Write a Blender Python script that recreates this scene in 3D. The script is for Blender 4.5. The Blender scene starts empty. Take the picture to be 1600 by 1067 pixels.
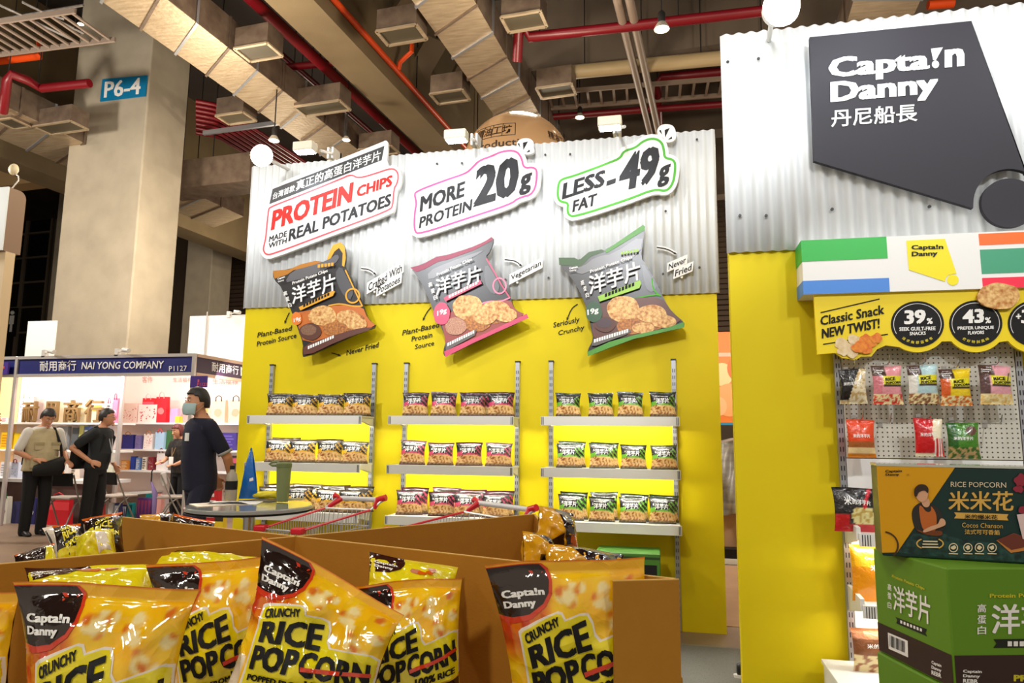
import bpy, bmesh, math, random
from mathutils import Vector, Matrix, noise, geometry
S = bpy.context.scene
COL = S.collection
R = math.radians
random.seed(7)
# ---------------------------------------------------------------- camera
F_PX, CH = 1097.0, 1.36
_p, _r, _y = R(7.76), R(0.57), R(12.42)
_right = Vector((math.cos(_y), math.sin(_y), 0)); _fw = Vector((-math.sin(_y), math.cos(_y), 0)); _up = Vector((0, 0, 1))
CW = _fw*math.cos(_p) + _up*math.sin(_p)
_u2 = _up*math.cos(_p) - _fw*math.sin(_p)
CR = _right*math.cos(_r) + _u2*math.sin(_r)
CU = _u2*math.cos(_r) - _right*math.sin(_r)
CC = Vector((0, 0, CH))
cam_d = bpy.data.cameras.new('camera'); cam = bpy.data.objects.new('camera', cam_d); COL.objects.link(cam)
cam_d.sensor_width = 36; cam_d.lens = F_PX/1600*36; cam_d.clip_start = .05; cam_d.clip_end = 200
cam.matrix_world = Matrix(((CR.x, CU.x, -CW.x, 0), (CR.y, CU.y, -CW.y, 0), (CR.z, CU.z, -CW.z, CH), (0, 0, 0, 1)))
S.camera = cam
# ---------------------------------------------------------------- world, exposure, lamps
S.view_settings.view_transform = 'Standard'; S.view_settings.look = 'None'
S.view_settings.exposure = 0.0; S.view_settings.gamma = 1.0; S.view_settings.use_curve_mapping = False
W = bpy.data.worlds.new('hall_air'); S.world = W; W.use_nodes = True
W.node_tree.nodes['Background'].inputs[0].default_value = (1.0, .86, .68, 1)
W.node_tree.nodes['Background'].inputs[1].default_value = .45
def aim(o, d):
    o.rotation_euler = Vector(d).to_track_quat('-Z', 'Y').to_euler()
def area(name, loc, d, w, h, power, col=(1, 1, 1), spread=None):
    l = bpy.data.lights.new(name, 'AREA'); l.shape = 'RECTANGLE'; l.size = w; l.size_y = h; l.energy = power; l.color = col
    if spread: l.spread = R(spread)
    o = bpy.data.objects.new(name, l); COL.objects.link(o); o.location = loc; aim(o, d); return o
def spot(name, loc, d, power, ang=80, blend=.6, rad=.06, col=(1, 1, 1)):
    l = bpy.data.lights.new(name, 'SPOT'); l.energy = power; l.spot_size = R(ang); l.spot_blend = blend; l.shadow_soft_size = rad; l.color = col
    o = bpy.data.objects.new(name, l); COL.objects.link(o); o.location = loc; aim(o, d); return o
WARM, COOL = (1, .87, .68), (.86, .93, 1)
# high-bay lamps of the hall, plus fills added to brighten pillar and ceiling
for x, y, z, e in ((-6, 3, 6.9, 230), (-1.2, 1.0, 6.9, 230), (4, 3, 6.9, 230), (-9, -3, 6.9, 420), (-2, -4, 6.4, 720), (5, -4, 6.9, 480), (-6.2, 8.6, 6.3, 260), (-1.8, 9, 6.3, 250), (3.2, 9, 6.3, 220), (-12.2, 6.5, 5.4, 1050), (-8.6, 11.6, 5.0, 480), (-16.5, 9, 6.3, 200), (-3, 19, 6.9, 500), (-12, 20, 6.9, 500), (4, 20, 6.9, 500)):
    l = bpy.data.lights.new('high_bay_or_fill', 'POINT'); l.energy = e; l.shadow_soft_size = .3; l.color = WARM if y > 8 else (1, .93, .82)
    o = bpy.data.objects.new('high_bay_or_fill', l); COL.objects.link(o); o.location = (x, y, z)
# unseen fill spots added behind the camera to brighten the white sheets and pegboard
for x, y, z, tx, ty, tz, e in ((-3.6, -.6, 4.4, -2.6, 5.3, 3.15, 700), (-.4, -.6, 4.4, -.7, 5.3, 3.1, 700), (2.2, -.9, 4.6, 1.5, 4.1, 2.3, 380)):
    spot('sheet_fill_spot', (x, y, z), (tx-x, ty-y, tz-z), e, 37, .5, .15, (.93, .96, 1))
# ---------------------------------------------------------------- helpers
def ray(x, y): return CW + CR*((x-800)/F_PX) - CU*((y-533.5)/F_PX)
def onY(x, y, Y): d = ray(x, y); return CC + d*(Y/d.y)
def onX(x, y, X): d = ray(x, y); return CC + d*(X/d.x)
def onZ(x, y, Z): d = ray(x, y); return CC + d*((Z-CH)/d.z)
def dep(x, y, d): return CC + ray(x, y)*d
def onP(x, y, p0, n):
    d = ray(x, y); return CC + d*((Vector(p0)-CC).dot(n)/d.dot(n))
def lin(c):
    c = c/255.0
    return c/12.92 if c <= .04045 else ((c+.055)/1.055)**2.4
def rgb(c): return (lin(c[0]), lin(c[1]), lin(c[2]), 1)
MATS = {}
def mat(name, col, rough=.5, metal=0, spec=.5, bump=None, var=None, emit=0, vcol=False, coat=0, trans=0, alpha=1):
    if name in MATS: return MATS[name]
    m = bpy.data.materials.new(name); m.use_nodes = True; nt = m.node_tree; b = nt.nodes['Principled BSDF']
    c = rgb(col)
    b.inputs['Base Color'].default_value = c; b.inputs['Roughness'].default_value = rough; b.inputs['Metallic'].default_value = metal
    b.inputs['Specular IOR Level'].default_value = spec; b.inputs['Coat Weight'].default_value = coat; b.inputs['Coat Roughness'].default_value = .08
    b.inputs['Transmission Weight'].default_value = trans; b.inputs['Alpha'].default_value = alpha
    if emit:
        b.inputs['Emission Color'].default_value = c; b.inputs['Emission Strength'].default_value = emit
    tc = nt.nodes.new('ShaderNodeTexCoord')
    if vcol:
        a = nt.nodes.new('ShaderNodeAttribute'); a.attribute_name = 'Col'; nt.links.new(a.outputs['Color'], b.inputs['Base Color'])
    if var:
        sc, amt, col2 = var[:3]
        n = nt.nodes.new('ShaderNodeTexNoise'); n.inputs['Scale'].default_value = sc; n.inputs['Detail'].default_value = 5
        if len(var) > 3:
            mp = nt.nodes.new('ShaderNodeMapping'); mp.inputs['Scale'].default_value = var[3]
            nt.links.new(tc.outputs['Object'], mp.inputs[0]); nt.links.new(mp.outputs[0], n.inputs['Vector'])
        else: nt.links.new(tc.outputs['Object'], n.inputs['Vector'])
        rp = nt.nodes.new('ShaderNodeValToRGB'); rp.color_ramp.elements[0].position = .5-amt; rp.color_ramp.elements[1].position = .5+amt
        rp.color_ramp.elements[0].color = rgb(col2); rp.color_ramp.elements[1].color = c
        nt.links.new(n.outputs['Fac'], rp.inputs[0]); nt.links.new(rp.outputs[0], b.inputs['Base Color'])
    if bump:
        sc, st = bump[:2]
        n = nt.nodes.new('ShaderNodeTexNoise'); n.inputs['Scale'].default_value = sc; n.inputs['Detail'].default_value = 4
        if len(bump) > 2: n.inputs['Distortion'].default_value = bump[2]
        nt.links.new(tc.outputs['Object'], n.inputs['Vector'])
        bp = nt.nodes.new('ShaderNodeBump'); bp.inputs['Strength'].default_value = st; bp.inputs['Distance'].default_value = .01
        nt.links.new(n.outputs['Fac'], bp.inputs['Height']); nt.links.new(bp.outputs[0], b.inputs['Normal'])
    MATS[name] = m
    return m
class MB:
    """collects faces, then links them as ONE mesh object"""
    def __init__(s): s.v = []; s.f = []; s.mi = []; s.c = {}; s.mats = []
    def _m(s, m):
        if m not in s.mats: s.mats.append(m)
        return s.mats.index(m)
    def add(s, vs, fs, m, cols=None):
        o = len(s.v); k = s._m(m)
        s.v += [tuple(v) for v in vs]
        for f in fs: s.f.append([o+i for i in f]); s.mi.append(k)
        if cols:
            for i, c in enumerate(cols): s.c[o+i] = c
        return s
    def box(s, a, b, m):
        x0, y0, z0 = [min(a[i], b[i]) for i in range(3)]; x1, y1, z1 = [max(a[i], b[i]) for i in range(3)]
        return s.add([(x0,y0,z0),(x1,y0,z0),(x1,y1,z0),(x0,y1,z0),(x0,y0,z1),(x1,y0,z1),(x1,y1,z1),(x0,y1,z1)],
                     [(0,3,2,1),(4,5,6,7),(0,1,5,4),(1,2,6,5),(2,3,7,6),(3,0,4,7)], m)
    def hexa(s, b4, t4, m):
        """eight corners: bottom ring then top ring"""
        return s.add(list(b4)+list(t4), [(0,3,2,1),(4,5,6,7),(0,1,5,4),(1,2,6,5),(2,3,7,6),(3,0,4,7)], m)
    def bar(s, p, q, w, h, m, up=(0, 0, 1)):
        p = Vector(p); q = Vector(q); d = (q-p).normalized(); u = Vector(up)
        if abs(d.dot(u)) > .98: u = Vector((0, 1, 0))
        r = d.cross(u).normalized()*w/2; t = r.cross(d).normalized()*h/2
        return s.hexa([p-r-t, p+r-t, q+r-t, q-r-t], [p-r+t, p+r+t, q+r+t, q-r+t], m)
    def tube(s, pts, r, m, n=10, cap=True, closed=False):
        pts = [Vector(p) for p in pts]; rs = r if isinstance(r, (list, tuple)) else [r]*len(pts)
        vs = []; fs = []; prev = None; N = len(pts)
        for i, p in enumerate(pts):
            if closed: d = (pts[(i+1) % N]-pts[i-1]).normalized()
            else: d = (pts[min(i+1, N-1)]-pts[max(i-1, 0)]).normalized()
            if prev is None:
                a = Vector((0, 0, 1)) if abs(d.z) < .9 else Vector((1, 0, 0)); a = d.cross(a).normalized()
            else:
                a = (prev - d*prev.dot(d)).normalized()
            prev = a; b = d.cross(a)
            for k in range(n):
                t = 2*math.pi*k/n; vs.append(p+(a*math.cos(t)+b*math.sin(t))*rs[i])
        for i in range(N if closed else N-1):
            j = (i+1) % N
            for k in range(n):
                fs.append((i*n+k, i*n+(k+1) % n, j*n+(k+1) % n, j*n+k))
        if cap and not closed: fs.append(tuple(range(n-1, -1, -1))); fs.append(tuple((N-1)*n+k for k in range(n)))
        return s.add(vs, fs, m)
    def loft(s, rings, m, n=16, cap=True):
        """rings: (centre, half-axis vector a, half-axis vector b)"""
        vs = []; fs = []
        for c, a, b in rings:
            for k in range(n):
                t = 2*math.pi*k/n; vs.append(Vector(c)+Vector(a)*math.cos(t)+Vector(b)*math.sin(t))
        for i in range(len(rings)-1):
            for k in range(n): fs.append((i*n+k, i*n+(k+1) % n, (i+1)*n+(k+1) % n, (i+1)*n+k))
        if cap: fs.append(tuple(range(n-1, -1, -1))); fs.append(tuple((len(rings)-1)*n+k for k in range(n)))
        return s.add(vs, fs, m)
    def lathe(s, c, prof, m, n=24, cap=True):
        return s.loft([(Vector(c)+Vector((0, 0, z)), (r, 0, 0), (0, r, 0)) for r, z in prof], m, n, cap)
    def ball(s, c, r, m, nu=20, nv=12):
        c = Vector(c); rx, ry, rz = r if isinstance(r, (tuple, list)) else (r, r, r)
        return s.loft([(c+Vector((0, 0, -rz*math.cos(math.pi*(i+.02)/(nv+.04)))), (rx*math.sin(math.pi*(i+.02)/(nv+.04)), 0, 0), (0, ry*math.sin(math.pi*(i+.02)/(nv+.04)), 0)) for i in range(nv+1)], m, nu)
    def grid(s, fn, nu, nv, m, colf=None, flip=False):
        vs = [fn(i/nu, j/nv) for j in range(nv+1) for i in range(nu+1)]
        cs = [colf(i/nu, j/nv) for j in range(nv+1) for i in range(nu+1)] if colf else None
        fs = []
        for j in range(nv):
            for i in range(nu):
                a = j*(nu+1)+i; q = (a, a+1, a+nu+2, a+nu+1); fs.append(q[::-1] if flip else q)
        return s.add(vs, fs, m, cs)
    def poly(s, pts, m, back=None):
        """flat outline (3D points); with back=vector it becomes a slab"""
        pts = [Vector(p) for p in pts]
        tri = geometry.tessellate_polygon([pts])
        n = len(pts)
        s.add(pts, tri, m)
        if back is not None:
            bv = [p+Vector(back) for p in pts]
            s.add(bv, [t[::-1] for t in tri], m)
            s.add(pts+bv, [(i, (i+1) % n, n+(i+1) % n, n+i) for i in range(n)], m)
        return s
    def strip(s, pts, w, m, closed=False, nrm=(0, -1, 0)):
        pts = [Vector(p) for p in pts]; nrm = Vector(nrm); N = len(pts); vs = []; fs = []
        for i, p in enumerate(pts):
            a = pts[i-1] if (closed or i > 0) else p; b = pts[(i+1) % N] if (closed or i < N-1) else p
            d = (b-a).normalized(); o = d.cross(nrm).normalized()*w/2; vs += [p+o, p-o]
        for i in range(N if closed else N-1):
            j = (i+1) % N; fs.append((2*i, 2*i+1, 2*j+1, 2*j))
        return s.add(vs, fs, m)
    def shift(s, d): s.v = [tuple(Vector(v)+Vector(d)) for v in s.v]; return s
    def xf(s, M): s.v = [tuple(M @ Vector(v)) for v in s.v]; return s
    def join(s, o, M=None):
        k = len(s.v); s.v += [tuple(M @ Vector(v)) if M else v for v in o.v]
        for f, mi in zip(o.f, o.mi): s.f.append([k+i for i in f]); s.mi.append(s._m(o.mats[mi]))
        for i, c in o.c.items(): s.c[k+i] = c
        return s
    def mesh(s, name, smooth=False):
        me = bpy.data.meshes.new(name); me.from_pydata(s.v, [], s.f)
        for m in s.mats: me.materials.append(m)
        me.polygons.foreach_set('material_index', s.mi)
        if s.c:
            at = me.color_attributes.new('Col', 'FLOAT_COLOR', 'POINT')
            buf = []
            for i in range(len(s.v)): buf += list(s.c.get(i, (1, 1, 1, 1)))
            at.data.foreach_set('color', buf)
        if smooth is not False:
            me.polygons.foreach_set('use_smooth', [True]*len(me.polygons))
        me.validate(); me.update()
        if smooth is not False and smooth is not True: me.set_sharp_from_angle(angle=R(smooth))
        return me
    def build(s, name, parent=None, smooth=False, bevel=0, recent=False, solid=0):
        loc = Vector((0, 0, 0))
        if recent:
            xs = [v[0] for v in s.v]; ys = [v[1] for v in s.v]; zs = [v[2] for v in s.v]
            loc = Vector(((min(xs)+max(xs))/2, (min(ys)+max(ys))/2, min(zs))); s.shift(-loc)
        elif parent is not None and parent.get('_abs'):
            q = parent
            while q is not None: loc = loc - q.location; q = q.parent
            s.shift(loc); loc = Vector((0, 0, 0))
        o = bpy.data.objects.new(name, s.mesh(name, smooth)); COL.objects.link(o)
        o.location = loc
        if parent is not None: o.parent = parent
        if parent is None or parent.get('_abs'): o['_abs'] = 1
        if bevel:
            b = o.modifiers.new('bevel', 'BEVEL'); b.width = bevel; b.segments = 2; b.limit_method = 'ANGLE'
        if solid:
            b = o.modifiers.new('thick', 'SOLIDIFY'); b.thickness = solid; b.offset = 0
        return o
def tag(o, label=None, cat=None, group=None, kind=None):
    if label: o['label'] = label
    if cat: o['category'] = cat
    if group: o['group'] = group
    if kind: o['kind'] = kind
    return o
def thing(name, label, cat, loc=(0, 0, 0), rotz=0, group=None):
    """an Empty at the thing's base; with rotz = 0 its parts may be given in world coordinates"""
    o = bpy.data.objects.new(name, None); COL.objects.link(o); o.location = loc; o.rotation_euler = (0, 0, rotz)
    o.empty_display_size = .05
    if rotz == 0: o['_abs'] = 1
    return tag(o, label, cat, group)
def copy_tree(o, parent=None):
    c = o.copy(); COL.objects.link(c)
    if parent: c.parent = parent
    for ch in list(o.children): copy_tree(ch, c)
    return c
# ---- lettering
_tcurve = bpy.data.curves.new('lettering_source', 'FONT'); _tob = bpy.data.objects.new('lettering_source', _tcurve); COL.objects.link(_tob)
_tcache = {}
def text2d(s, bold=.02, shear=0, space=1.0, ext=0, tight=True):
    """triangles of a string, scaled so that its ink fills 0..1 x 0..1"""
    cjk = any(ord(ch) > 0x2e80 for ch in s); heavy = min(bold, .03)*.62 if cjk else bold*.8
    heavy = 0 if (ext or bold < .02) else heavy; bold = 0 if heavy else min(bold, .014)
    k = (s, bold, heavy, shear, space, ext)
    if k in _tcache: return _tcache[k]
    _tcurve.body = s; _tcurve.offset = bold; _tcurve.shear = shear; _tcurve.resolution_u = 2; _tcurve.space_character = space; _tcurve.extrude = ext
    bpy.context.view_layer.update()
    e = _tob.evaluated_get(bpy.context.evaluated_depsgraph_get()); me = e.to_mesh()
    vs = [(v.co.x, v.co.y, v.co.z) for v in me.vertices]; fs = [tuple(p.vertices) for p in me.polygons]; e.to_mesh_clear()
    if heavy:
        v0, f0 = vs, fs
        area = lambda p, t: ((p[t[1]][0]-p[t[0]][0])*(p[t[2]][1]-p[t[0]][1])-(p[t[2]][0]-p[t[0]][0])*(p[t[1]][1]-p[t[0]][1]))/2
        t0 = [(f[0], f[i], f[i+1]) for f in f0 for i in range(1, len(f)-1)]; t0 = [(t, area(v0, t)) for t in t0]; base = sum(abs(a) for _, a in t0)
        t0 = [t if a > 0 else t[::-1] for t, a in t0 if abs(a) > 2e-6]
        for kx in (1, .93, 1.07, .85, 1.15, .75):            # the union of four shifted copies
            vs = []; fs = []; h = heavy*kx
            for dx, dy in ((-h, -h*.531), (h*1.013, -h*.557), (-h*.987, h*.569), (h*1.021, h*.547)):
                n0 = len(vs); vs = vs+[(a+dx, b+dy) for a, b, c in v0]; fs = fs+[tuple(i+n0 for i in t) for t in t0]
            q = geometry.delaunay_2d_cdt([Vector(v) for v in vs], [], fs, 0, 1e-5)
            vs = [(v.x, v.y, 0) for v in q[0]]; fs = [tuple(f) for f, src in zip(q[2], q[5]) if src]
            A = sum(abs(area(vs, f)) for f in fs)
            if base*1.02 < A < base*(1+4.5*heavy/.05*.55): break
        else:
            _tcache[k] = r = text2d(s, .0139, shear, space); return r
    x0 = min(v[0] for v in vs); x1 = max(v[0] for v in vs); y0 = min(v[1] for v in vs); y1 = max(v[1] for v in vs)
    r = ([((v[0]-x0)/(x1-x0), (v[1]-y0)/(y1-y0), v[2]) for v in vs], fs, (x1-x0)/(y1-y0))
    _tcache[k] = r; return r
def text3(mb, s, bl, br, tl, m, bold=.02, tr=None, space=1.0, shear=0):
    """lettering filling the parallelogram bl, br, tl (3D points)"""
    vs, fs, _ = text2d(s, bold, shear, space); bl = Vector(bl); br = Vector(br); tl = Vector(tl)
    tr = Vector(tr) if tr is not None else br+tl-bl
    mb.add([(bl*(1-u)+br*u)*(1-v)+(tl*(1-u)+tr*u)*v for u, v, _ in vs], fs, m)
def chaikin(p, n=2, closed=True):
    for _ in range(n):
        q = []; N = len(p)
        for i in range(N if closed else N-1):
            a = p[i]; b = p[(i+1) % N]
            q += [(a[0]*.75+b[0]*.25, a[1]*.75+b[1]*.25), (a[0]*.25+b[0]*.75, a[1]*.25+b[1]*.75)]
        if not closed: q = [p[0]]+q+[p[-1]]
        p = q
    return p
def grow(p, d):
    """offset a 2D outline outwards by d"""
    A = sum(p[i][0]*p[(i+1) % len(p)][1]-p[(i+1) % len(p)][0]*p[i][1] for i in range(len(p)))
    sg = 1 if A > 0 else -1; out = []
    for i in range(len(p)):
        a = Vector((p[i-1][0], p[i-1][1])); b = Vector((p[i][0], p[i][1])); c = Vector((p[(i+1) % len(p)][0], p[(i+1) % len(p)][1]))
        t = (c-a).normalized(); out.append((b.x+t.y*d*sg, b.y-t.x*d*sg))
    return out
def ell(cx, cy, rx, ry, n=28, a0=0, a1=360):
    full = abs(a1-a0) >= 360
    return [(cx+rx*math.cos(R(a0+(a1-a0)*i/(n if full else n-1))), cy+ry*math.sin(R(a0+(a1-a0)*i/(n if full else n-1)))) for i in range(n)]
def blob(cx, cy, rx, ry, n=16, j=.22, seed=0):
    rn = random.Random(seed)
    return chaikin([(cx+rx*(1+rn.uniform(-j, j))*math.cos(2*math.pi*i/n), cy+ry*(1+rn.uniform(-j, j))*math.sin(2*math.pi*i/n)) for i in range(n)], 1)
# ---------------------------------------------------------------- materials
yellow = mat('yellow_paint', (222, 200, 0), .6, spec=.3, var=(.9, .35, (216, 192, 0)))
sheetm = mat('corrugated_plastic', (226, 229, 230), .22, spec=.5)
white = mat('white_board', (238, 238, 236), .45)
whitem = mat('white_metal', (226, 224, 218), .35)
steel = mat('galvanised_steel', (176, 178, 184), .35, metal=.7)
dsteel = mat('slot', (40, 40, 46), .6)
chrome = mat('chrome', (200, 200, 202), .2, metal=1)
black = mat('black_print', (26, 25, 25), .6, spec=.25)
inkgrey = mat('dark_print', (44, 44, 48), .6, spec=.25)
red = mat('red_print', (232, 40, 34), .6, spec=.25)
pink = mat('pink_print', (232, 92, 150), .6, spec=.25)
green = mat('green_print', (88, 178, 66), .6, spec=.25)
wprint = mat('white_print', (244, 242, 238), .6, spec=.25)
gold = mat('gold_print', (226, 160, 20), .4)
dgold = mat('dark_gold_print', (176, 112, 12), .4)
maroon = mat('maroon_print', (140, 18, 62), .4)
rosy = mat('rose_print', (200, 62, 100), .4)
dgreen = mat('dark_green_print', (22, 74, 34), .4)
mgreen = mat('leaf_green_print', (66, 140, 30), .4)
lime = mat('lime_print', (140, 190, 30), .4)
bagblack = mat('black_foil_print', (40, 38, 40), .3)
baggrey = mat('grey_foil_print', (96, 94, 98), .3)
chipm = mat('chip_print', (236, 196, 126), .45, var=(46, .16, (176, 104, 30)))
chipd = mat('chip_print_deep', (206, 132, 48), .45, var=(60, .18, (120, 60, 18)))
brownp = mat('brown_print', (84, 40, 20), .45)
navyp = mat('charcoal_board', (52, 50, 56), .6, spec=.25)
concrete = mat('concrete', (184, 172, 152), .85, var=(2.2, .3, (164, 153, 134)), bump=(60, .25))
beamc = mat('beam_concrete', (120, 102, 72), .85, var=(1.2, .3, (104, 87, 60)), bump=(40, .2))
ceilc = mat('ceiling_slab', (62, 54, 46), .9, var=(.8, .3, (44, 38, 34)))
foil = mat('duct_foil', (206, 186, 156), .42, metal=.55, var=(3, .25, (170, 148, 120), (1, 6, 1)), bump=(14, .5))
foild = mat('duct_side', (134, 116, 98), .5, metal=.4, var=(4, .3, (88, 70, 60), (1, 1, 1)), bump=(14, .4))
redp = mat('red_pipe_paint', (112, 7, 20), .4)
orangep = mat('orange_pipe_paint', (226, 76, 18), .4)
creamp = mat('cream_pipe', (190, 168, 128), .5)
greyp = mat('grey_pipe', (150, 132, 118), .5)
dark = mat('dark_metal', (34, 32, 32), .5)
card = mat('cardboard', (176, 120, 26), .8, var=(30, .4, (169, 114, 23)), bump=(220, .06))
cardedge = mat('cardboard_edge', (208, 164, 84), .85)
alum = mat('aluminium', (206, 200, 196), .35, metal=.5)
pinkwall = mat('partition_panel', (240, 222, 216), .6)
carpetm = mat('carpet_pile', (150, 148, 142), .95, var=(260, .3, (104, 102, 98)), bump=(300, .5))
floorm = mat('polished_concrete', (132, 128, 124), .28, var=(1.6, .3, (112, 108, 104)))
tanfloor = mat('tan_sheet', (196, 158, 124), .7, var=(3, .3, (176, 138, 106)))
led = mat('led_strip', (255, 252, 236), .5, emit=95)
lampface = mat('lamp_face', (255, 252, 244), .5, emit=60)
bulbm = mat('lamp_face_warm', (255, 236, 206), .5, emit=14)
glass = mat('clear_plastic', (240, 240, 240), .05, trans=.9, spec=.5)
skin = mat('skin', (206, 150, 116), .5, var=(9, .4, (196, 138, 104)))
hairm = mat('hair', (26, 22, 20), .5)
hairred = mat('hair_auburn', (96, 30, 26), .5)
navyc = mat('navy_cloth', (20, 22, 44), .85, bump=(120, .2))
blackc = mat('black_cloth', (9, 9, 11), .85, bump=(120, .2))
charc = mat('charcoal_cloth', (28, 33, 37), .85, bump=(120, .2))
khaki = mat('khaki_cloth', (192, 180, 144), .85, bump=(90, .3), var=(14, .3, (174, 160, 126)))
whitec = mat('white_cloth', (216, 214, 208), .85)
shoem = mat('shoe_leather', (24, 22, 22), .4)
maskm = mat('mask_cloth', (170, 196, 200), .8)
def facet(m, sc, st):
    nt = m.node_tree; b = nt.nodes['Principled BSDF']; v = nt.nodes.new('ShaderNodeTexVoronoi'); v.inputs['Scale'].default_value = sc; tc = nt.nodes['Texture Coordinate']; n = nt.nodes.new('ShaderNodeTexNoise'); n.inputs['Scale'].default_value = 6
    a = nt.nodes.new('ShaderNodeVectorMath'); a.operation = 'MULTIPLY_ADD'; a.inputs[1].default_value = (.12, .12, .12); nt.links.new(tc.outputs['Object'], n.inputs['Vector']); nt.links.new(n.outputs['Color'], a.inputs[0]); nt.links.new(tc.outputs['Object'], a.inputs[2]); nt.links.new(a.outputs[0], v.inputs['Vector'])
    bp = nt.nodes.new('ShaderNodeBump'); bp.inputs['Strength'].default_value = st; bp.inputs['Distance'].default_value = .02; nt.links.new(v.outputs['Distance'], bp.inputs['Height'])
    for l in list(b.inputs['Normal'].links): nt.links.new(l.from_socket, bp.inputs['Normal'])
    nt.links.new(bp.outputs[0], b.inputs['Normal']); return m
def foilmat(name, vcol=True, col=(220, 160, 20), rough=.09):
    return facet(mat(name, col, rough, spec=.8, vcol=vcol, coat=.6, bump=(16, .35, .9)), 24, .28)
bagfoil = foilmat('bag_film'); 
filmblack = foilmat('bag_film_black', False, (34, 17, 13)); filmbrown = foilmat('bag_film_brown', False, (62, 26, 14))
filmlemon = foilmat('bag_film_lemon', False, (240, 222, 20)); filmwhite = foilmat('bag_film_white', False, (244, 232, 214))
filmorange = foilmat('bag_film_orange', False, (222, 96, 14)); filmred = foilmat('bag_film_red', False, (214, 58, 30)); filmgold = foilmat('bag_film_gold', False, (220, 158, 22))
filmgreen = foilmat('bag_film_green', False, (110, 180, 40)); filmpink = foilmat('bag_film_pink', False, (226, 90, 120))
smallfoil = mat('chip_bag_film', (40, 40, 40), .22, spec=.6, vcol=True, coat=.4, bump=(40, .5, .6))
# ---------------------------------------------------------------- the hall
_b = R(4.43); BX = Vector((math.cos(_b), -math.sin(_b), 0)); BY = Vector((math.sin(_b), math.cos(_b), 0))
def bpt(a, b, z): return BX*a + BY*b + Vector((0, 0, z))
tag(MB().box((-45, -12, -.2), (25, 5.08, 0), floorm).build('floor', recent=True), 'grey polished concrete hall floor', 'floor', kind='structure')
tag(MB().box((-45, 5.08, -.2), (25, 42, 0), mat('far_floor', (150, 128, 108), .45, var=(1.5, .3, (128, 106, 90)))).build('floor', recent=True), 'brown floor of the hall beyond the yellow walls', 'floor', kind='structure')
tag(MB().box((-3.5, .2, 0), (3.4, 5.02, .006), carpetm).build('floor_carpet', recent=True), 'speckled grey carpet laid over the booth', 'carpet', kind='structure')
tag(MB().box((-45, -12, 12.4), (25, 42, 12.6), ceilc).build('ceiling', recent=True), 'dark concrete roof slab of the hall', 'ceiling', kind='structure')
# far wall with its dark window grid and roller shutters
FW = 27.0
def onF(x, y, off=0): return onP(x, y, BY*(FW-off), BY)
bw = MB(); bw.hexa([bpt(-45, FW+.02, 0), bpt(22, FW+.02, 0), bpt(22, FW+.3, 0), bpt(-45, FW+.3, 0)], [bpt(-45, FW+.02, 12.4), bpt(22, FW+.02, 12.4), bpt(22, FW+.3, 12.4), bpt(-45, FW+.3, 12.4)], mat('far_wall_paint', (84, 70, 56), .9))
tag(bw.build('wall_back', recent=True), 'dark brown far wall of the hall', 'wall', kind='structure')
tag(MB().box((-45.2, -12, 0), (-45, 42, 12.4), mat('far_wall_paint', (0, 0, 0))).build('wall_left', recent=True), 'far left wall of the hall', 'wall', kind='structure')
def shutter(x0, x1, ytop, ybot, label):
    a = onF(x0, ytop, .1); b = onF(x1, ytop, .1); z1 = min(a.z, 12); z0 = onF(x0, ybot, .1).z; mb = MB(); m = mat('shutter_slat', (112, 94, 80), .5, metal=.3); n = int((z1-z0)/.2)
    for i in range(n):
        z = z0+i*.2
        p = a.copy(); p.z = z; q = b.copy(); q.z = z
        d = BY*.1
        mb.hexa([p-d, q-d, q+d*.6, p+d*.6], [p+d*.3+Vector((0, 0, .17)), q+d*.3+Vector((0, 0, .17)), q+d*.6+Vector((0, 0, .17)), p+d*.6+Vector((0, 0, .17))], m)
    tag(mb.build('roller_shutter', recent=True), label, 'shutter')
shutter(322, 470, 345, 560, 'brown slatted roller shutter on the far wall beside the pillar')
shutter(1085, 1200, 270, 519, 'brown slatted roller shutter seen through the gap between the yellow walls')
wm = MB(); gm = mat('dark_glass', (16, 16, 18), .15); fm = mat('window_frame_paint', (96, 84, 70), .5)
a = onF(-60, 340, .05); b = onF(84, 340, .05); z1 = a.z; z0 = onF(20, 560, .05).z
wm.hexa([Vector((a.x, a.y, z0)), Vector((b.x, b.y, z0)), Vector((b.x, b.y, z0))+BY*.04, Vector((a.x, a.y, z0))+BY*.04], [a, b, b+BY*.04, a+BY*.04], gm)
wo = wm.build('window_1', recent=False); tag(wo, 'tall dark gridded window on the far left of the hall', 'window', kind='structure')
fr = MB()
for i in range(7):
    z = z0+(z1-z0)*i/6; fr.bar(Vector((a.x, a.y, z))-BY*.05, Vector((b.x, b.y, z))-BY*.05, .1, .1, fm)
for t in (0, .33, .62, .75, 1):
    p = a.lerp(b, t)-BY*.05; fr.bar(Vector((p.x, p.y, z0)), Vector((p.x, p.y, z1)), .2 if t in (.62, .75) else .1, .1, fm)
fr.build('window_frame', parent=wo)
sg = MB(); p = onF(17, 505, .25)
sg.box((p.x-.03, p.y-.02, p.z-.45), (p.x+.03, p.y, p.z-.05), wprint); sg.box((p.x+.05, p.y-.02, p.z-.45), (p.x+.11, p.y, p.z-.05), wprint); sg.box((p.x-.1, p.y-.02, p.z-.05), (p.x+.18, p.y, p.z+.4), wprint); sg.ball((p.x+.04, p.y, p.z+.55), .11, wprint, 12, 8)
sg.box((p.x-.3, p.y+.005, p.z-.7), (p.x+.35, p.y+.03, p.z+.8), gm)
tag(sg.build('restroom_sign', recent=True), 'dark sign with a white standing figure on the far left wall', 'sign')
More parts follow.
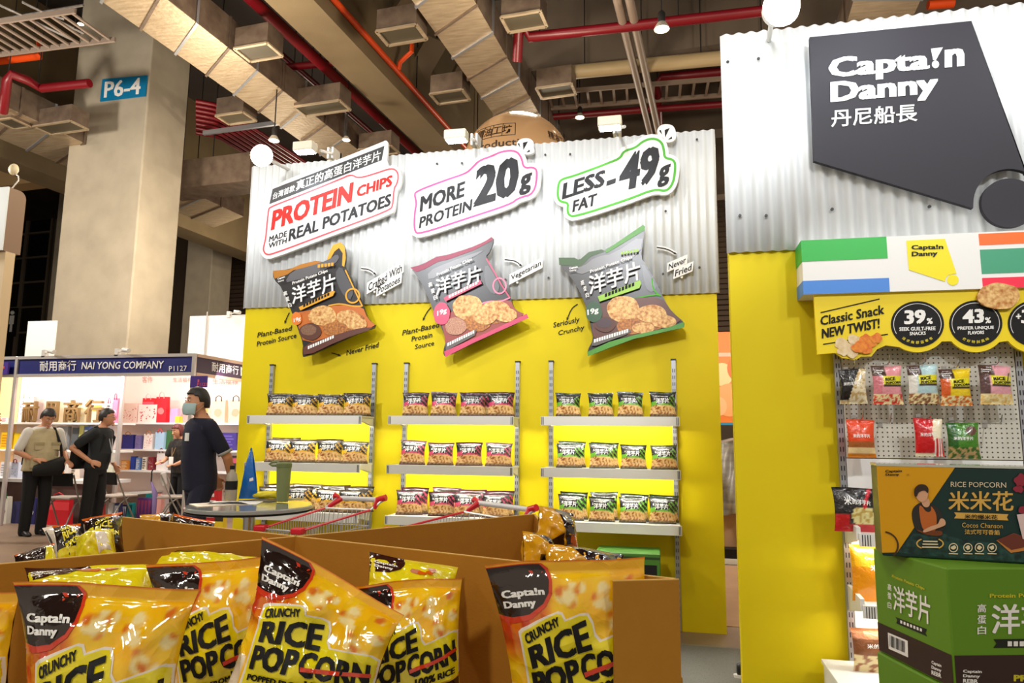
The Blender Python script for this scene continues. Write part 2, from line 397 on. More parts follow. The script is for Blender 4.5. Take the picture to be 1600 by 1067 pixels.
# pillars
def pillar(px0, px1, pybase, d, depth, name, label, z1=12.4):
    p0 = onP(px0, pybase, BY*d, BY); p1 = onP(px1, pybase, BY*d, BY)
    f = lambda z: [Vector((p0.x, p0.y, z)), Vector((p1.x, p1.y, z)), Vector((p1.x, p1.y, z))+BY*depth, Vector((p0.x, p0.y, z))+BY*depth]
    return tag(MB().hexa(f(0), f(z1), concrete).build(name, recent=True, bevel=.03), label, 'pillar'), p0, p1
_, P0, P1 = pillar(75.2, 197.5, 548, 11.6, 1.16, 'concrete_pillar', 'massive square concrete pillar carrying a blue number sign')
pillar(80, 101, 430, 24, 1.2, 'concrete_pillar', 'slim grey pillar showing just left of the massive pillar')
pillar(286, 326, 480, 23, 1.2, 'concrete_pillar', 'olive grey pillar showing right of the massive pillar by the shutter')
t = thing('pillar_sign', 'small blue number sign reading P6-4 on the massive pillar', 'sign', onP(190, 158, BY*11.58, BY))
def onPil(x, y, o=.03): return onP(x, y, BY*(11.6-o), BY)
q = [onPil(*p) for p in ((156, 158.5), (227, 150), (230, 117.5), (160, 123.5))]
MB().poly(q, mat('sign_blue', (8, 122, 172), .4), BY*.02).build('panel', parent=t)
lt = MB(); text3(lt, 'P6-4', onPil(162, 153, .034), onPil(219, 147, .034), onPil(164, 127.5, .034), wprint, .03); lt.build('lettering', parent=t)
# beams
def bprism(name, label, cat, pL, pR, z0, z1, t0, t1, m, along=BY, build=True):
    pl = Vector((pL.x, pL.y, 0)); pr = Vector((pR.x, pR.y, 0)); u = Vector((0, 0, 1))
    c = [pl+along*t0, pr+along*t0, pr+along*t1, pl+along*t1]
    mb = MB().hexa([p+u*z0 for p in c], [p+u*z1 for p in c], m)
    return tag(mb.build(name, recent=True), label, cat) if build else mb
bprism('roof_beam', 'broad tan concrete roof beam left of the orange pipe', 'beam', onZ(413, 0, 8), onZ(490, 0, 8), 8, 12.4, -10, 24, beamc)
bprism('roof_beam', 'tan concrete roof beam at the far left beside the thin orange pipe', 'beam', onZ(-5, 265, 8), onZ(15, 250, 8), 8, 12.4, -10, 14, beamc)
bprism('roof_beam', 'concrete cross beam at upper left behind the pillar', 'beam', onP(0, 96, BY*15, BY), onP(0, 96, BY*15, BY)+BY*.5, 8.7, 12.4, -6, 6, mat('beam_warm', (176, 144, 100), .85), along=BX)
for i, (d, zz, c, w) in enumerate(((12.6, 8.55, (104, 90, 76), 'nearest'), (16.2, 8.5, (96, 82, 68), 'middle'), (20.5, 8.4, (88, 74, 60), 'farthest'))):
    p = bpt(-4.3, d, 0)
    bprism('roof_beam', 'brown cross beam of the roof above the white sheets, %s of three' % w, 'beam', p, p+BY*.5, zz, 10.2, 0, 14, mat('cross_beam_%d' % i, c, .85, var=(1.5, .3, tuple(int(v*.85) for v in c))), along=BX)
# ducts with side outlets
def duct(label, pL, pR, z0, h, t0, t1, outlets, seams=.75):
    base = Vector(((pL.x+pR.x)/2, (pL.y+pR.y)/2, z0))
    t = thing('air_duct', label, 'duct', base)
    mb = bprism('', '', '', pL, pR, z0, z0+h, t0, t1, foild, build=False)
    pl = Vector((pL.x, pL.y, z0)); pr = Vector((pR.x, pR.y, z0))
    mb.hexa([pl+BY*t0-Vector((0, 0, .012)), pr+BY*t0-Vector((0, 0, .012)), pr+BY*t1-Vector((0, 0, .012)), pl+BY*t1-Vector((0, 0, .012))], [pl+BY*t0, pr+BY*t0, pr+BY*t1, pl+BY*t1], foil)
    for k in (t0+2, t0+7, t1-2):
        for q in (pl, pr): mb.tube([q+BY*k+Vector((0, 0, h)), Vector(((q+BY*k).x, (q+BY*k).y, 12.39))], .012, dark, 6)
    mb.build('body', parent=t)
    s = MB(); n = int((t1-t0)/seams)
    for i in range(n):
        k = t0+i*seams; e = (pr-pl).normalized()*.03
        for zz in (z0-.03,):
            s.hexa([pl+BY*k-e-Vector((0, 0, .035)), pr+BY*k+e-Vector((0, 0, .035)), pr+BY*(k+.05)+e-Vector((0, 0, .035)), pl+BY*(k+.05)-e-Vector((0, 0, .035))],
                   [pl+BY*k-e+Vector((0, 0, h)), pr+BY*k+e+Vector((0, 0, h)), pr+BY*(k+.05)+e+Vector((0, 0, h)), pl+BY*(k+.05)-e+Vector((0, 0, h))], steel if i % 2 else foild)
    s.build('seam', parent=t)
    for (xa, ya, xb, yb) in outlets:
        A = onZ(xa, ya, z0-.08); B = onZ(xb, yb, z0-.08); u = Vector((0, 0, 1)); d = BY*.42
        A = Vector((A.x, A.y, z0-.08)); L = (B-A).dot(BX); B = A+BX*L
        o = MB().hexa([A, B, B+d, A+d], [A+u*.36, B+u*.36, B+d+u*.36, A+d+u*.36], foild)
        o = o.build('outlet', parent=t)
        g = MB(); e = u*.012
        for P, Q in ((A, B), (A+d, B+d), (A, A+d), (B, B+d)): g.bar(P-e, Q-e, .05, .03, foil)
        g.hexa([A-e*.2, B-e*.2, B+d-e*.2, A+d-e*.2], [A, B, B+d, A+d], mat('outlet_grille', (84, 76, 60), .5, metal=.3)); g.build('grille', parent=o)
duct('foil wrapped air duct between the pillar and the broad beam', onZ(321, 115, 7.8), onZ(356, 73, 7.8), 7.8, .55, -9, 4.9, ((366, 75, 421, 69), (459, 166, 533, 158), (337, 180, 380, 174), (560, 233, 612, 228)))
duct('foil wrapped air duct above the golden balloon', onZ(680, 50, 7.8), onZ(744, 5, 7.8), 7.8, .55, -9, 7.5, ((588, 48, 652, 40), (783, 26, 845, 18), (672, 146, 722, 139), (838, 137, 892, 128)))
duct('dim air duct at the upper left edge beside the red pipe', onZ(-10, 212, 7.8), onZ(30, 176, 7.8), 7.8, .55, -9, 7, ((52, 197, 110, 188), (-8, 188, 18, 184)))
duct('foil wrapped air duct showing above the dark logo board', onZ(1322, 40, 7.8), onZ(1420, 40, 7.8), 7.8, .55, -9, 9, ())
p = onZ(300, 292, 7.2)
mb = bprism('', '', '', p, p+BY*.8, 7.2, 7.9, -1, 1.6, foild, along=BX, build=False)
for k in (-.7, .2): q = p+BX*k+BY*.4; mb.tube([(q.x, q.y, 7.9), (q.x, q.y, 12.39)], .012, dark, 6)
tag(mb.build('air_duct', recent=True), 'dark cross duct right of the pillar under the red conduits', 'duct')
# pipes
def pipe(label, pts, r, m, name='roof_pipe', cat='pipe', hang=0):
    mb = MB().tube(pts, r, m, 12)
    if hang:
        for i in range(hang):
            f = (i+.5)/hang*(len(pts)-1); k = int(f); p = Vector(pts[k]).lerp(Vector(pts[k+1]), f-k)
            mb.tube([p, (p.x, p.y, 12.39)], .012, dark, 6); mb.tube([p-BY*.0-Vector((0, 0, r*1.15)), p+Vector((0, 0, r*1.15))], r*1.2, dark, 10) if False else None
    return tag(mb.build(name, smooth=40, recent=True), label, cat)
p = onZ(522, 0, 8.3); pipe('bright orange sprinkler pipe along the broad beam', [p-BY*6, p+BY*16], .055, orangep, hang=6)
pipe('short orange branch pipe rising from the long orange pipe', [onZ(623, 108, 8.3), onZ(625, 97, 8.4), onZ(643, 81, 8.5), onZ(645, 45, 9.0), onZ(645, 30, 9.6)], .045, orangep)
p = onZ(0, 229, 8.3); pipe('thin orange pipe at the far left below the dim duct', [p-BY*4, p+BY*14], .04, orangep, hang=4)
p = onZ(400, 5, 8.5); pipe('dark red pipe running along the left side of the broad beam', [p-BY*5, p+BY*10], .11, redp, hang=3)
for i, dx in enumerate((0, .24)):
    pass
pipe('thick red pipe with a bend above the cream pipe', [onZ(808, 96, 7.7), onZ(811, 40, 8.15), onZ(816, 33, 8.2), onZ(827, 58, 8.0), onZ(958, 44, 8.0), onZ(1240, 12, 8.0)], .085, redp, hang=4)
pipe('red pipe dropping down beside the tall white sheet', [onZ(1029, 195, 8.2), onZ(1027, 131, 8.6), onZ(1033, 121, 8.65), onZ(1200, 106, 8.65)], .09, redp, hang=2)
pipe('thin red pipe low behind the small green sign', [onZ(860, 183, 8.3), onZ(1000, 172, 8.3), onZ(1200, 158, 8.3)], .07, redp, hang=3)
pipe('long cream pipe crossing under the roof', [onZ(870, 115, 8.2), onZ(1240, 80, 8.2)], .13, creamp, hang=4)
for x0, x1, w in ((966, 1013, 'left'), (985, 1023, 'right')):
    p = onZ(x0, 6, 8.05); pipe('grey pipe of the close pair running away under the roof, %s one' % w, [p-BY*5, p+BY*11], .07, greyp, hang=3)
for i in range(8):
    a = onZ(306, 158+7*i, 8.7); b = onZ(334, 163+7*i, 8.7); c = onZ(345, 167+7*i, 8.7); d = c+BY*9
    tag(MB().tube([a, b, c, d], .05, redp, 10).build('conduit', smooth=40, recent=True), 'dark red conduit in the bundle right of the pillar, number %s from the far side' % ('one two three four five six seven eight'.split()[i]), 'pipe', 'red conduits')
pipe('red pipe with a drop at the upper left edge', [onZ(5, 175, 7.7), onZ(11, 125, 8.1), onZ(17, 116, 8.2), onZ(44, 126, 8.2), onZ(64, 138, 8.2), onZ(140, 130, 8.2)], .085, redp, hang=2)
pipe('orange red pipe below the cross beam at upper left', [onZ(-20, 98, 8.9), onZ(62, 88, 8.9), onZ(62, 66, 9.6)], .07, orangep)
pipe('red pipe stub behind the far roof beam at upper right', [onZ(1450, 8, 8.2), onZ(1490, 5, 8.2)], .07, orangep)
# truss and cable trays at upper left and above the sheets
def tray(label, a, b, w, n):
    mb = MB(); a = Vector(a); b = Vector(b); d = (b-a).normalized(); s = d.cross(Vector((0, 0, 1))).normalized()*w/2
    mb.bar(a-s, b-s, .04, .09, greyp); mb.bar(a+s, b+s, .04, .09, greyp)
    for i in range(n): p = a.lerp(b, (i+.5)/n); mb.bar(p-s, p+s, .05, .03, greyp)
    for i in range(3): p = a.lerp(b, (i+.5)/3); mb.tube([p, (p.x, p.y, 12.39)], .012, dark, 6)
    tag(mb.build('cable_tray', recent=True), label, 'cable tray')
tray('ladder shaped cable tray at the upper left corner', onZ(-40, 66, 8.6), onZ(150, 40, 8.6), .9, 12)
tray('ladder shaped cable tray under the roof behind the paired grey pipes', onZ(850, 158, 8.4), onZ(1180, 132, 8.4), .7, 16)
tr = MB()
for x0, y0, x1, y1 in ((0, 8, 130, 70), (35, 3, 130, 52), (0, 30, 130, 8), (70, 20, 100, 30)): tr.tube([onZ(x0, y0, 9.0), onZ(x1, y1, 9.0)], .025, alum, 6)
tag(tr.build('stay_cable', recent=True), 'thin pale stay cables crossing at the upper left corner', 'cable', kind='stuff')
sup = MB(); 
for px, py in ((190, 0), (240, 0)): pass
a = onZ(318, 208, 8.45); tag(MB().bar(a, a+BX*3.2, .06, .1, steel).build('pipe_rack', recent=True), 'grey steel bar carrying the red conduits', 'rack')
# pendant lamps
def pendant(px, py, d, r, label, zt=12.39):
    c = dep(px, py, d); t = thing('pendant_lamp', label, 'lamp', c)
    MB().lathe(c, [(r*.45, r*.9), (r*.5, r*2.2), (r*.3, r*2.5)], dark, 16).build('cap', parent=t, smooth=40)
    MB().lathe(c, [(r, 0), (r*.95, r*.25), (r*.55, r*.9)], mat('lamp_shade_grey', (170, 160, 146), .4), 20, cap=False).build('lamp_shade', parent=t, smooth=40)
    MB().lathe(c, [(r*.9, .005), (r*.4, -.02)], bulbm, 16).build('bulb', parent=t, smooth=40)
    MB().tube([c+Vector((0, 0, r*2.4)), (c.x, c.y, zt)], .012, dark, 6).build('cord', parent=t)
pendant(1034, 46, 10.5, .115, 'pendant lamp with a grey bell shade hanging near the paired grey pipes')
pendant(906, 184, 15, .1, 'glowing pendant lamp hanging just right of the golden balloon', 8.34)
pendant(428, 220, 13, .1, 'glowing pendant lamp hanging above the bright bulb floodlight', 7.76)
pendant(541, 219, 14, .08, 'glowing pendant lamp under the end of the duct left of the beam')
pendant(126, 38, 14, .06, 'tiny glowing lamp hanging beside the top of the pillar')
for x0, y0, x1, y1, w in ((606, 62, 648, 34, 'upper'), (650, 118, 682, 96, 'middle'), (706, 158, 728, 140, 'lower')):
    a = onZ(x0, y0, 8.9); b = onZ(x1, y1, 8.9); tag(MB().bar(a, b+Vector((0, 0, .5)), .5, .12, mat('brace_steel', (128, 112, 88), .6)).tube([b+Vector((0, 0, .5)), (b.x, b.y, 12.39)], .02, dark, 6).build('roof_brace', recent=True), 'flat tan brace plate beside the orange pipe, %s of three' % w, 'brace')
pipe('dark red cross pipe between the left duct and the broad beam', [onZ(440, 106, 8.6), onZ(520, 98, 8.6)], .07, redp, hang=2)
pipe('dark red feeder pipe just left of the broad beam', [onZ(455, 98, 8.9)-BY*1, onZ(455, 98, 8.9)+BY*6], .06, redp, hang=2)
# ---------------------------------------------------------------- yellow walls and white corrugated sheets
YB, YR = 5.38, 4.15
XB0, XB1 = -3.56, .385
tag(MB().box((XB0, YB, 0), (XB1, YB+.1, 3.66), yellow).build('wall_back', recent=True), 'yellow booth wall carrying the three shelf bays', 'wall', kind='structure')
tag(MB().box((.372, YR, 0), (2.6, YR+.1, 3.66), yellow).build('wall_right', recent=True), 'yellow booth wall under the dark logo board', 'wall', kind='structure')
def sheet(x0, x1, yf, z0, z1, label, pitch=.0655, amp=.0105, tall=0, screws=()):
    n = int((x1-x0)/pitch*10); mb = MB()
    fn = lambda u, v: (x0+(x1-x0)*u, yf-.018+amp*math.cos((x1-x0)*u/pitch*2*math.pi), z0+(z1-z0)*v)
    mb.grid(fn, n, 2, sheetm)
    o = mb.build('corrugated_sheet', smooth=True, recent=True, solid=.003); tag(o, label, 'corrugated sheet')
    sc = MB()
    for (sx, sz) in screws: sc.tube([(sx, yf-.036, sz), (sx, yf-.028, sz)], .009, dark, 8)
    if screws: sc.build('screw', parent=o)
    return o
sB = [(onY(x, y, YB-.03).x, onY(x, y, YB-.03).z) for x, y in ((620, 262), (683, 256), (722, 255), (852, 242), (891, 241), (1089, 218), (790, 437), (857, 434), (1036, 428), (1093, 418), (452, 300), (1040, 330))]
sheet(XB0-.02, XB1+.02, YB, 2.445, 3.73, 'long white corrugated sheet behind the chips slogans', screws=sB)
sR = [(onY(x, y, YR-.03).x, onY(x, y, YR-.03).z) for x, y in ((1137, 97), (1185, 92), (1156, 337), (1197, 337), (1300, 327), (1452, 323))]
sheet(.36, 2.6, YR, 2.43, 3.78, 'tall white corrugated sheet behind the dark logo board', pitch=.071, screws=sR)
# ---------------------------------------------------------------- slogan boards
def c5(x, y): return (380+x/3.558, 180+y/3.558)
def c6(x, y): return (700+x/3.5556, 180+y/3.5556)
def c7(x, y): return (380+x/4.2105, 360+y/4.2105)
def c8(x, y): return (740+x/4, 340+y/4)
SY = YB-.10
class Plane:
    def __init__(s, Y): s.Y = Y
    def __call__(s, p, k=0): return onY(p[0], p[1], s.Y-.0012*k)
def board(name, label, cat, plane, outline, m, thick=.03, smooth=1):
    o = chaikin(outline, smooth) if smooth else outline
    base = plane((sum(p[0] for p in o)/len(o), max(p[1] for p in o)))
    t = thing(name, label, cat, base)
    MB().poly([plane(p) for p in o], m, Vector((0, thick, 0))).build('board', parent=t)
    return t
def txt(mb, plane, s, q, m, bold=.035, k=3, sp=1.0):
    bl, br, tl = [plane(p, k) for p in q]
    text3(mb, s, bl, br, tl, m, bold, None, sp)
P = Plane(SY)
def spacers(t, pts):
    mb = MB()
    for p in pts: a = P(p); mb.tube([(a.x, SY+.02, a.z), (a.x, YB-.035, a.z)], .012, whitem, 8)
    mb.build('spacer', parent=t)
out1 = [c5(*p) for p in ((148, 395), (470, 270), (770, 150), (795, 138), (806, 155), (797, 285), (845, 275), (872, 305), (882, 350), (874, 400), (852, 425), (846, 520), (830, 548), (500, 668), (160, 798), (122, 798), (98, 770), (92, 740), (108, 690), (114, 650), (128, 520), (135, 500))]
t = board('slogan_board', 'white slogan board with red lettering for protein chips under a black Chinese banner', 'sign', P, out1, wprint)
mb = MB()
mb.poly([P(c5(*p), 1) for p in ((163, 410), (785, 170), (770, 250), (145, 495))], mat('banner_black', (50, 50, 52), .35))
line1 = [c5(*p) for p in ((150, 510), (300, 452), (540, 355), (600, 328), (640, 352), (740, 322), (825, 293), (858, 312), (862, 350), (853, 385), (838, 405), (832, 500), (815, 528), (500, 645), (160, 773), (128, 775), (113, 755), (112, 735), (124, 690), (128, 650), (140, 525))]
mb.strip([P(p, 2) for p in chaikin(line1)], .014, mat('red_line', (216, 70, 82), .4), True)
txt(mb, P, '台灣首款', (c5(163, 470), c5(285, 422), c5(168, 432)), wprint, .02)
txt(mb, P, '真正的高蛋白洋芋片', (c5(292, 422), c5(762, 248), c5(297, 366)), wprint, .03)
txt(mb, P, 'PROTEIN', (c5(152, 642), c5(602, 482), c5(166, 530)), red, .06)
txt(mb, P, 'CHIPS', (c5(628, 458), c5(826, 392), c5(634, 396)), red, .05)
txt(mb, P, 'MADE', (c5(142, 706), c5(241, 672), c5(146, 674)), inkgrey, .03)
txt(mb, P, 'WITH', (c5(139, 742), c5(240, 709), c5(143, 712)), inkgrey, .03)
txt(mb, P, 'REAL POTATOES', (c5(250, 702), c5(818, 502), c5(258, 634)), inkgrey, .045)
mb.build('lettering', parent=t); spacers(t, ((450, 300), (560, 260), (470, 370)))
def grown(line, d): return grow(chaikin(line), d)
line2 = [(649, 299), (700, 280), (728, 271), (738, 262), (748, 251), (768, 244), (785, 236), (806, 235), (815, 246), (818, 263), (834, 261), (840, 268), (835, 303), (810, 309), (798, 319), (730, 341), (655, 366), (647, 361), (648, 330), (651, 318), (648, 306)]
t = board('slogan_board', 'white slogan board with a pink outline reading more protein', 'sign', P, grown(line2, 7), wprint, smooth=0)
mb = MB(); mb.strip([P(p, 2) for p in chaikin(line2)], .016, pink, True)
txt(mb, P, 'MORE', (c5(980, 540), c5(1228, 452), c5(988, 452)), inkgrey, .05)
txt(mb, P, 'PROTEIN', (c5(976, 630), c5(1268, 528), c5(984, 566)), inkgrey, .04)
txt(mb, P, '20', (c6(138, 514), c6(384, 440), c6(158, 292)), inkgrey, .06)
txt(mb, P, 'g', (c6(392, 452), c6(458, 430), c6(402, 338)), inkgrey, .05)
mb.build('lettering', parent=t)
def spark(t, pts, wedges):
    MB().poly([P(p, 1) for p in chaikin(pts, 2)], wprint, Vector((0, .03, 0))).build('spark_board', parent=t)
    m = MB()
    for w in wedges: m.poly([P(p, 3) for p in w], black)
    m.build('spark', parent=t)
spark(t, [c6(*p) for p in ((380, 150), (410, 128), (455, 128), (478, 150), (474, 175), (484, 205), (450, 220), (420, 216), (415, 200), (385, 185))], [[c6(*p) for p in q] for q in (((386, 158), (396, 154), (402, 182)), ((416, 152), (444, 146), (418, 194)), ((434, 208), (452, 190), (456, 202)))])
spacers(t, ((672, 330), (760, 290), (822, 285), (823, 225)))
line3 = [c6(*p) for p in ((614, 372), (640, 352), (690, 340), (800, 300), (900, 262), (958, 238), (976, 198), (1040, 182), (1085, 142), (1140, 126), (1185, 146), (1200, 190), (1202, 238), (1250, 245), (1265, 275), (1252, 380), (1210, 425), (1150, 408), (1000, 468), (700, 566), (668, 552), (664, 522), (668, 486), (622, 480), (608, 450))]
t = board('slogan_board', 'white slogan board with a green outline reading less fat', 'sign', P, grown(line3, 7), wprint, smooth=0)
mb = MB(); mb.strip([P(p, 2) for p in chaikin(line3)], .018, green, True)
txt(mb, P, 'LESS', (c6(632, 470), c6(868, 392), c6(642, 378)), inkgrey, .05)
txt(mb, P, '-', (c6(878, 394), c6(930, 376), c6(882, 366)), inkgrey, .05)
txt(mb, P, '49', (c6(942, 432), c6(1160, 372), c6(966, 222)), inkgrey, .06)
txt(mb, P, 'g', (c6(1160, 408), c6(1226, 384), c6(1172, 292)), inkgrey, .05)
txt(mb, P, 'FAT', (c6(690, 540), c6(822, 498), c6(698, 474)), inkgrey, .045)
mb.build('lettering', parent=t)
spark(t, [c6(*p) for p in ((1160, 80), (1185, 50), (1235, 50), (1258, 66), (1268, 100), (1266, 135), (1235, 152), (1205, 150), (1200, 125), (1165, 112))], [[c6(*p) for p in q] for q in (((1172, 86), (1182, 80), (1190, 108)), ((1204, 82), (1232, 70), (1206, 124)), ((1222, 136), (1242, 118), (1246, 130)))])
spacers(t, ((880, 300), (980, 270), (1045, 250), (1045, 215)))
# ---------------------------------------------------------------- big printed bag boards
PB = Plane(YB-.14)
def bagboard(name, label, cr, outline, parts):
    t = board(name, label, 'sign', PB, [cr(*p) for p in outline], bagblack, .025, 1)
    mb = MB(); k = 1
    for kind, *a in parts:
        k += 1
        if kind == 'poly': mb.poly([PB(p, k) for p in chaikin([cr(*q) for q in a[0]], a[2] if len(a) > 2 else 1)], a[1])
        elif kind == 'raw': mb.poly([PB(cr(*q), k) for q in a[0]], a[1])
        elif kind == 'ell': mb.poly([PB(cr(*q), k) for q in blob(a[0], a[1], a[2], a[3], 18, a[5] if len(a) > 5 else .06, k)], a[4])
        elif kind == 'ring': mb.strip([PB(cr(*q), k) for q in ell(a[0], a[1], a[2], a[3])], a[5]/1000, a[4], True)
        elif kind == 'line': mb.strip([PB(q, k) for q in chaikin([cr(*q) for q in a[0]], 2, False)], a[2]/1000, a[1])
        elif kind == 'txt': txt(mb, PB, a[0], [cr(*q) for q in a[1]], a[2], a[3] if len(a) > 3 else .03, k)
        elif kind == 'blocks':
            s, e, h, n, m = a; random.seed(n)
            for i in range(n):
                f0 = i/n; f1 = (i+.72)/n; x0 = s[0]+(e[0]-s[0])*f0; y0 = s[1]+(e[1]-s[1])*f0; x1 = s[0]+(e[0]-s[0])*f1; y1 = s[1]+(e[1]-s[1])*f1
                mb.poly([PB(cr(*q), k) for q in ((x0, y0), (x1, y1), (x1, y1-h), (x0, y0-h))], m)
    mb.build('artwork', parent=t)
    s = MB(); c = t.location
    for dx in (-.12, .12): s.tube([(c.x+dx, YB-.12, c.z+.45), (c.x+dx, YB-.035, c.z+.45)], .012, dark, 8)
    s.build('spacer', parent=t)
CH_ = chipm; CD = chipd
bagboard('bag_cutout', 'large printed cutout of a black chip bag with golden trim on the yellow wall', c7,
    ((195, 265), (300, 257), (380, 222), (475, 200), (545, 210), (560, 160), (590, 95), (640, 78), (668, 105), (675, 180), (665, 240), (692, 275), (740, 380), (790, 500), (820, 585), (885, 635), (780, 665), (620, 740), (395, 842), (388, 800), (395, 745), (350, 620), (320, 540), (258, 380), (198, 320)), [
    ('raw', ((195, 265), (300, 257), (380, 222), (475, 200), (520, 208), (470, 225), (400, 245), (330, 262), (290, 290), (205, 318)), dgold),
    ('raw', ((545, 210), (560, 160), (590, 95), (640, 78), (668, 105), (675, 180), (665, 240), (650, 230), (655, 150), (630, 115), (600, 140), (575, 185)), gold),
    ('poly', ((320, 265), (440, 235), (560, 195), (620, 150), (635, 190), (560, 250), (440, 300), (340, 330), (270, 345)), baggrey),
    ('poly', ((640, 225), (690, 320), (730, 400), (700, 470), (640, 400), (600, 290)), mat('foil_sheen', (78, 78, 82), .3)),
    ('line', ((672, 260), (700, 320), (745, 420), (785, 500)), gold, 12),
    ('poly', ((330, 545), (480, 515), (640, 488), (785, 495), (820, 585), (885, 633), (640, 700), (400, 748), (365, 640)), mat('bag_orange', (196, 104, 24), .4)),
    ('line', ((560, 495), (640, 480), (720, 500), (780, 498)), gold, 12),
    ('ring', 720, 430, 44, 46, gold, 14),
    ('ell', 700, 600, 110, 62, CD), ('ell', 520, 560, 92, 66, CH_), ('ell', 690, 570, 80, 48, CH_), ('ell', 600, 650, 80, 44, CD), ('ell', 745, 615, 70, 40, CH_),
    ('ell', 440, 665, 72, 56, brownp), ('ell', 430, 655, 52, 36, mat('spice_print', (150, 110, 80), .5, var=(160, .2, (90, 50, 30)))), ('ell', 350, 580, 34, 44, mat('bag_tangerine', (224, 120, 30), .4)),
    ('txt', '19g', ((332, 612), (378, 596), (332, 580)), wprint), 
    ('poly', ((392, 752), (600, 690), (760, 640), (885, 636), (640, 720), (396, 838)), mat('bag_umber', (92, 44, 30), .4)),
    ('blocks', (425, 782), (600, 706), 20, 11, wprint),
    ('raw', ((365, 505), (590, 394), (604, 402), (590, 430), (376, 526)), gold), ('blocks', (395, 506), (572, 424), 18, 9, black),
    ('txt', '洋芋片', ((322, 490), (608, 392), (318, 374)), wprint, .06),
    ('txt', '高', ((268, 432), (292, 424), (262, 404)), wprint, .04), ('txt', '蛋', ((282, 470), (306, 462), (276, 442)), wprint, .04), ('txt', '白', ((298, 508), (320, 500), (292, 480)), wprint, .04),
    ('txt', 'Protein Potato Chips', ((324, 364), (556, 278), (322, 338)), wprint, .03),
    ('txt', 'Captain', ((228, 328), (276, 312), (224, 314)), wprint, .04), ('txt', 'Danny', ((232, 344), (270, 332), (228, 332)), wprint, .04),
    ('blocks', (490, 246), (600, 232), 22, 5, gold)])
bagboard('bag_cutout', 'large printed cutout of a black chip bag with maroon and pink trim', lambda x, y: (x, y),
    ((641, 418), (660, 413), (682, 401), (700, 398), (735, 387), (758, 377), (768, 370), (772, 374), (766, 392), (758, 402), (770, 422), (781, 436), (790, 452), (798, 466), (803, 482), (812, 490), (826, 496), (740, 535), (695, 558), (692, 550), (697, 532), (690, 512), (680, 492), (668, 462), (655, 436)), [
    ('raw', ((641, 418), (660, 413), (682, 401), (700, 398), (735, 387), (758, 377), (768, 370), (770, 375), (740, 391), (702, 405), (684, 409), (662, 421), (650, 425)), maroon),
    ('poly', ((668, 424), (700, 410), (745, 394), (758, 390), (740, 402), (700, 420), (670, 440)), baggrey),
    ('poly', ((758, 408), (776, 434), (782, 452), (770, 462), (756, 440)), mat('foil_sheen', (0, 0, 0))),
    ('line', ((760, 404), (774, 428), (784, 446), (797, 466)), rosy, 11), ('ring', 780.5, 446.5, 10, 12, mat('pink_trim', (234, 120, 150), .4), 12),
    ('poly', ((688, 500), (715, 480), (745, 474), (797, 466), (804, 484), (824, 492), (760, 520), (697, 548), (694, 520)), mat('bag_crimson', (150, 60, 50), .4)),
    ('line', ((742, 478), (765, 470), (780, 472), (797, 465)), mat('pink_trim', (0, 0, 0)), 12),
    ('ell', 770, 490, 26, 16, CD), ('ell', 731, 480, 24, 20, CH_), ('ell', 774, 484, 24, 14, CH_), ('ell', 745, 505, 22, 13, CD), ('ell', 712, 510, 17, 14, mat('bowl_pink', (206, 160, 130), .5, var=(120, .2, (150, 90, 70)))), ('ell', 790, 492, 18, 11, CH_), ('ell', 757, 496, 18, 11, CH_),
    ('ell', 690, 490, 13, 18, rosy), ('txt', '19g', ((683, 496), (698, 490), (683, 486)), wprint, .04),
    ('raw', ((696, 536), (740, 518), (745, 513), (742, 524), (697, 548)), mat('foil_text', (90, 84, 80), .4)), ('blocks', (699, 541), (742, 520), 5, 12, wprint),
    ('raw', ((694, 549), (760, 520), (823, 490), (826, 496.5), (740, 535.5), (695.5, 558)), rosy),
    ('raw', ((693, 465), (750, 437), (753, 443), (696, 471)), rosy), ('blocks', (701, 466), (747, 443), 4.5, 10, wprint),
    ('txt', '洋芋片', ((681, 462.5), (752, 439), (680, 436)), wprint, .06),
    ('txt', '高', ((670, 449), (676, 447), (668.5, 442)), wprint, .04), ('txt', '蛋', ((674, 459), (680, 457), (672.5, 452)), wprint, .04), ('txt', '白', ((678, 469), (684, 467), (676.5, 462)), wprint, .04),
    ('txt', 'Protein Potato Chips', ((683, 433), (738, 408), (682, 427)), wprint, .03)])
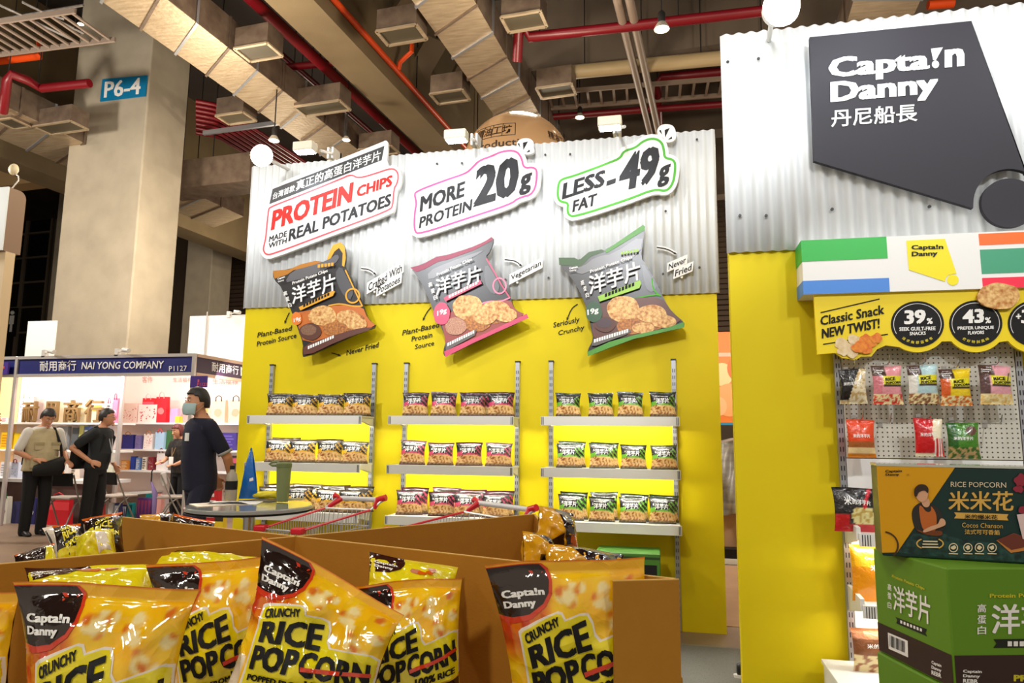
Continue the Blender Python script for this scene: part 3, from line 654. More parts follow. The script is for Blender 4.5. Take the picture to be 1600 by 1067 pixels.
bagboard('bag_cutout', 'large printed cutout of a black chip bag with green trim on the yellow wall', c8,
    ((532, 250), (630, 250), (660, 266), (690, 240), (720, 215), (800, 198), (820, 207), (1060, 44), (1072, 56), (1060, 140), (1045, 250), (1075, 290), (1110, 350), (1160, 440), (1195, 520), (1240, 590), (1320, 655), (1315, 685), (1200, 712), (1000, 757), (850, 812), (715, 866), (710, 832), (750, 757), (735, 700), (720, 620), (690, 520), (640, 420), (590, 350), (537, 297)), [
    ('raw', ((532, 250), (630, 250), (660, 266), (690, 240), (720, 215), (800, 198), (816, 214), (735, 240), (670, 305), (630, 300), (535, 296)), mat('cap_green', (36, 78, 12), .4)),
    ('raw', ((820, 207), (1060, 44), (1072, 58), (1066, 80), (830, 222)), mgreen),
    ('poly', ((600, 305), (680, 310), (760, 245), (880, 225), (1060, 100), (1040, 230), (900, 280), (740, 330), (660, 360)), baggrey),
    ('poly', ((1050, 270), (1110, 370), (1150, 450), (1090, 470), (1060, 380)), mat('foil_sheen', (0, 0, 0))),
    ('line', ((1115, 380), (1118, 430), (1140, 470), (1168, 490)), green, 10), ('line', ((1000, 505), (1080, 490), (1150, 480), (1170, 490)), green, 10),
    ('poly', ((770, 545), (860, 520), (1000, 500), (1180, 495), (1240, 595), (1318, 655), (1000, 740), (760, 770), (735, 700)), mat('bag_umber', (0, 0, 0))),
    ('ell', 1120, 640, 110, 62, CD), ('ell', 935, 570, 102, 86, CH_), ('ell', 1110, 600, 96, 56, CH_), ('ell', 980, 680, 90, 50, CD), ('ell', 1190, 650, 80, 40, CH_), ('ell', 1060, 690, 70, 36, CH_),
    ('ell', 820, 668, 66, 48, brownp), ('ell', 815, 660, 48, 30, mat('bowl_dark', (60, 30, 40), .4)),
    ('ell', 752, 590, 52, 66, dgreen), ('txt', '19g', ((712, 620), (782, 600), (710, 576)), wprint, .04),
    ('poly', ((745, 765), (850, 725), (980, 690), (985, 720), (860, 765), (735, 812)), mat('foil_text', (0, 0, 0))), ('blocks', (752, 782), (970, 715), 22, 14, wprint),
    ('raw', ((712, 838), (850, 775), (1000, 735), (1200, 690), (1316, 652), (1316, 686), (1000, 758), (850, 813), (715, 866)), mgreen),
    ('raw', ((775, 492), (1040, 390), (1048, 412), (1036, 440), (788, 525)), lime), ('blocks', (820, 498), (1010, 424), 22, 9, black),
    ('txt', '洋芋片', ((724, 484), (1046, 386), (716, 364)), wprint, .06),
    ('txt', '高', ((672, 425), (692, 419), (668, 394)), wprint, .04), ('txt', '蛋', ((688, 462), (708, 456), (684, 432)), wprint, .04), ('txt', '白', ((702, 500), (722, 494), (698, 470)), wprint, .04),
    ('txt', 'Protein Potato Chips', ((730, 352), (992, 258), (727, 328)), wprint, .03),
    ('txt', 'Captain', ((598, 326), (652, 316), (596, 310)), wprint, .04), ('txt', 'Danny', ((602, 340), (644, 332), (600, 328)), wprint, .04), ('blocks', (920, 232), (1035, 212), 18, 6, lime)])
# ---------------------------------------------------------------- handwritten notes
def note(label, cr, lines, arrow, boards, name='note_cutout', w=4):
    PN = Plane(YB-(.075 if boards else .004))
    cx = sum(q[0][0] for _, q in lines)/len(lines); cy = max(q[0][1] for _, q in lines)
    t = thing(name, label, 'sign', PN(cr(cx, cy)))
    mb = MB(); bd = MB()
    for s, q in lines:
        pts = [cr(*p) for p in q]
        if boards:
            (x0, y0), (x1, y1), (x2, y2) = pts
            e = 2.6; u = Vector((x1-x0, y1-y0)).normalized(); v = Vector((x2-x0, y2-y0)).normalized()
            vs = [(x0-u.x*e-v.x*e, y0-u.y*e-v.y*e), (x1+u.x*e-v.x*e, y1+u.y*e-v.y*e), (x1+x2-x0+u.x*e+v.x*e, y1+y2-y0+u.y*e+v.y*e), (x2-u.x*e+v.x*e, y2-u.y*e+v.y*e)]
            bd.poly([PN(p) for p in vs], wprint, Vector((0, .012, 0)))
            bl = PN(cr(*q[0])); bd.tube([(bl.x+.05, PN.Y+.01, bl.z), (bl.x+.05, YB-.035, bl.z)], .01, whitem, 6)
        txt(mb, PN, s, pts, black, .012, 3)
    if arrow:
        c = chaikin([cr(*p) for p in arrow], 2, False); a = Vector(c[-1]); d = (a-Vector(c[-4])).normalized(); n = Vector((-d.y, d.x))
        mb.strip([PN(p, 3) for p in c], .008, black)
        mb.poly([PN(tuple(p), 4) for p in (a+d*2, a-d*3.5+n*2.2, a-d*2, a-d*3.5-n*2.2)], black)
        if boards: bd.strip([PN(p, -1) for p in c], .03, wprint); bd.add([], [], wprint)
    if boards: bd.build('board', parent=t)
    mb.build('lettering', parent=t)
note('white cutout note with an arrow reading crafted with potatoes', c7, (('Crafted With', ((822, 403), (1044, 270), (824, 350))), ('Potatoes', ((884, 420), (1030, 340), (888, 374)))), ((775, 250), (830, 255), (870, 288)), True)
note('white cutout note with an arrow reading vegetarian', c8, (('Vegetarian', ((232, 404), (420, 308), (234, 360)),),), ((195, 262), (260, 268), (298, 300)), True)
note('white cutout note with an arrow reading never fried at the right', c8, (('Never', ((1218, 327), (1326, 280), (1220, 290))), ('Fried', ((1258, 370), (1360, 328), (1262, 328)))), ((1145, 185), (1210, 195), (1264, 226)), True)
note('black vinyl handwriting for plant-based protein left of the gold trimmed cutout', c7, (('Plant-Based', ((92, 706), (316, 658), (97, 672))), ('Protein Source', ((88, 764), (348, 706), (92, 730)))), ((303, 540), (288, 570), (274, 606)), False, 'wall_lettering')
note('black vinyl handwriting reading never fried below the gold trimmed cutout', c7, (('Never Fried', ((678, 822), (888, 768), (682, 786)),),), ((580, 806), (608, 812), (636, 822)), False, 'wall_lettering')
note('black vinyl handwriting in three lines left of the pink trimmed cutout', c7, (('Plant-Based', ((1045, 692), (1286, 636), (1052, 656))), ('Protein', ((1107, 732), (1242, 702), (1110, 698))), ('Source', ((1128, 782), (1254, 755), (1132, 750)))), ((1235, 505), (1206, 540), (1184, 586)), False, 'wall_lettering')
note('black vinyl handwriting reading seriously crunchy left of the green trimmed cutout', c8, (('Seriously', ((497, 698), (660, 660), (500, 654))), ('Crunchy', ((527, 746), (690, 708), (530, 706)))), ((650, 540), (612, 566), (584, 636)), False, 'wall_lettering')
# ---------------------------------------------------------------- lamps on the wall tops
def arm_lamp(label, head, clamp, Y, w):
    h = onY(head[0], head[1], Y); c = onY(clamp[0], clamp[1], YB+.02); t = thing('arm_spotlight', label, 'spotlight', Vector((c.x, c.y, 3.6)))
    m = mat('lamp_body', (222, 214, 190), .4)
    MB().box((c.x-.03, YB-.03, c.z-.06), (c.x-.012, YB+.13, c.z+.04), whitem).box((c.x+.012, YB-.03, c.z-.06), (c.x+.03, YB+.13, c.z+.04), whitem).box((c.x-.03, YB+.1, 3.58), (c.x+.03, YB+.135, c.z+.04), whitem).build('clamp', parent=t)
    MB().tube([(c.x, YB+.02, c.z), (h.x+.1, Y+.06, h.z)], .012, whitem, 8).build('arm', parent=t)
    b = MB().box((h.x-w, Y-.05, h.z-.03), (h.x+w, Y+.05, h.z+.045), m); b.build('lamp_head', parent=t, bevel=.01)
    MB().box((h.x-w*.85, Y-.04, h.z-.034), (h.x+w*.85, Y+.04, h.z-.031), lampface).build('lamp_face', parent=t)
    area('arm_or_fill_light', (h.x, Y, h.z-.05), (0, .45, -.9), w*2, .08, 2, COOL, 170)
arm_lamp('pale arm spotlight clamped on the sheet above the black Chinese banner', (477, 232), (520, 240), 4.82, .085)
arm_lamp('pale arm spotlight clamped on the sheet left of the golden balloon', (713, 214), (743, 219), 4.82, .085)
arm_lamp('pale arm spotlight clamped on the sheet right of the golden balloon', (953, 194), (964, 201), 4.82, .085)
def flood(label, px, py, Y, r, pw, aimd, topY, topZ):
    c = onY(px, py, Y); t = thing('floodlight', label, 'floodlight', c-Vector((0, 0, r)))
    d = Vector((.25, -.95, -.2)).normalized()
    q = d.to_track_quat('Z', 'Y').to_matrix().to_4x4(); M = Matrix.Translation(c) @ q
    MB().lathe((0, 0, 0), [(r*.35, -r*1.1), (r*.8, -r*.6), (r, 0), (r*1.02, r*.1)], whitem, 24, cap=False).xf(M).build('reflector', parent=t, smooth=40)
    MB().ball((0, 0, -r*.05), (r*.62, r*.62, r*.5), lampface).xf(M).build('bulb', parent=t, smooth=True)
    MB().lathe((0, 0, 0), [(r*1.0, r*.1), (r*1.06, r*.3), (r*.9, r*.7)], glass, 24, cap=False).xf(M).build('lens', parent=t, smooth=40)
    MB().tube([c-d*r, (c.x, topY, topZ+.02), (c.x, topY, topZ-.1)], .014, whitem, 8).build('bracket', parent=t, smooth=40)
    l = bpy.data.lights.new('floodlight_glow', 'POINT'); l.energy = pw*.07; l.shadow_soft_size = .09; l.color = COOL
    o = bpy.data.objects.new('floodlight_glow', l); COL.objects.link(o); o.location = c+d*(r*.8+.1)
flood('glaring round floodlight at the left end of the long white sheet', 410, 244, 4.95, .085, 170, (.25, -.3, -.6), YB+.02, 3.66)
flood('glaring floodlight above the tall white sheet at the upper right', 1218, 14, 3.75, .095, 200, (-.25, -.3, -.6), YR+.02, 3.7)
area('arm_or_fill_light', (1.2, YR-.75, 3.85), (0, .5, -.85), .3, .1, 6, COOL, 170)  # unseen fill added to brighten the right sheet, without a lamp body
area('arm_or_fill_light', (2.3, YR-.75, 3.85), (0, .5, -.85), .3, .1, 6, COOL, 170)  # second added fill for the right sheet, farther right
# ---------------------------------------------------------------- shelf bays on the yellow wall
BAYS = ((-3.259, -2.333, 'left'), (-2.054, -1.132, 'middle'), (-.867, .057, 'right'))
SHZ = ((1.512, 'top'), (1.142, 'middle'), (.766, 'bottom'))
def upright(x, y, z1, label, gap=()):
    t = thing('shelf_upright', label, 'upright', (x, y-.02, 0))
    s = MB().box((x-.016, y-.032, .006), (x+.016, y, z1), steel)
    MB().box((x-.02, y-.036, z1), (x+.02, y, z1+.012), dark).build('cap', parent=t)
    n = int((z1-.1)/.05)
    for i in range(n):
        z = .1+i*.05
        for dx in (-.007, .007): s.box((x+dx-.0025, y-.0335, z), (x+dx+.0025, y-.0315, z+.026), dsteel)
    s.build('channel', parent=t)
for a, b, w in BAYS:
    upright(a, YB, 1.94, 'slotted steel upright at the left of the %s shelf bay' % w)
    upright(b, YB, 1.94, 'slotted steel upright at the right of the %s shelf bay' % w)
SF = 5.09
for bi, (a, b, w) in enumerate(BAYS):
    for si, (z, lv) in enumerate(SHZ):
        t = thing('wall_shelf', 'white metal shelf, %s of three in the %s bay of the yellow wall' % (lv, w), 'shelf', ((a+b)/2, SF+.14, z-.06), 0, 'white shelves on the yellow wall')
        MB().box((a-.02, SF, z-.012), (b+.02, YB-.034, z), whitem).build('board', parent=t)
        e = MB().box((a-.03, SF-.012, z-.064), (b+.03, SF, z+.002), whitem)
        for x in (a-.022, a-.012, b+.012, b+.022): e.box((x-.0025, SF-.0135, z-.06), (x+.0025, SF-.0115, z-.004), dsteel)
        e.build('front_rail', parent=t)
        for x in (a, b): MB().hexa([(x-.012, SF+.01, z-.03), (x+.012, SF+.01, z-.03), (x+.012, YB-.033, z-.075), (x-.012, YB-.033, z-.075)], [(x-.012, SF+.01, z-.013), (x+.012, SF+.01, z-.013), (x+.012, YB-.033, z-.013), (x-.012, YB-.033, z-.013)], whitem).build('bracket', parent=t)
        if si < 2: 
            MB().box((a+.01, SF+.06, z-.02), (b-.01, SF+.075, z-.0125), led).build('led_strip', parent=t)
# ---------------------------------------------------------------- small black chip bags
def chip_art(acc, acc2):
    def col(u, v):
        # u to the right, v upwards on the front
        n = noise.noise(Vector((u*9, v*9, acc[0]*.1)))
        if v > .93: return rgb(acc2)
        if v > .86: return rgb((44, 42, 42))
        if v < .05: return rgb(acc2)
        top = .40 + .10*math.sin(u*3.1) - .1*max(0, u-.6)
        if v < top:
            k = noise.noise(Vector((u*13+3, v*15, 2.2)))
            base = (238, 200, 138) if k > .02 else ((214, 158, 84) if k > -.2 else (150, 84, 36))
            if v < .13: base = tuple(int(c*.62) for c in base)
            return rgb(base)
        if v < top+.035 and u > .35: return rgb(acc)
        if u > .74 and abs(math.sin((u*1.2+v)*16)) > .92: return rgb(acc)
        if u < .2 and v < top+.16: return rgb(acc)
        return rgb((30, 28, 30) if n < .2 else (46, 44, 46))
    return col
def pillow(W_, H_, T, pinch, seed, flare=.0, lean=0):
    rn = random.Random(seed); ph = [rn.uniform(0, 6.28) for _ in range(6)]
    def surf(u, v, side, off=0):
        m = max(0, min(1, (v-.06)/.86)); s = math.sin(math.pi*m)**.6 if 0 < m < 1 else 0
        x = (u-.5)*W_*(1-pinch*math.sin(math.pi*min(1, max(0, v)))**.8)
        w = max(0, 1-abs(2*u-1)**2.4)**.6
        y = T*s*w*(1+.10*math.sin(7*u+ph[0])*math.sin(6*v+ph[1]))
        y += .02*T*0
        edge = (1-s)*W_*.018*math.sin(9*u+ph[2])
        cr = W_*.012*math.sin(16*u+ph[3]+3*v)*(math.exp(-((v-.9)/.12)**2)+math.exp(-((v-.08)/.1)**2))
        z = v*H_ + W_*.02*math.sin(3*u+ph[4])*v
        return Vector((x, -side*(y+off+.0006)+edge+cr+lean*v*v, z))
    return surf
def cut_grid(vs, fs, nu, nv, bounds=None):
    """cut flat lettering along grid lines so that it can follow a curved face"""
    bm = bmesh.new(); bv = [bm.verts.new((v[0], v[1], 0)) for v in vs]
    for f in fs:
        try: bm.faces.new([bv[i] for i in f])
        except ValueError: pass
    x0 = min(v[0] for v in vs); x1 = max(v[0] for v in vs); y0 = min(v[1] for v in vs); y1 = max(v[1] for v in vs)
    for i in range(1, nu):
        if x0 < i/nu < x1: bmesh.ops.bisect_plane(bm, geom=bm.verts[:]+bm.edges[:]+bm.faces[:], plane_co=(i/nu, 0, 0), plane_no=(1, 0, 0))
    for j in range(1, nv):
        if y0 < j/nv < y1: bmesh.ops.bisect_plane(bm, geom=bm.verts[:]+bm.edges[:]+bm.faces[:], plane_co=(0, j/nv, 0), plane_no=(0, 1, 0))
    bm.verts.index_update(); r = ([v.co.copy() for v in bm.verts], [[v.index for v in f.verts] for f in bm.faces]); bm.free(); return r
def decal(mb, surf, vs, fs, m, off, nu=14, nv=14):
    v2, f2 = cut_grid(vs, fs, nu, nv); mb.add([surf(v[0], v[1], 1, off) for v in v2], f2, m)
def quad_text(s, bl, br, tr, tl, bold=.04):
    vs, fs, _ = text2d(s, bold)
    bl, br, tr, tl = [Vector(p) for p in (bl, br, tr, tl)]
    return [tuple((bl*(1-u)+br*u)*(1-v)+(tl*(1-u)+tr*u)*v) for u, v, _ in vs], fs
FLAV = {'gold': ((226, 170, 30), (60, 44, 20)), 'pink': ((214, 70, 110), (70, 22, 40)), 'green': ((110, 180, 50), (26, 44, 20))}
CHIPME = {}
for fl, (a1, a2) in FLAV.items():
    for k in range(3):
        surf = pillow(.185, .185, .034, .12, 11+k*7+len(fl), lean=(-.01, .012, .0)[k])
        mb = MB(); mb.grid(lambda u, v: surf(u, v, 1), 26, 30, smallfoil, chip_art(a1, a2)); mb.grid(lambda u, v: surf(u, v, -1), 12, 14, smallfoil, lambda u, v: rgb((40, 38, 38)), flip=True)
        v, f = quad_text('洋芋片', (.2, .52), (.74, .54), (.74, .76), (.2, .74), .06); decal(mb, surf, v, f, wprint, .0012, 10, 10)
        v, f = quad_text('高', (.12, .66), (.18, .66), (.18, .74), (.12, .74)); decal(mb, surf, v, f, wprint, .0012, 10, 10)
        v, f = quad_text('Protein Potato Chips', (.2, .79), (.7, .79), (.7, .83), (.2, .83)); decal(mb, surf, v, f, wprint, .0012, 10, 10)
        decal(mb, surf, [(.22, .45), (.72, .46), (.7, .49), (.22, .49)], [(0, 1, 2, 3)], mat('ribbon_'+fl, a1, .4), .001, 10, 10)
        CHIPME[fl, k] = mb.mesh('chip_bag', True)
NTH = ('leftmost', 'second from the left', 'second from the right', 'rightmost')
rows = {  # pixel centres of the bags on each shelf, and which of them have a second bag behind
    (0, 0): ((437, 476, 517, 558), ()), (0, 1): ((434, 472, 514, 553), (0,)), (0, 2): ((424, 466, 512, 550), (0, 1, 2, 3)),
    (1, 0): ((649, 693, 739, 783), (2,)), (1, 1): ((644, 688, 733, 779), ()), (1, 2): ((639, 690, 730, 774), (0, 1, 2, 3)),
    (2, 0): ((888, 939, 985, 1036), ()), (2, 1): ((889, 941, 990, 1038), (0, 1)), (2, 2): ((892, 940, 988, 1035), (0, 1, 2, 3))}
rn = random.Random(3)
for (bi, si), (xs, behind) in rows.items():
    fl = ('gold', 'pink', 'green')[bi]; z = SHZ[si][0]; trim = fl
    for i, px in enumerate(xs):
        p = onZ(px, 683, CH); c = onY(px, (640, 720, 800)[si], SF+.085)
        c = c if True else p
        def put(y, k, extra, dx=0, sc=1):
            o = bpy.data.objects.new('chip_bag', CHIPME[fl, k]); COL.objects.link(o)
            o.location = (c.x+dx, y, z+.001); o.rotation_euler = (R(rn.uniform(-9, -4)) if not extra else R(-3), 0, R(rn.uniform(-4, 14) + (10 if bi == 0 else 5 if bi == 1 else 0)))
            o.scale = (sc*(1.2, 1.13, 1.04)[bi], sc, sc*rn.uniform(.93, 1.02))
            tag(o, '%s accented black chip bag %s%s, %s shelf, %s bay' % (fl, 'behind the one ' if extra else '', NTH[i], SHZ[si][1], BAYS[bi][2]), 'chip bag', '%s accented chip bags on the %s shelf' % (fl, SHZ[si][1]))
        put(SF+.085, (i+si) % 3, False)
        if i in behind: put(SF+.175, (i+si+1) % 3, True, .012, 1.08 if si else 1.0)
# green carton on the floor under the right bay
def carton(name, label, x0, y0, w, d, z0, h, m, tape=True):
    t = thing(name, label, 'box', (x0+w/2, y0+d/2, z0))
    MB().box((x0, y0, z0), (x0+w, y0+d, z0+h), m).build('body', parent=t, bevel=.004)
    return t
g0 = onY(930, 862, 4.85); g1 = onY(1031, 862, 4.85)
t = carton('green_carton', 'green carton standing on the floor under the right shelf bay', g0.x, 4.85, g1.x-g0.x, .3, .006, g0.z-.006+.0, mat('green_card', (66, 120, 34), .5))
mb = MB()
mb.box((g0.x+.0, 4.848, g0.z-.035), (g1.x, 4.85, g0.z-.02), mat('green_dark', (34, 60, 22), .5)); mb.box((g1.x-.1, 4.848, g0.z-.17), (g1.x-.02, 4.85, g0.z-.07), black); mb.box((g0.x+.02, 4.847, .1), (g1.x-.02, 4.85, .16), black)
mb.build('print', parent=t)
# ---------------------------------------------------------------- logo board, striped canopy and header on the right wall
def c4(x, y): return (1100+x/2.668, y/2.668)
def cc(x, y): return (1240+x/4.4444, 350+y/4.4444)
PL = Plane(YR-.09)
cx, cy, rg = 1275, 845, 152
arc = [(cx+rg*math.cos(R(a)), cy-rg*.93*math.sin(R(a))) for a in range(62, 181, 8)]
pts = [c4(*p) for p in [(440, 155), (1115, 87), (1342, 725)] + arc + [(1122, 868), (458, 670)]]
t = thing('logo_board', 'big dark logo board with white brand lettering on the tall white sheet', 'sign', PL(c4(800, 600)))
MB().poly([PL(p) for p in pts], navyp, Vector((0, .03, 0))).build('board', parent=t)
MB().poly([PL(c4(*p)) for p in ell(1275, 845, 119, 102, 40)], navyp, Vector((0, .03, 0))).build('round_board', parent=t)
mb = MB()
def brand(mb, plane, s1, s2, q1, q2, m, k=3, bold=.06):
    txt(mb, plane, s1, q1, m, bold, k); txt(mb, plane, s2, q2, m, bold, k)
txt(mb, PL, 'Capta', (c4(519, 350), c4(942, 312), c4(519, 242)), wprint, .055)
txt(mb, PL, 'n', (c4(1003, 282), c4(1086, 274), c4(1003, 207)), wprint, .055)
mb.poly([PL(c4(*p), 3) for p in ((946, 203), (996, 197), (990, 208), (966, 252), (955, 250))], wprint); mb.poly([PL(c4(*p), 3) for p in ell(965, 268, 15, 16, 16)], wprint)
txt(mb, PL, 'Danny', (c4(527, 452), c4(978, 414), c4(527, 342)), wprint, .055)
txt(mb, PL, '丹尼船長', (c4(530, 531), c4(890, 506), c4(530, 457)), wprint, .045)
mb.build('lettering', parent=t)
s = MB()
for p in ((500, 250), (800, 700), (1250, 850), (1080, 200)): a = PL(c4(*p)); s.tube([(a.x, YR-.06, a.z), (a.x, YR-.035, a.z)], .012, whitem, 8)
s.build('spacer', parent=t)
CX0, CY0, CZ0, CZ1, CX1 = .735, 3.965, 2.138, 2.436, 2.1
t = thing('striped_canopy', 'white canopy box with green and blue stripes and a small yellow logo', 'canopy', (1.4, CY0+.09, CZ0))
cw = mat('canopy_white', (240, 239, 236), .45)
MB().box((CX0, CY0, CZ0), (CX1, YR-.003, CZ1), cw).build('body', parent=t)
PC = Plane(CY0-.001)
def zc(y, x=1300): return onY(x, y, CY0).z
zs = [CZ1, zc(407), zc(437.5), zc(456)]
xm = onY(1386, 390, CY0).x; xr = onY(1530, 380, CY0).x
cg, cb = mat('stripe_green', (44, 184, 72), .45), mat('stripe_blue', (70, 136, 222), .45)
for za, zb, m in ((zs[0], zs[1], cg), (zs[2], CZ0, cb)):
    mb = MB(); mb.add([(xm, CY0-.0015, zb), (CX0-.0015, CY0-.0015, zb), (CX0-.0015, YR-.004, zb), (xm, CY0-.0015, za+.0005), (CX0-.0015, CY0-.0015, za+.0005), (CX0-.0015, YR-.004, za+.0005)], [(0, 3, 4, 1), (1, 4, 5, 2)], m); mb.build('stripe', parent=t, solid=.001)
for y0, y1, m in ((364, 382, mat('stripe_orange', (250, 112, 34), .45)), (389, 427, mat('stripe_teal', (66, 160, 122), .45)), (433.5, 455, mat('stripe_crimson', (246, 34, 72), .45))):
    mb = MB(); mb.box((xr, CY0-.0015, max(CZ0, zc(y1, 1560))), (CX1, CY0, min(CZ1+.0005, zc(y0, 1560))), m); mb.build('stripe', parent=t)
mb = MB(); yl = mat('logo_yellow', (248, 230, 0), .45)
mb.poly([PC(cc(*p), 1) for p in ((783, 115), (1050, 102), (1132, 345), (1110, 345), (1075, 355), (1055, 375), (1052, 400), (800, 318))], yl)
mb.poly([PC(cc(*p), 1) for p in ell(1106, 388, 40, 38, 24)], yl)
txt(mb, PC, 'Capta!n', (cc(818, 186), cc(1040, 182), cc(818, 146)), inkgrey, .05); txt(mb, PC, 'Danny', (cc(820, 234), cc(1000, 228), cc(820, 192)), inkgrey, .05)
mb.build('emblem', parent=t)
PH = Plane(3.985)
def arcp(cx, cy, rx, ry, a0, a1, n=14): return [(cx+rx*math.cos(R(a0+(a1-a0)*i/(n-1))), cy-ry*math.sin(R(a0+(a1-a0)*i/(n-1)))) for i in range(n)]
hp = [(140, 488), (1900, 430), (1900, 900)] + arcp(1672, 700, 222, 195, -60, -145) + arcp(1265, 690, 215, 200, -40, -142) + arcp(860, 695, 215, 195, -38, -125) + [(640, 842), (580, 870), (540, 920), (470, 920), (430, 945), (385, 935), (340, 930), (290, 895), (165, 905)]
t = thing('header_board', 'yellow header board with round black percentage badges below the striped canopy', 'sign', PH(cc(900, 900)))
MB().poly([PH(cc(*p)) for p in hp], mat('header_yellow', (240, 212, 0), .5), Vector((0, .02, 0))).build('board', parent=t)
mb = MB()
txt(mb, PH, 'Classic Snack', (cc(186, 706), cc(630, 624), cc(186, 640)), black, .035); txt(mb, PH, 'NEW TWIST!', (cc(196, 796), cc(598, 722), cc(196, 728)), black, .05)
mb.strip([PH(cc(188, 615), 2), PH(cc(597, 520), 2)], .006, black); mb.strip([PH(cc(205, 835), 2), PH(cc(655, 765), 2)], .006, black)
rb = random.Random(5)
for i in range(11):
    m = mat('popcorn_cream', (236, 216, 180), .5, var=(50, .2, (214, 184, 130))) if i < 5 else mat('popcorn_caramel', (240, 150, 40), .5, var=(50, .2, (214, 100, 20)))
    bx, by = ((330, 830), (390, 860), (420, 800), (350, 880), (410, 895), (500, 800), (470, 840), (540, 820), (510, 870), (575, 795), (450, 860))[i]
    mb.poly([PH(p, 3+i) for p in [cc(*q) for q in blob(bx, by, 44, 36, 12, .25, i)]], m)
mb.build('artwork', parent=t)
def badge(px, py, num, l1, l2, l3, pct=True):
    b = MB(); b.poly([PH(cc(*p), 2) for p in ell(px, py, 185, 160, 40)], black)
    b.strip([PH(cc(*p), 4) for p in arcp(px, py, 165, 142, -28, 208, 40)], .0025, wprint); b = b.build('badge', parent=t); mb = MB()
    if num[0] == '+': txt(mb, PH, '+', (cc(px-128, py-30), cc(px-92, py-32), cc(px-128, py-66)), wprint, .06, 5); num = num[1:]
    txt(mb, PH, num, (cc(px-92, py+2), cc(px+58, py-4), cc(px-92, py-96)), wprint, .06, 5)
    if pct: txt(mb, PH, '%', (cc(px+64, py), cc(px+106, py-2), cc(px+64, py-42)), wprint, .05, 5)
    if l1: txt(mb, PH, l1, (cc(px-126, py+48), cc(px+126, py+42), cc(px-126, py+22)), wprint, .04, 5); txt(mb, PH, l2, (cc(px-54, py+78), cc(px+58, py+74), cc(px-54, py+54)), wprint, .04, 5)
    if l3:
        for i, ch in enumerate(l3):
            a = R(-90+(i-(len(l3)-1)/2)*13); c = (px+148*math.cos(a), py-128*math.sin(a)); r = (math.cos(a+R(90)), -math.sin(a+R(90))*.9); u = (-math.cos(a), math.sin(a)*.9)
            q = lambda s, v: cc(c[0]+r[0]*s*12+u[0]*v*11, c[1]+r[1]*s*12+u[1]*v*11)
            txt(mb, PH, ch, (q(-1, -1), q(1, -1), q(-1, 1)), mat('badge_yellow', (226, 206, 40), .5), .03, 5)
    mb.build('lettering', parent=b)
badge(860, 695, '39', 'SEEK GUILT-FREE', 'SNACKS', '追求無罪惡零食')
badge(1265, 690, '43', 'PREFER UNIQUE', 'FLAVORS', '偏好特別風味')
badge(1672, 690, '+3', None, None, None, False)
o = MB().poly([Plane(3.96)(p) for p in chaikin([cc(*q) for q in blob(1428, 500, 148, 95, 18, .08, 4)], 1)], chipm, Vector((0, .015, 0))).build('cracker_cutout', recent=True)
tag(o, 'printed cutout of a rice cracker overlapping the second badge', 'sign')
# ---------------------------------------------------------------- pegboard bay
pm = mat('pegboard', (206, 202, 190), .55); nt = pm.node_tree; bs = nt.nodes['Principled BSDF']; tc = nt.nodes['Texture Coordinate']
vm = nt.nodes.new('ShaderNodeVectorMath'); vm.operation = 'SCALE'; vm.inputs['Scale'].default_value = 1/.0245; nt.links.new(tc.outputs['Object'], vm.inputs[0])
fr_ = nt.nodes.new('ShaderNodeVectorMath'); fr_.operation = 'FRACTION'; nt.links.new(vm.outputs[0], fr_.inputs[0])
sb = nt.nodes.new('ShaderNodeVectorMath'); sb.operation = 'SUBTRACT'; sb.inputs[1].default_value = (.5, .5, .5); nt.links.new(fr_.outputs[0], sb.inputs[0])
ml = nt.nodes.new('ShaderNodeVectorMath'); ml.operation = 'MULTIPLY'; ml.inputs[1].default_value = (1, 0, 1); nt.links.new(sb.outputs[0], ml.inputs[0])
ln = nt.nodes.new('ShaderNodeVectorMath'); ln.operation = 'LENGTH'; nt.links.new(ml.outputs[0], ln.inputs[0])
lt_ = nt.nodes.new('ShaderNodeMath'); lt_.operation = 'LESS_THAN'; lt_.inputs[1].default_value = .17; nt.links.new(ln.outputs['Value'], lt_.inputs[0])
mx = nt.nodes.new('ShaderNodeMix'); mx.data_type = 'RGBA'; mx.inputs[6].default_value = rgb((206, 202, 190)); mx.inputs[7].default_value = rgb((70, 66, 60)); nt.links.new(lt_.outputs[0], mx.inputs[0]); nt.links.new(mx.outputs[2], bs.inputs['Base Color'])
BX0, BX1, PY = .915, 1.79, YR-.05
tag(MB().box((BX0+.02, PY, 1.27), (BX1-.02, PY+.02, 2.13), pm).build('pegboard', recent=True), 'perforated white pegboard hung with snack bags', 'pegboard')
upright(BX0, YR-.02, 2.13, 'slotted steel upright at the left edge of the pegboard'); upright(BX1, YR-.02, 2.13, 'slotted steel upright at the right edge of the pegboard')
tag(MB().box((BX0+.02, PY, .05), (BX1-.02, PY+.02, 1.265), white).build('back_panel', recent=True), 'plain white back panel below the pegboard', 'panel')
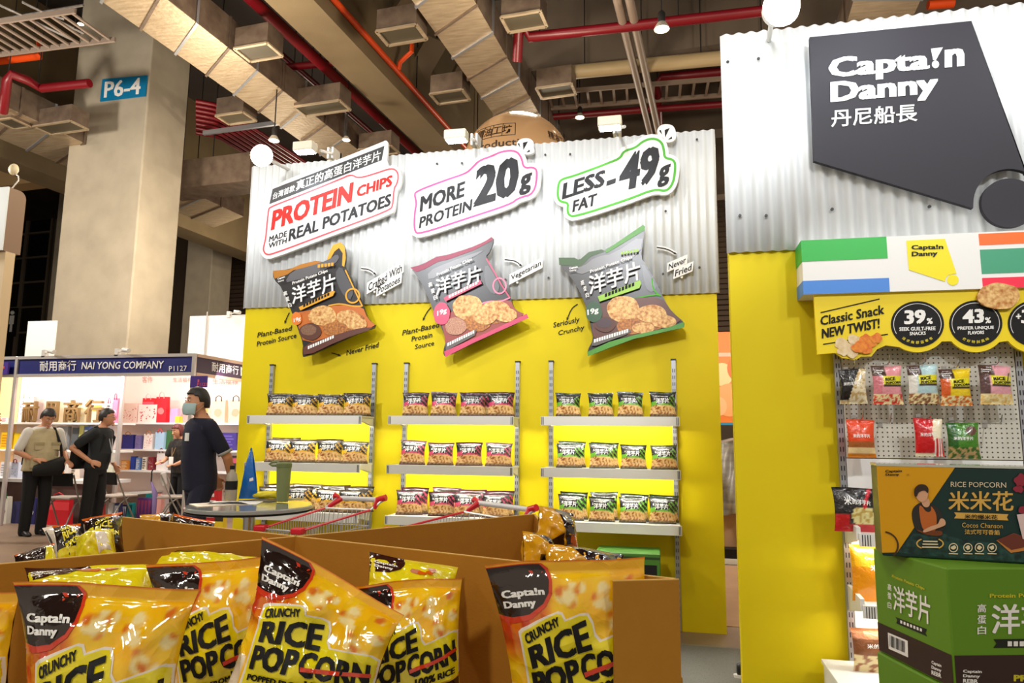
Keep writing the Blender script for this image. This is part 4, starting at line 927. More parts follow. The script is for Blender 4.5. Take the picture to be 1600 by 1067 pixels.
for z, w in ((.905, 'upper'), (.565, 'lower')):
    t = thing('rack_shelf', 'white metal rack shelf below the pegboard, %s of two' % w, 'shelf', (1.35, 3.95, z-.05), 0, 'rack shelves under the pegboard')
    MB().box((BX0+.02, 3.85, z-.012), (BX1-.02, PY-.002, z), whitem).build('board', parent=t)
    e = MB().box((BX0, 3.838, z-.06), (BX1, 3.85, z+.001), whitem)
    for i in range(4): e.box((BX0+.012+i*.012, 3.8365, z-.058), (BX0+.016+i*.012, 3.8385, z-.004), dsteel)
    e.build('front_rail', parent=t)
    for x in (BX0, BX1): MB().hexa([(x-.01, 3.85, z-.03), (x+.01, 3.85, z-.03), (x+.01, 4.095, z-.08), (x-.01, 4.095, z-.08)], [(x-.01, 3.85, z+.03), (x+.01, 3.85, z+.03), (x+.01, 4.095, z+.05), (x-.01, 4.095, z+.05)], whitem).build('bracket', parent=t)
    MB().box((BX0+.04, 3.9, z-.02), (BX1-.04, 3.912, z-.0125), led).build('led_strip', parent=t)
t = thing('rack_plinth', 'white base deck at the foot of the pegboard rack', 'base', (1.3, 3.85, 0))
MB().box((.77, 3.62, .006), (1.9, PY-.002, .215), white).build('body', parent=t, bevel=.004); MB().box((.76, 3.61, .215), (1.9, PY-.002, .235), white).build('deck', parent=t, bevel=.003)
# snack bags on hooks: one generator, printed differently
def snack(surf, colf, decs, nu=22, nv=32):
    mb = MB(); mb.grid(lambda u, v: surf(u, v, 1), nu, nv, smallfoil, colf); mb.grid(lambda u, v: surf(u, v, -1), 10, 14, smallfoil, lambda u, v: colf(1-u, .9), flip=True)
    for s, q, m, b in decs:
        if s: v, f = quad_text(s, *q, b)
        else: v, f = list(q), [tuple(range(len(q)))]
        decal(mb, surf, v, f, m, .0014, 10, 10)
    return mb
def popc(base, cornr, low, stripe=None):
    def c(u, v):
        if u < .42 and v > .74: return rgb((70, 44, 34) if v < .97 else (96, 60, 44))
        if .72 > v > .44 and u > .3: return rgb((226, 216, 30)) if v > .5 else rgb((50, 36, 30))
        if v < .28:
            k = noise.noise(Vector((u*10, v*14, base[0]))); return rgb((244, 226, 170)) if k > 0 else rgb(low)
        if v < .05: return rgb(stripe or low)
        return rgb(base) if u > .25 else rgb(cornr)
    return c
RICE = [('RICE', ((.36, .6), (.74, .62), (.74, .71), (.36, .68)), black, .06), ('POPCORN', ((.36, .51), (.95, .54), (.95, .6), (.36, .58)), black, .06), ('Capta!n', ((.06, .86), (.36, .86), (.36, .9), (.06, .9)), wprint, .04), ('Danny', ((.06, .81), (.3, .81), (.3, .85), (.06, .85)), wprint, .04)]
def c_black(u, v): return rgb((22, 20, 22)) if u < .72-.5*(.9-v) and v > .1 else (rgb((226, 212, 178)) if noise.noise(Vector((u*9, v*9, 1))) > -.1 else rgb((190, 160, 104)))
def c_org(u, v): return rgb((226, 70, 22)) if v > .42 else (rgb((160, 90, 40)) if v > .28 else rgb((236, 206, 150)) if v > .12 else rgb((206, 120, 20)))
def c_red(u, v):
    if u > .66 and v < .5: return rgb((244, 240, 232)) if int(u*26) % 2 else rgb((200, 20, 26))
    return rgb((238, 226, 196)) if u > .58+.3*abs(v-.6) else (rgb((198, 16, 26)) if v > .08 else rgb((226, 214, 180)))
def c_grn(u, v):
    if math.hypot(u-.75, (v-.78)*1.3) < .17: return rgb((96, 62, 50))
    if v < .34: return rgb((180, 150, 100)) if noise.noise(Vector((u*8, v*10, 4))) > 0 else rgb((60, 96, 34))
    return rgb((66, 128, 34)) if u > .3 else rgb((34, 92, 30))
BLK = lambda c: [('米的洋芋片', ((.15, .52), (.8, .52), (.8, .62), (.15, .62)), c, .04)]
HANG = [(1334, 577, 631, c_black, BLK(wprint)[:1], 36, 'black and cream snack bag hanging at the upper left of the pegboard'), (1388, 571, 632, popc((226, 150, 156), (210, 120, 130), (216, 60, 50), (200, 40, 40)), RICE, 43, 'pink rice popcorn bag hanging second from left in the upper row'),
        (1444, 570, 631, popc((180, 210, 214), (230, 226, 216), (150, 96, 60), (190, 200, 220)), RICE, 42, 'pale blue rice popcorn bag in the upper row of the pegboard'), (1495, 576, 634, popc((232, 200, 30), (214, 90, 30), (214, 110, 30), (200, 160, 30)), RICE, 43, 'orange and yellow rice popcorn bag in the upper row of the pegboard'),
        (1558, 571, 632, popc((226, 160, 170), (90, 60, 60), (230, 190, 110), (226, 150, 160)), RICE, 46, 'pink and brown rice popcorn bag at the upper right of the pegboard'), (1347, 656, 715, c_org, BLK(wprint), 38, 'orange snack bag hanging in the lower row of the pegboard'),
        (1453, 654, 713, c_red, BLK(wprint), 37, 'red and white snack bag with stripes in the lower row of the pegboard'), (1507, 660, 717, c_grn, BLK(wprint), 40, 'green snack bag hanging in the lower row of the pegboard')]
HY = 3.95
def hook(px, py, label):
    a = onY(px, py, HY-.02); mb = MB().tube([(a.x, PY, a.z+.012), (a.x, HY-.02, a.z+.006), (a.x, HY-.04, a.z+.014), (a.x, HY-.055, a.z+.05)], .003, chrome, 6); mb.box((a.x-.012, PY-.004, a.z-.01), (a.x+.012, PY, a.z+.03), chrome)
    tag(mb.build('peg_hook', smooth=40, recent=True), label, 'hook', 'pegboard hooks')
for i, (px, y0, y1, cf, dec, wpx, lab) in enumerate(HANG):
    a = onY(px, y0, HY); b = onY(px, y1, HY); H_ = a.z-b.z; W_ = wpx/F_PX*HY*1.02
    mb = snack(pillow(W_, H_, .024, .1, 40+i), cf, dec)
    o = bpy.data.objects.new('snack_bag', mb.mesh('snack_bag', True)); COL.objects.link(o); o.location = (b.x, HY, b.z); o.rotation_euler = (0, 0, R((-14, 12, 8, 10, 12, 4, 0, -4)[i]))
    tag(o, lab, 'snack bag', 'snack bags hung on the pegboard')
    hook(px, y0, 'chrome peg hook carrying the ' + lab.split(' bag')[0].split(' snack')[0] + ' bag' + (' in the lower row' if i > 4 else ' in the upper row'))
hook(1390, 663, 'empty chrome peg hook right of the orange snack bag'); hook(1562, 664, 'empty chrome peg hook right of the green snack bag'); hook(1572, 600, 'chrome peg hook behind the pink and brown bag at the right end')
def standing(px, y0, y1, Y, z, wpx, cf, dec, lab, rot=0, T=.03):
    a = onY(px, y0, Y); H_ = a.z-z; W_ = wpx/F_PX*Y*1.02; mb = snack(pillow(W_, H_, T, .08, int(px)), cf, dec)
    o = bpy.data.objects.new('snack_bag', mb.mesh('snack_bag', True)); COL.objects.link(o); o.location = (a.x, Y, z+.001); o.rotation_euler = (R(-4), 0, R(rot)); tag(o, lab, 'snack bag')
def c_drk(u, v):
    if u > .78-.4*(1-v) and u < .86-.4*(1-v) and v > .5: return rgb((200, 24, 40))
    if v < .18 or (v < .4 and u < .3): return rgb((186, 24, 30))
    if v < .55 and math.hypot(u-.62, (v-.36)*.9) < .26: return rgb((226, 214, 150)) if noise.noise(Vector((u*12, v*12, 3))) > -.1 else rgb((190, 160, 80))
    return rgb((26, 20, 22))
standing(1337, 763, 820, 3.92, .905, 62, c_drk, [('米', ((.2, .6), (.36, .6), (.36, .8), (.2, .8)), wprint, .06), ('的洋芋片', ((.38, .62), (.8, .6), (.8, .72), (.38, .74)), wprint, .04)], 'black and red chip bag standing at the left end of the upper rack shelf', 6)
standing(1372, 766, 820, 3.99, .905, 50, c_drk, [], 'black and red chip bag half hidden behind the gift box on the rack shelf', 4)
def c_yel(u, v): return rgb((236, 150, 16)) if v < .6 else rgb((244, 178, 14))
standing(1362, 853, 942, 3.95, .565, 58, c_yel, [('Captain', ((.3, .74), (.7, .74), (.7, .79), (.3, .79)), wprint, .05), ('米的', ((.4, .55), (.8, .55), (.8, .66), (.4, .66)), wprint, .06)], 'yellow snack bag standing on the lower rack shelf', 4)
def c_brw(u, v):
    if v > .78: return rgb((206, 130, 84))
    if v < .38: return rgb((236, 214, 160)) if noise.noise(Vector((u*7, v*9, 9))) > -.15 else rgb((150, 90, 50))
    return rgb((130, 78, 44))
standing(1370, 982, 1055, 3.93, .235, 66, c_brw, [('米的洋芋', ((.25, .56), (.8, .56), (.8, .66), (.25, .66)), wprint, .05)], 'brown and cream snack bag standing on the white base deck', 4)
# ---------------------------------------------------------------- stack of green cartons with a gift box on top
GA = R(16); gx = Vector((math.cos(GA), math.sin(GA), 0)); gy = Vector((-math.sin(GA), math.cos(GA), 0)); G0 = Vector((.62, 1.84, 0)); GH = .266
gcard = mat('green_carton', (96, 142, 24), .5); gband = mat('carton_band', (52, 30, 24), .5); glab = mat('carton_label', (20, 26, 16), .5)
leafy = mat('carton_yellow', (206, 196, 40), .5)
for k, w in enumerate(('bottom', 'third from top', 'second from top', 'top')):
    z0 = .006+k*(GH+.001); off = gx*(0, .004, -.006, 0)[k]; o0 = G0+off
    t = thing('green_carton', 'green chips carton with white Chinese lettering, %s of the stack' % w, 'box', o0+Vector((0, 0, z0)), 0, 'green chips cartons in the stack')
    u = Vector((0, 0, 1))
    b4 = [o0, o0+gx*.42, o0+gx*.42+gy*.295, o0+gy*.295]
    MB().hexa([p+u*z0 for p in b4], [p+u*(z0+GH) for p in b4], gcard).build('body', parent=t, bevel=.004)
    if k < 2: continue
    dz = (k-3)*(GH+.001)
    fl = MB()   # top flaps
    mb = MB()
    def FL(x, y, q=1, dz=dz):  # left face from pixels of the close-up
        p = onP(1260+x/4.706, 860+y/4.706, G0-gx*.001*q, gx); return p+off+u*dz
    def FF(x, y, q=1, dz=dz):
        p = onP(1260+x/4.706, 860+y/4.706, G0-gy*.001*q, gy); return p+off+u*dz
    def face(f, pts, m, q=1): mb.poly([f(x, y, q) for x, y in pts], m)
    def tx(f, s, a, b, c, m, bo=.04): text3(mb, s, f(*a, 2), f(*b, 2), f(*c, 2), m, bo)
    def lz(p, v): r = p.copy(); r.z = v; return r
    zb = z0+.004
    a, b = FL(572, 650), FL(1035, 775); a2, b2 = lz(a, zb), lz(b, zb); e = o0+gy*.292-gx*.001; s_ = o0+gy*.003-gx*.001
    zt = z0+.075
    mb.poly([Vector((e.x, e.y, zb)), Vector((s_.x, s_.y, zb)), Vector((s_.x, s_.y, zt)), Vector((e.x, e.y, zt))], gband)
    e = o0+gx*.417-gy*.001; s_ = o0+gx*.003-gy*.001
    mb.poly([Vector((s_.x, s_.y, zb)), Vector((e.x, e.y, zb)), Vector((e.x, e.y, zt)), Vector((s_.x, s_.y, zt))], gband)
    tx(FL, 'Protein Potato Chips', (628, 203), (868, 298), (630, 176), leafy); tx(FL, '洋芋片', (640, 440), (912, 550), (638, 252), wprint, .06)
    for ch, y in (('高', 240), ('蛋', 305), ('白', 372)): tx(FL, ch, (598, y+48), (626, y+60), (596, y), wprint, .04)
    face(FL, ((655, 488), (885, 578), (872, 606), (888, 632), (660, 535), (668, 512)), glab)
    for i in range(7): x = 690+i*24; y = 512+i*9.6; face(FL, ((x, y), (x+15, y+6), (x+15, y+28), (x, y+22)), wprint, 2)
    face(FL, ((598, 602), (745, 664), (748, 786), (605, 722)), wprint, 2)
    for i in range(12):
        x = 612+i*9.6; w_ = 3+(i*7 % 4); y = 622+i*4.1; face(FL, ((x, y), (x+w_, y+w_*.42), (x+w_, y+84), (x, y+82)), black, 3)
    for i, s in enumerate(('Captain', 'Danny', 'REBR')): tx(FL, s, (920, 838+i*36), (992, 866+i*36), (920, 808+i*36), wprint)
    tx(FF, 'Protein Potato Chips', (1348, 358), (1900, 352), (1348, 318), leafy); tx(FF, '洋芋片', (1362, 618), (1990, 606), (1362, 396), wprint, .06)
    for ch, y in (('高', 395), ('蛋', 478), ('白', 556)): tx(FF, ch, (1258, y+62), (1322, y+60), (1258, y), wprint, .04)
    face(FF, ((1375, 652), (1900, 646), (1880, 680), (1900, 712), (1375, 716), (1398, 684)), glab)
    for i in range(9): x = 1480+i*44; face(FF, ((x, 668), (x+32, 668), (x+32, 704), (x, 704)), wprint, 2)
    for i, s in enumerate(('Captain', 'Danny', 'REBR')): tx(FF, s, (1152, 904+i*34), (1290-i*14, 908+i*34), (1152, 876+i*34), wprint)
    tx(FF, 'PROTEIN', (1524, 962), (1900, 968), (1524, 914), leafy, .06)
    mb.build('print', parent=t)
# gift box leaning its face towards the camera
ZG = .006+4*(GH+.001)
A = onZ(1379, 868, ZG); B = onZ(1600, 881, ZG); A.z = B.z = ZG; d = (B-A).normalized(); nrm = Vector((-d.y, d.x, 0)); H_ = .222
t = thing('gift_box', 'yellow and dark green popcorn gift box on top of the green cartons', 'box', A)
b4 = [A, A+d*.4, A+d*.4+nrm*.12, A+nrm*.12]; u = Vector((0, 0, 1))
dkg = mat('gift_green', (10, 48, 46), .35); yg = mat('gift_yellow', (226, 164, 4), .35)
MB().hexa(b4, [p+u*H_ for p in b4], dkg).build('body', parent=t, bevel=.003)
MB().hexa([p-d*.002-nrm*.002+u*(H_+.0005) for p in b4], [p-d*.002-nrm*.002+u*(H_+.006) for p in b4], mat('shrink_wrap', (190, 196, 186), .08, spec=.8)).build('shrink_wrap', parent=t)
mb = MB()
def FG(x, y, q=1): return onP(1270+x/4.848, 710+y/4.848, A-nrm*.0012*q, nrm)
def gp(pts, m, q=1): mb.poly([FG(x, y, q) for x, y in pts], m)
def gt(s, a, b, c, m, bo=.04, q=3): text3(mb, s, FG(*a, q), FG(*b, q), FG(*c, q), m, bo)
gp(((483, 84), (1080, 94), (640, 742), (525, 744)), yg)
gp(((640, 742), (760, 600), (1000, 600), (1120, 640), (1600, 700), (1640, 818), (900, 770)), mat('gift_pattern', (38, 78, 74), .35, var=(60, .12, (14, 40, 40))), 1)
mb.strip([FG(*p, 3) for p in ell(530, 690, 115, 105, 24, -80, 45)], .004, mat('gift_ring', (70, 50, 20), .4), nrm=tuple(-nrm))
gt('Captain', (548, 142), (675, 138), (548, 118), black); gt('Danny', (552, 166), (655, 164), (552, 144), black); gt('x', (708, 160), (734, 160), (708, 146), mat('gift_fine', (180, 130, 20), .4), .01)
hair = mat('print_hair', (52, 36, 28), .4); face_ = mat('print_skin', (222, 170, 136), .4); shirt = mat('print_shirt', (44, 40, 36), .4); apron = mat('print_apron', (196, 104, 40), .4); leath = mat('print_leather', (120, 60, 24), .4)
gp(chaikin([(760, 395), (830, 355), (900, 370), (960, 410), (990, 480), (1010, 560), (960, 590), (860, 600), (780, 590), (745, 470)]), shirt, 2)
gp(chaikin([(800, 400), (820, 380), (860, 440), (900, 430), (890, 380), (935, 440), (940, 520), (930, 590), (830, 590)]), apron, 3)
gp(chaikin([(765, 560), (860, 590), (980, 570), (985, 620), (850, 610)]), leath, 4)
gp(chaikin([(820, 330), (880, 330), (890, 385), (860, 405), (828, 385)]), face_, 4)
gp(blob(828, 300, 46, 62, 16, .03, 2), face_, 5); gp(chaikin([(768, 320), (765, 260), (800, 225), (850, 225), (880, 255), (872, 300), (850, 268), (800, 285), (790, 320)]), hair, 6)
gp(chaikin([(830, 575), (900, 540), (950, 530), (965, 480), (1000, 490), (1010, 530), (985, 545), (900, 575), (840, 595)]), face_, 6)
gt('RICE POPCORN', (1045, 246), (1465, 252), (1045, 206), mat('print_cream', (232, 214, 180), .4), .0)
gt('米米花', (1028, 424), (1522, 428), (1026, 278), mat('print_gilt', (222, 176, 84), .35), .05)
gp(((1070, 438), (1482, 452), (1470, 476), (1482, 500), (1070, 484), (1086, 462)), mat('print_gilt', (0, 0, 0)), 2)
gt('米的爆米花', (1150, 486), (1400, 494), (1150, 452), black, .03, 4)
gt('Cocos Chanson', (1130, 552), (1440, 560), (1130, 516), mat('print_gilt', (0, 0, 0)), .0); gt('法式可可香餡', (1150, 604), (1415, 610), (1150, 566), mat('print_gilt', (0, 0, 0)), .01)
for i, x in enumerate((1065, 1175, 1262, 1358)):
    mb.strip([FG(*p, 4) for p in ell(x, 706, 32, 32, 20)], .002, mat('print_cream', (0, 0, 0)), True, tuple(-nrm)); gp(blob(x, 706, 18, 16, 10, .3, i), mat('print_cream', (0, 0, 0)), 4); gp(((x-34, 746), (x+34, 749), (x+34, 757), (x-34, 754)), mat('print_cream', (0, 0, 0)), 4)
for i in range(3): gp(((835-i*4, 652+i*22), (945+i*4, 654+i*22), (945+i*4, 664+i*22), (835-i*4, 662+i*22)), mat('print_cream', (0, 0, 0)), 4)
for s_ in (-1, 1): mb.strip([FG(*p, 4) for p in ell(888, 675, 100, 44, 12, 130 if s_ < 0 else -50, 230 if s_ < 0 else 50)], .003, mat('print_gilt', (0, 0, 0)), False, tuple(-nrm))
gp(((1390, 650), (1520, 596), (1660, 640), (1660, 720), (1500, 745)), mat('print_cake', (206, 130, 60), .4), 3); gp(((1395, 645), (1520, 598), (1660, 636), (1660, 690), (1505, 722)), mat('print_chocolate', (110, 50, 36), .4), 4)
gp(((1545, 455), (1660, 440), (1660, 650), (1590, 640)), mat('print_cup', (226, 200, 200), .4), 5); gp(blob(1590, 420, 34, 34, 10, .3, 8), mat('print_berry', (150, 40, 60), .4), 6); gp(blob(1570, 200, 46, 50, 12, .3, 9), mat('print_berry', (0, 0, 0)), 4); gp(blob(1560, 262, 36, 30, 12, .3, 10), mat('print_berry', (0, 0, 0)), 4)
mb.build('print', parent=t)
# ---------------------------------------------------------------- cardboard dump bin with popcorn bags
BZ = 1.12
X0 = onZ(445, 837, BZ); P_0 = onZ(0, 880.5, BZ); P_1 = onZ(835, 803.5, BZ); RR = onZ(1060, 905.5, BZ); P_3 = onZ(191, 808, BZ); FF_ = onZ(958, 908, BZ)
t = thing('cardboard_bin', 'big open cardboard dump bin with crossed dividers full of snack bags', 'bin', (X0.x, X0.y, 0))
def panel(name, a, b, z0a, z1a, z1b=None, th=.007, cut=None):
    a = Vector((a.x, a.y, 0)); b = Vector((b.x, b.y, 0)); d = (b-a).normalized(); n = Vector((-d.y, d.x, 0))*th/2; u = Vector((0, 0, 1)); z1b = z1b or z1a
    mb = MB().hexa([a-n+u*z0a, b-n+u*z0a, b+n+u*z0a, a+n+u*z0a], [a-n+u*z1a, b-n+u*z1b, b+n+u*z1b, a+n+u*z1a], card)
    mb.hexa([a-n+u*z1a, b-n+u*z1b, b+n+u*z1b, a+n+u*z1a], [a-n+u*(z1a+.0015), b-n+u*(z1b+.0015), b+n+u*(z1b+.0015), a+n+u*(z1a+.0015)], cardedge)
    return mb.build(name, parent=t)
dd = (P_0-X0).normalized()
panel('divider', P_1, P_0+dd*.28, .02, BZ)
e2 = (RR-X0).normalized()
panel('divider', P_3, RR, .02, BZ)
fd = (FF_-RR).normalized()
panel('side_panel', RR, FF_, .02, BZ)                       # front corner flap beside the dip
FL_ = P_0+dd*.28
panel('side_panel', FF_, FL_, .02, .80)                     # low front with the dip
cut = (P_1-X0)
BK = Vector((.0, 1.42, BZ))
panel('side_panel', P_1, BK, .02, BZ, .90)
panel('side_panel', BK, RR, .02, .90, .96)
panel('side_panel', P_3, P_1, .02, .95)
PL3 = Vector((-1.72, 1.05, 0))
panel('side_panel', P_3, PL3, .02, .86); panel('side_panel', PL3, FL_, .02, .86)
MB().poly([Vector((p.x, p.y, .74)) for p in (FL_, FF_, RR, BK, P_1, P_3, PL3)], card, Vector((0, 0, -.01))).build('base_panel', parent=t)
pal = MB()
for k in range(4): pal.box((-1.5, 1.05+k*.3, 0), (-.05, 1.15+k*.3, .02), card)
pal.build('pallet_board', parent=t)
# ---- popcorn bag: four corners in space, pinched pillow, crinkled film
ASP = 1.36
def hero(TL, TR, BL, BR, T=.055, pinch=.14, seed=1, crimp=1.0, sag=0, art=True, fold=0):
    TL, TR, BL, BR = [Vector(p) for p in (TL, TR, BL, BR)]
    n = ((TR-TL).cross(TL-BL)).normalized()
    if n.dot(CC-(TL+BR)/2) < 0: n = -n
    w = (TR-TL).length; rn = random.Random(seed); ph = [rn.uniform(0, 6.28) for _ in range(8)]
    def surf(u, v, side, off=0):
        v = max(-.02, min(1.02, v)); k = 1-pinch*math.sin(math.pi*min(1, max(0, v)))**.75
        uu = .5+(u-.5)*k
        p = (TL*(1-uu)+TR*uu)*v+(BL*(1-uu)+BR*uu)*(1-v)
        m = max(0, min(1, (v-.05)/.89)); s = math.sin(math.pi*m)**.55 if 0 < m < 1 else 0
        e = max(0, 1-abs(2*u-1)**2.6)**.6
        q = Vector((u*5+ph[0], v*6+ph[1], seed*1.7)); nz = noise.noise(q); rid = 1-abs(noise.noise(Vector((u*4.2+ph[2], v*4.6+u*2.5, seed*.9))))*2.2
        top = math.exp(-((v-.86)/.13)**2)
        h = T*s*e*(1+.22*nz) + w*.026*max(0, rid-.5)*s*crimp + w*.02*top*math.sin(11*u+ph[3]+2*math.sin(5*v))*e*crimp*s
        edge = (1-s)*w*(.012*math.sin(7*u+ph[4])+.006*math.sin(17*u+ph[5]))
        return p + n*(side*(h+off+.0008)+edge) + Vector((0, 0, w*.012*math.sin(5*u+ph[6])*v + sag*math.sin(math.pi*u)*v))
    return surf
def pop_art(u, v):
    y = (1-v)*ASP
    # popcorn kernels printed on golden film
    n = noise.noise(Vector((u*6, y*6, .3)))
    c = Vector((255, 206, 24)); deep = Vector((250, 182, 10)); 
    c = c.lerp(deep, max(0, min(1, .4+n)))
    if y < .07: c = Vector((246, 186, 34))
    if y < .012: c = Vector((214, 96, 20))
    fl = max(0, min(1, (.40-u)/.14))*max(0, min(1, (.66-y)/.16))
    if y > .2: c = c.lerp(Vector((206, 60, 14)) if noise.noise(Vector((u*14, y*7, 5))) > -.05 else Vector((224, 112, 22)), fl)
    for (kx, ky, r) in ((.46, .215, .055), (.53, .18, .045), (.51, .25, .045), (.59, .17, .03), (.73, .18, .04), (.70, .25, .055), (.74, .29, .035), (.80, .42, .055), (.88, .46, .045), (.84, .52, .04), (.77, .36, .035), (.93, .3, .045), (.9, .14, .035)):
        d = math.hypot(u-kx, y-ky)/r
        if d < 1.15:
            k = noise.noise(Vector((u*15, y*15, kx*9)))
            pc = Vector((236, 176, 60)).lerp(Vector((250, 228, 160)), max(0, min(1, k*3+.5))).lerp(Vector((226, 116, 34)), max(0, min(1, -k*4-.4)))
            c = pc if d < .9 else c.lerp(pc, (1.15-d)/.25)
    if u < .1 and y > .8: c = Vector((240, 226, 200))
    return rgb(tuple(max(0, min(255, x)) for x in c))
def uvp(pts): return [(x, 1-y/ASP) for x, y in pts]
def popcorn_bag(name, label, surf, detail=1, group='popcorn bags in the bin', cat='popcorn bag', back=True):
    mb = MB(); nu, nv = (64, 84) if detail else (40, 50)
    mb.grid(lambda u, v: surf(u, v, 1), nu, nv, bagfoil, pop_art)
    mb.grid(lambda u, v: surf(u, v, -1), 28, 36, bagfoil, lambda u, v: rgb((214, 150, 24)), flip=True)
    def dp(pts, m, off): p = uvp(pts); decal(mb, surf, p, geometry.tessellate_polygon([[Vector((a, b, 0)) for a, b in p]]), m, off, 40, 48)
    def dt(s, bl, br, tr, tl, m, off=.0032, b=.06):
        v, f = quad_text(s, *uvp((bl, br, tr, tl)), b); decal(mb, surf, v, f, m, off+.0006, 44, 56)
    sw = [(.0, .022), (.34, .022), (.37, .06), (.385, .12), (.37, .2), (.32, .27), (.22, .33), (.10, .345), (.0, .33)]
    dp([(.0, .016), (.355, .016), (.39, .05), (.405, .12), (.39, .21), (.335, .29), (.23, .36), (.10, .385), (.0, .37)], filmred, .0012)
    dp(sw, filmblack if detail else filmbrown, .0018)
    dt('Capta!n', (.055, .235), (.345, .225), (.345, .165), (.055, .17), wprint); dt('Danny', (.055, .30), (.275, .295), (.275, .235), (.055, .24), wprint)
    pan = [(.135, .45), (.16, .43), (.40, .33), (.43, .335), (.445, .38), (.55, .345), (.60, .345), (.625, .40), (.63, .48), (.66, .52), (.93, .44), (.985, .455), (.99, .62), (.99, .80), (.14, 1.0)]
    dp([(x+(-.016 if x < .3 else .012), y+(-.016 if y < .6 else .0)) for x, y in pan], filmwhite, .0012); dp(pan, filmlemon, .0018)
    dt('CRUNCHY', (.165, .515), (.415, .40), (.405, .345), (.155, .45), black)
    dt('RICE', (.175, .675), (.605, .565), (.59, .365), (.165, .535), black); dt('POP', (.165, .865), (.50, .79), (.49, .61), (.16, .70), black); dt('CORN', (.51, .785), (.975, .685), (.955, .50), (.50, .605), black)
    dp([(.52, .715), (.97, .57), (.975, .60), (.525, .745)], filmred, .0042)
    dt('POPPED FROM', (.17, .94), (.56, .86), (.56, .82), (.17, .895), black); dt('100%', (.57, .86), (.76, .82), (.76, .75), (.57, .79), black); dt('RICE', (.78, .815), (.95, .78), (.95, .725), (.78, .76), black)
    dp([(.12, 1.0), (.99, .82), (.99, 1.1), (.12, 1.14)], filmblack, .0022); dt('Never Fried', (.2, 1.06), (.5, 1.0), (.5, .96), (.2, 1.02), wprint); dt('Gluten Free', (.58, .98), (.9, .92), (.9, .88), (.58, .94), wprint)
    o = mb.build(name, smooth=True, recent=True); return tag(o, label, cat, group)
def D(x, y, d): return dep(x, y, d)
popcorn_bag('popcorn_bag', 'golden popcorn bag standing upright at the right beside the cardboard corner flap', hero(D(757, 884, 1.245), D(1008, 868, 1.216), D(806, 1195, 1.225), D(1062, 1180, 1.2), .032, .12, 3))
popcorn_bag('popcorn_bag', 'golden popcorn bag tilted steeply in the middle with a bright crease', hero(D(410, 838, 1.10), D(632, 958, 1.06), D(318, 1140, 1.00), D(575, 1215, .98), .05, .16, 8, 1.6))
popcorn_bag('popcorn_bag', 'large golden popcorn bag at the lower left with an orange top seal', hero(D(18, 910, .98), D(312, 918, 1.02), D(28, 1300, .92), D(270, 1290, .96), .05, .18, 5, 1.3))
popcorn_bag('popcorn_bag', 'golden popcorn bag behind and right of the large lower left bag', hero(D(228, 885, 1.20), D(440, 866, 1.24), D(270, 1165, 1.16), D(470, 1150, 1.2), .045, .1, 12))
popcorn_bag('popcorn_bag', 'golden popcorn bag right of the tilted bag near the divider', hero(D(540, 916, 1.26), D(722, 902, 1.30), D(540, 1160, 1.22), D(728, 1150, 1.26), .045, .1, 21, 1.4))
popcorn_bag('popcorn_bag', 'golden popcorn bag cut off by the left edge of the picture', hero(D(-260, 915, 1.0), D(34, 925, 1.05), D(-250, 1240, .96), D(24, 1240, 1.0), .05, .14, 31, 1.2))
def back_bag(label, TL, TR, BL, BR, seed, dark_w=.42, T=.04, darkm=None, lightm=None, text=True, kern=True):
    """the back print: brown swoosh and lemon film"""
    surf = hero(TL, TR, BL, BR, T, .08, seed, 1.6); mb = MB(); lm = lightm or filmlemon
    mb.grid(lambda u, v: surf(u, v, 1), 44, 44, lm); mb.grid(lambda u, v: surf(u, v, -1), 20, 20, lm, flip=True)
    def dp(pts, m, off): p = uvp(pts); decal(mb, surf, p, geometry.tessellate_polygon([[Vector((a, b, 0)) for a, b in p]]), m, off, 16, 16)
    dp([(.0, .0), (dark_w, .0), (dark_w+.02, .08), (dark_w-.04, .2), (dark_w-.18, .3), (0, .34)], darkm or filmbrown, .0014)
    if text:
        v, f = quad_text('Capta!n', *uvp(((.04, .19), (.3, .19), (.3, .13), (.04, .13))), .05); decal(mb, surf, v, f, wprint, .003)
        v, f = quad_text('Danny', *uvp(((.04, .26), (.25, .26), (.25, .2), (.04, .2))), .05); decal(mb, surf, v, f, wprint, .003)
    if kern:
        for i, (x, y, r) in enumerate(((.5, .2, .06), (.57, .22, .05), (.7, .14, .06), (.66, .2, .04))): dp(blob(x, y, r, r*.8, 12, .3, i+seed), filmorange if i % 2 else mat('bag_film_rose', (206, 130, 96), .25, coat=.3), .0016+.0003*i)
    return tag(mb.build('popcorn_bag', smooth=True, recent=True), label, 'popcorn bag', 'popcorn bags in the bin')
back_bag('lemon and brown popcorn bag lying behind the large lower left bag', D(38, 886, 1.22), D(240, 884, 1.26), D(40, 990, 1.15), D(246, 990, 1.18), 41, .50, .04)
back_bag('lemon and brown popcorn bag lying farthest back by the long divider', D(224, 862, 1.5), D(402, 868, 1.55), D(226, 920, 1.42), D(402, 920, 1.46), 42, .44, .03, text=False, kern=False)
back_bag('lemon and brown popcorn bag leaning on the divider behind the middle bags', D(577, 862, 1.36), D(716, 888, 1.40), D(560, 990, 1.3), D(706, 1010, 1.34), 43, .38, .04)
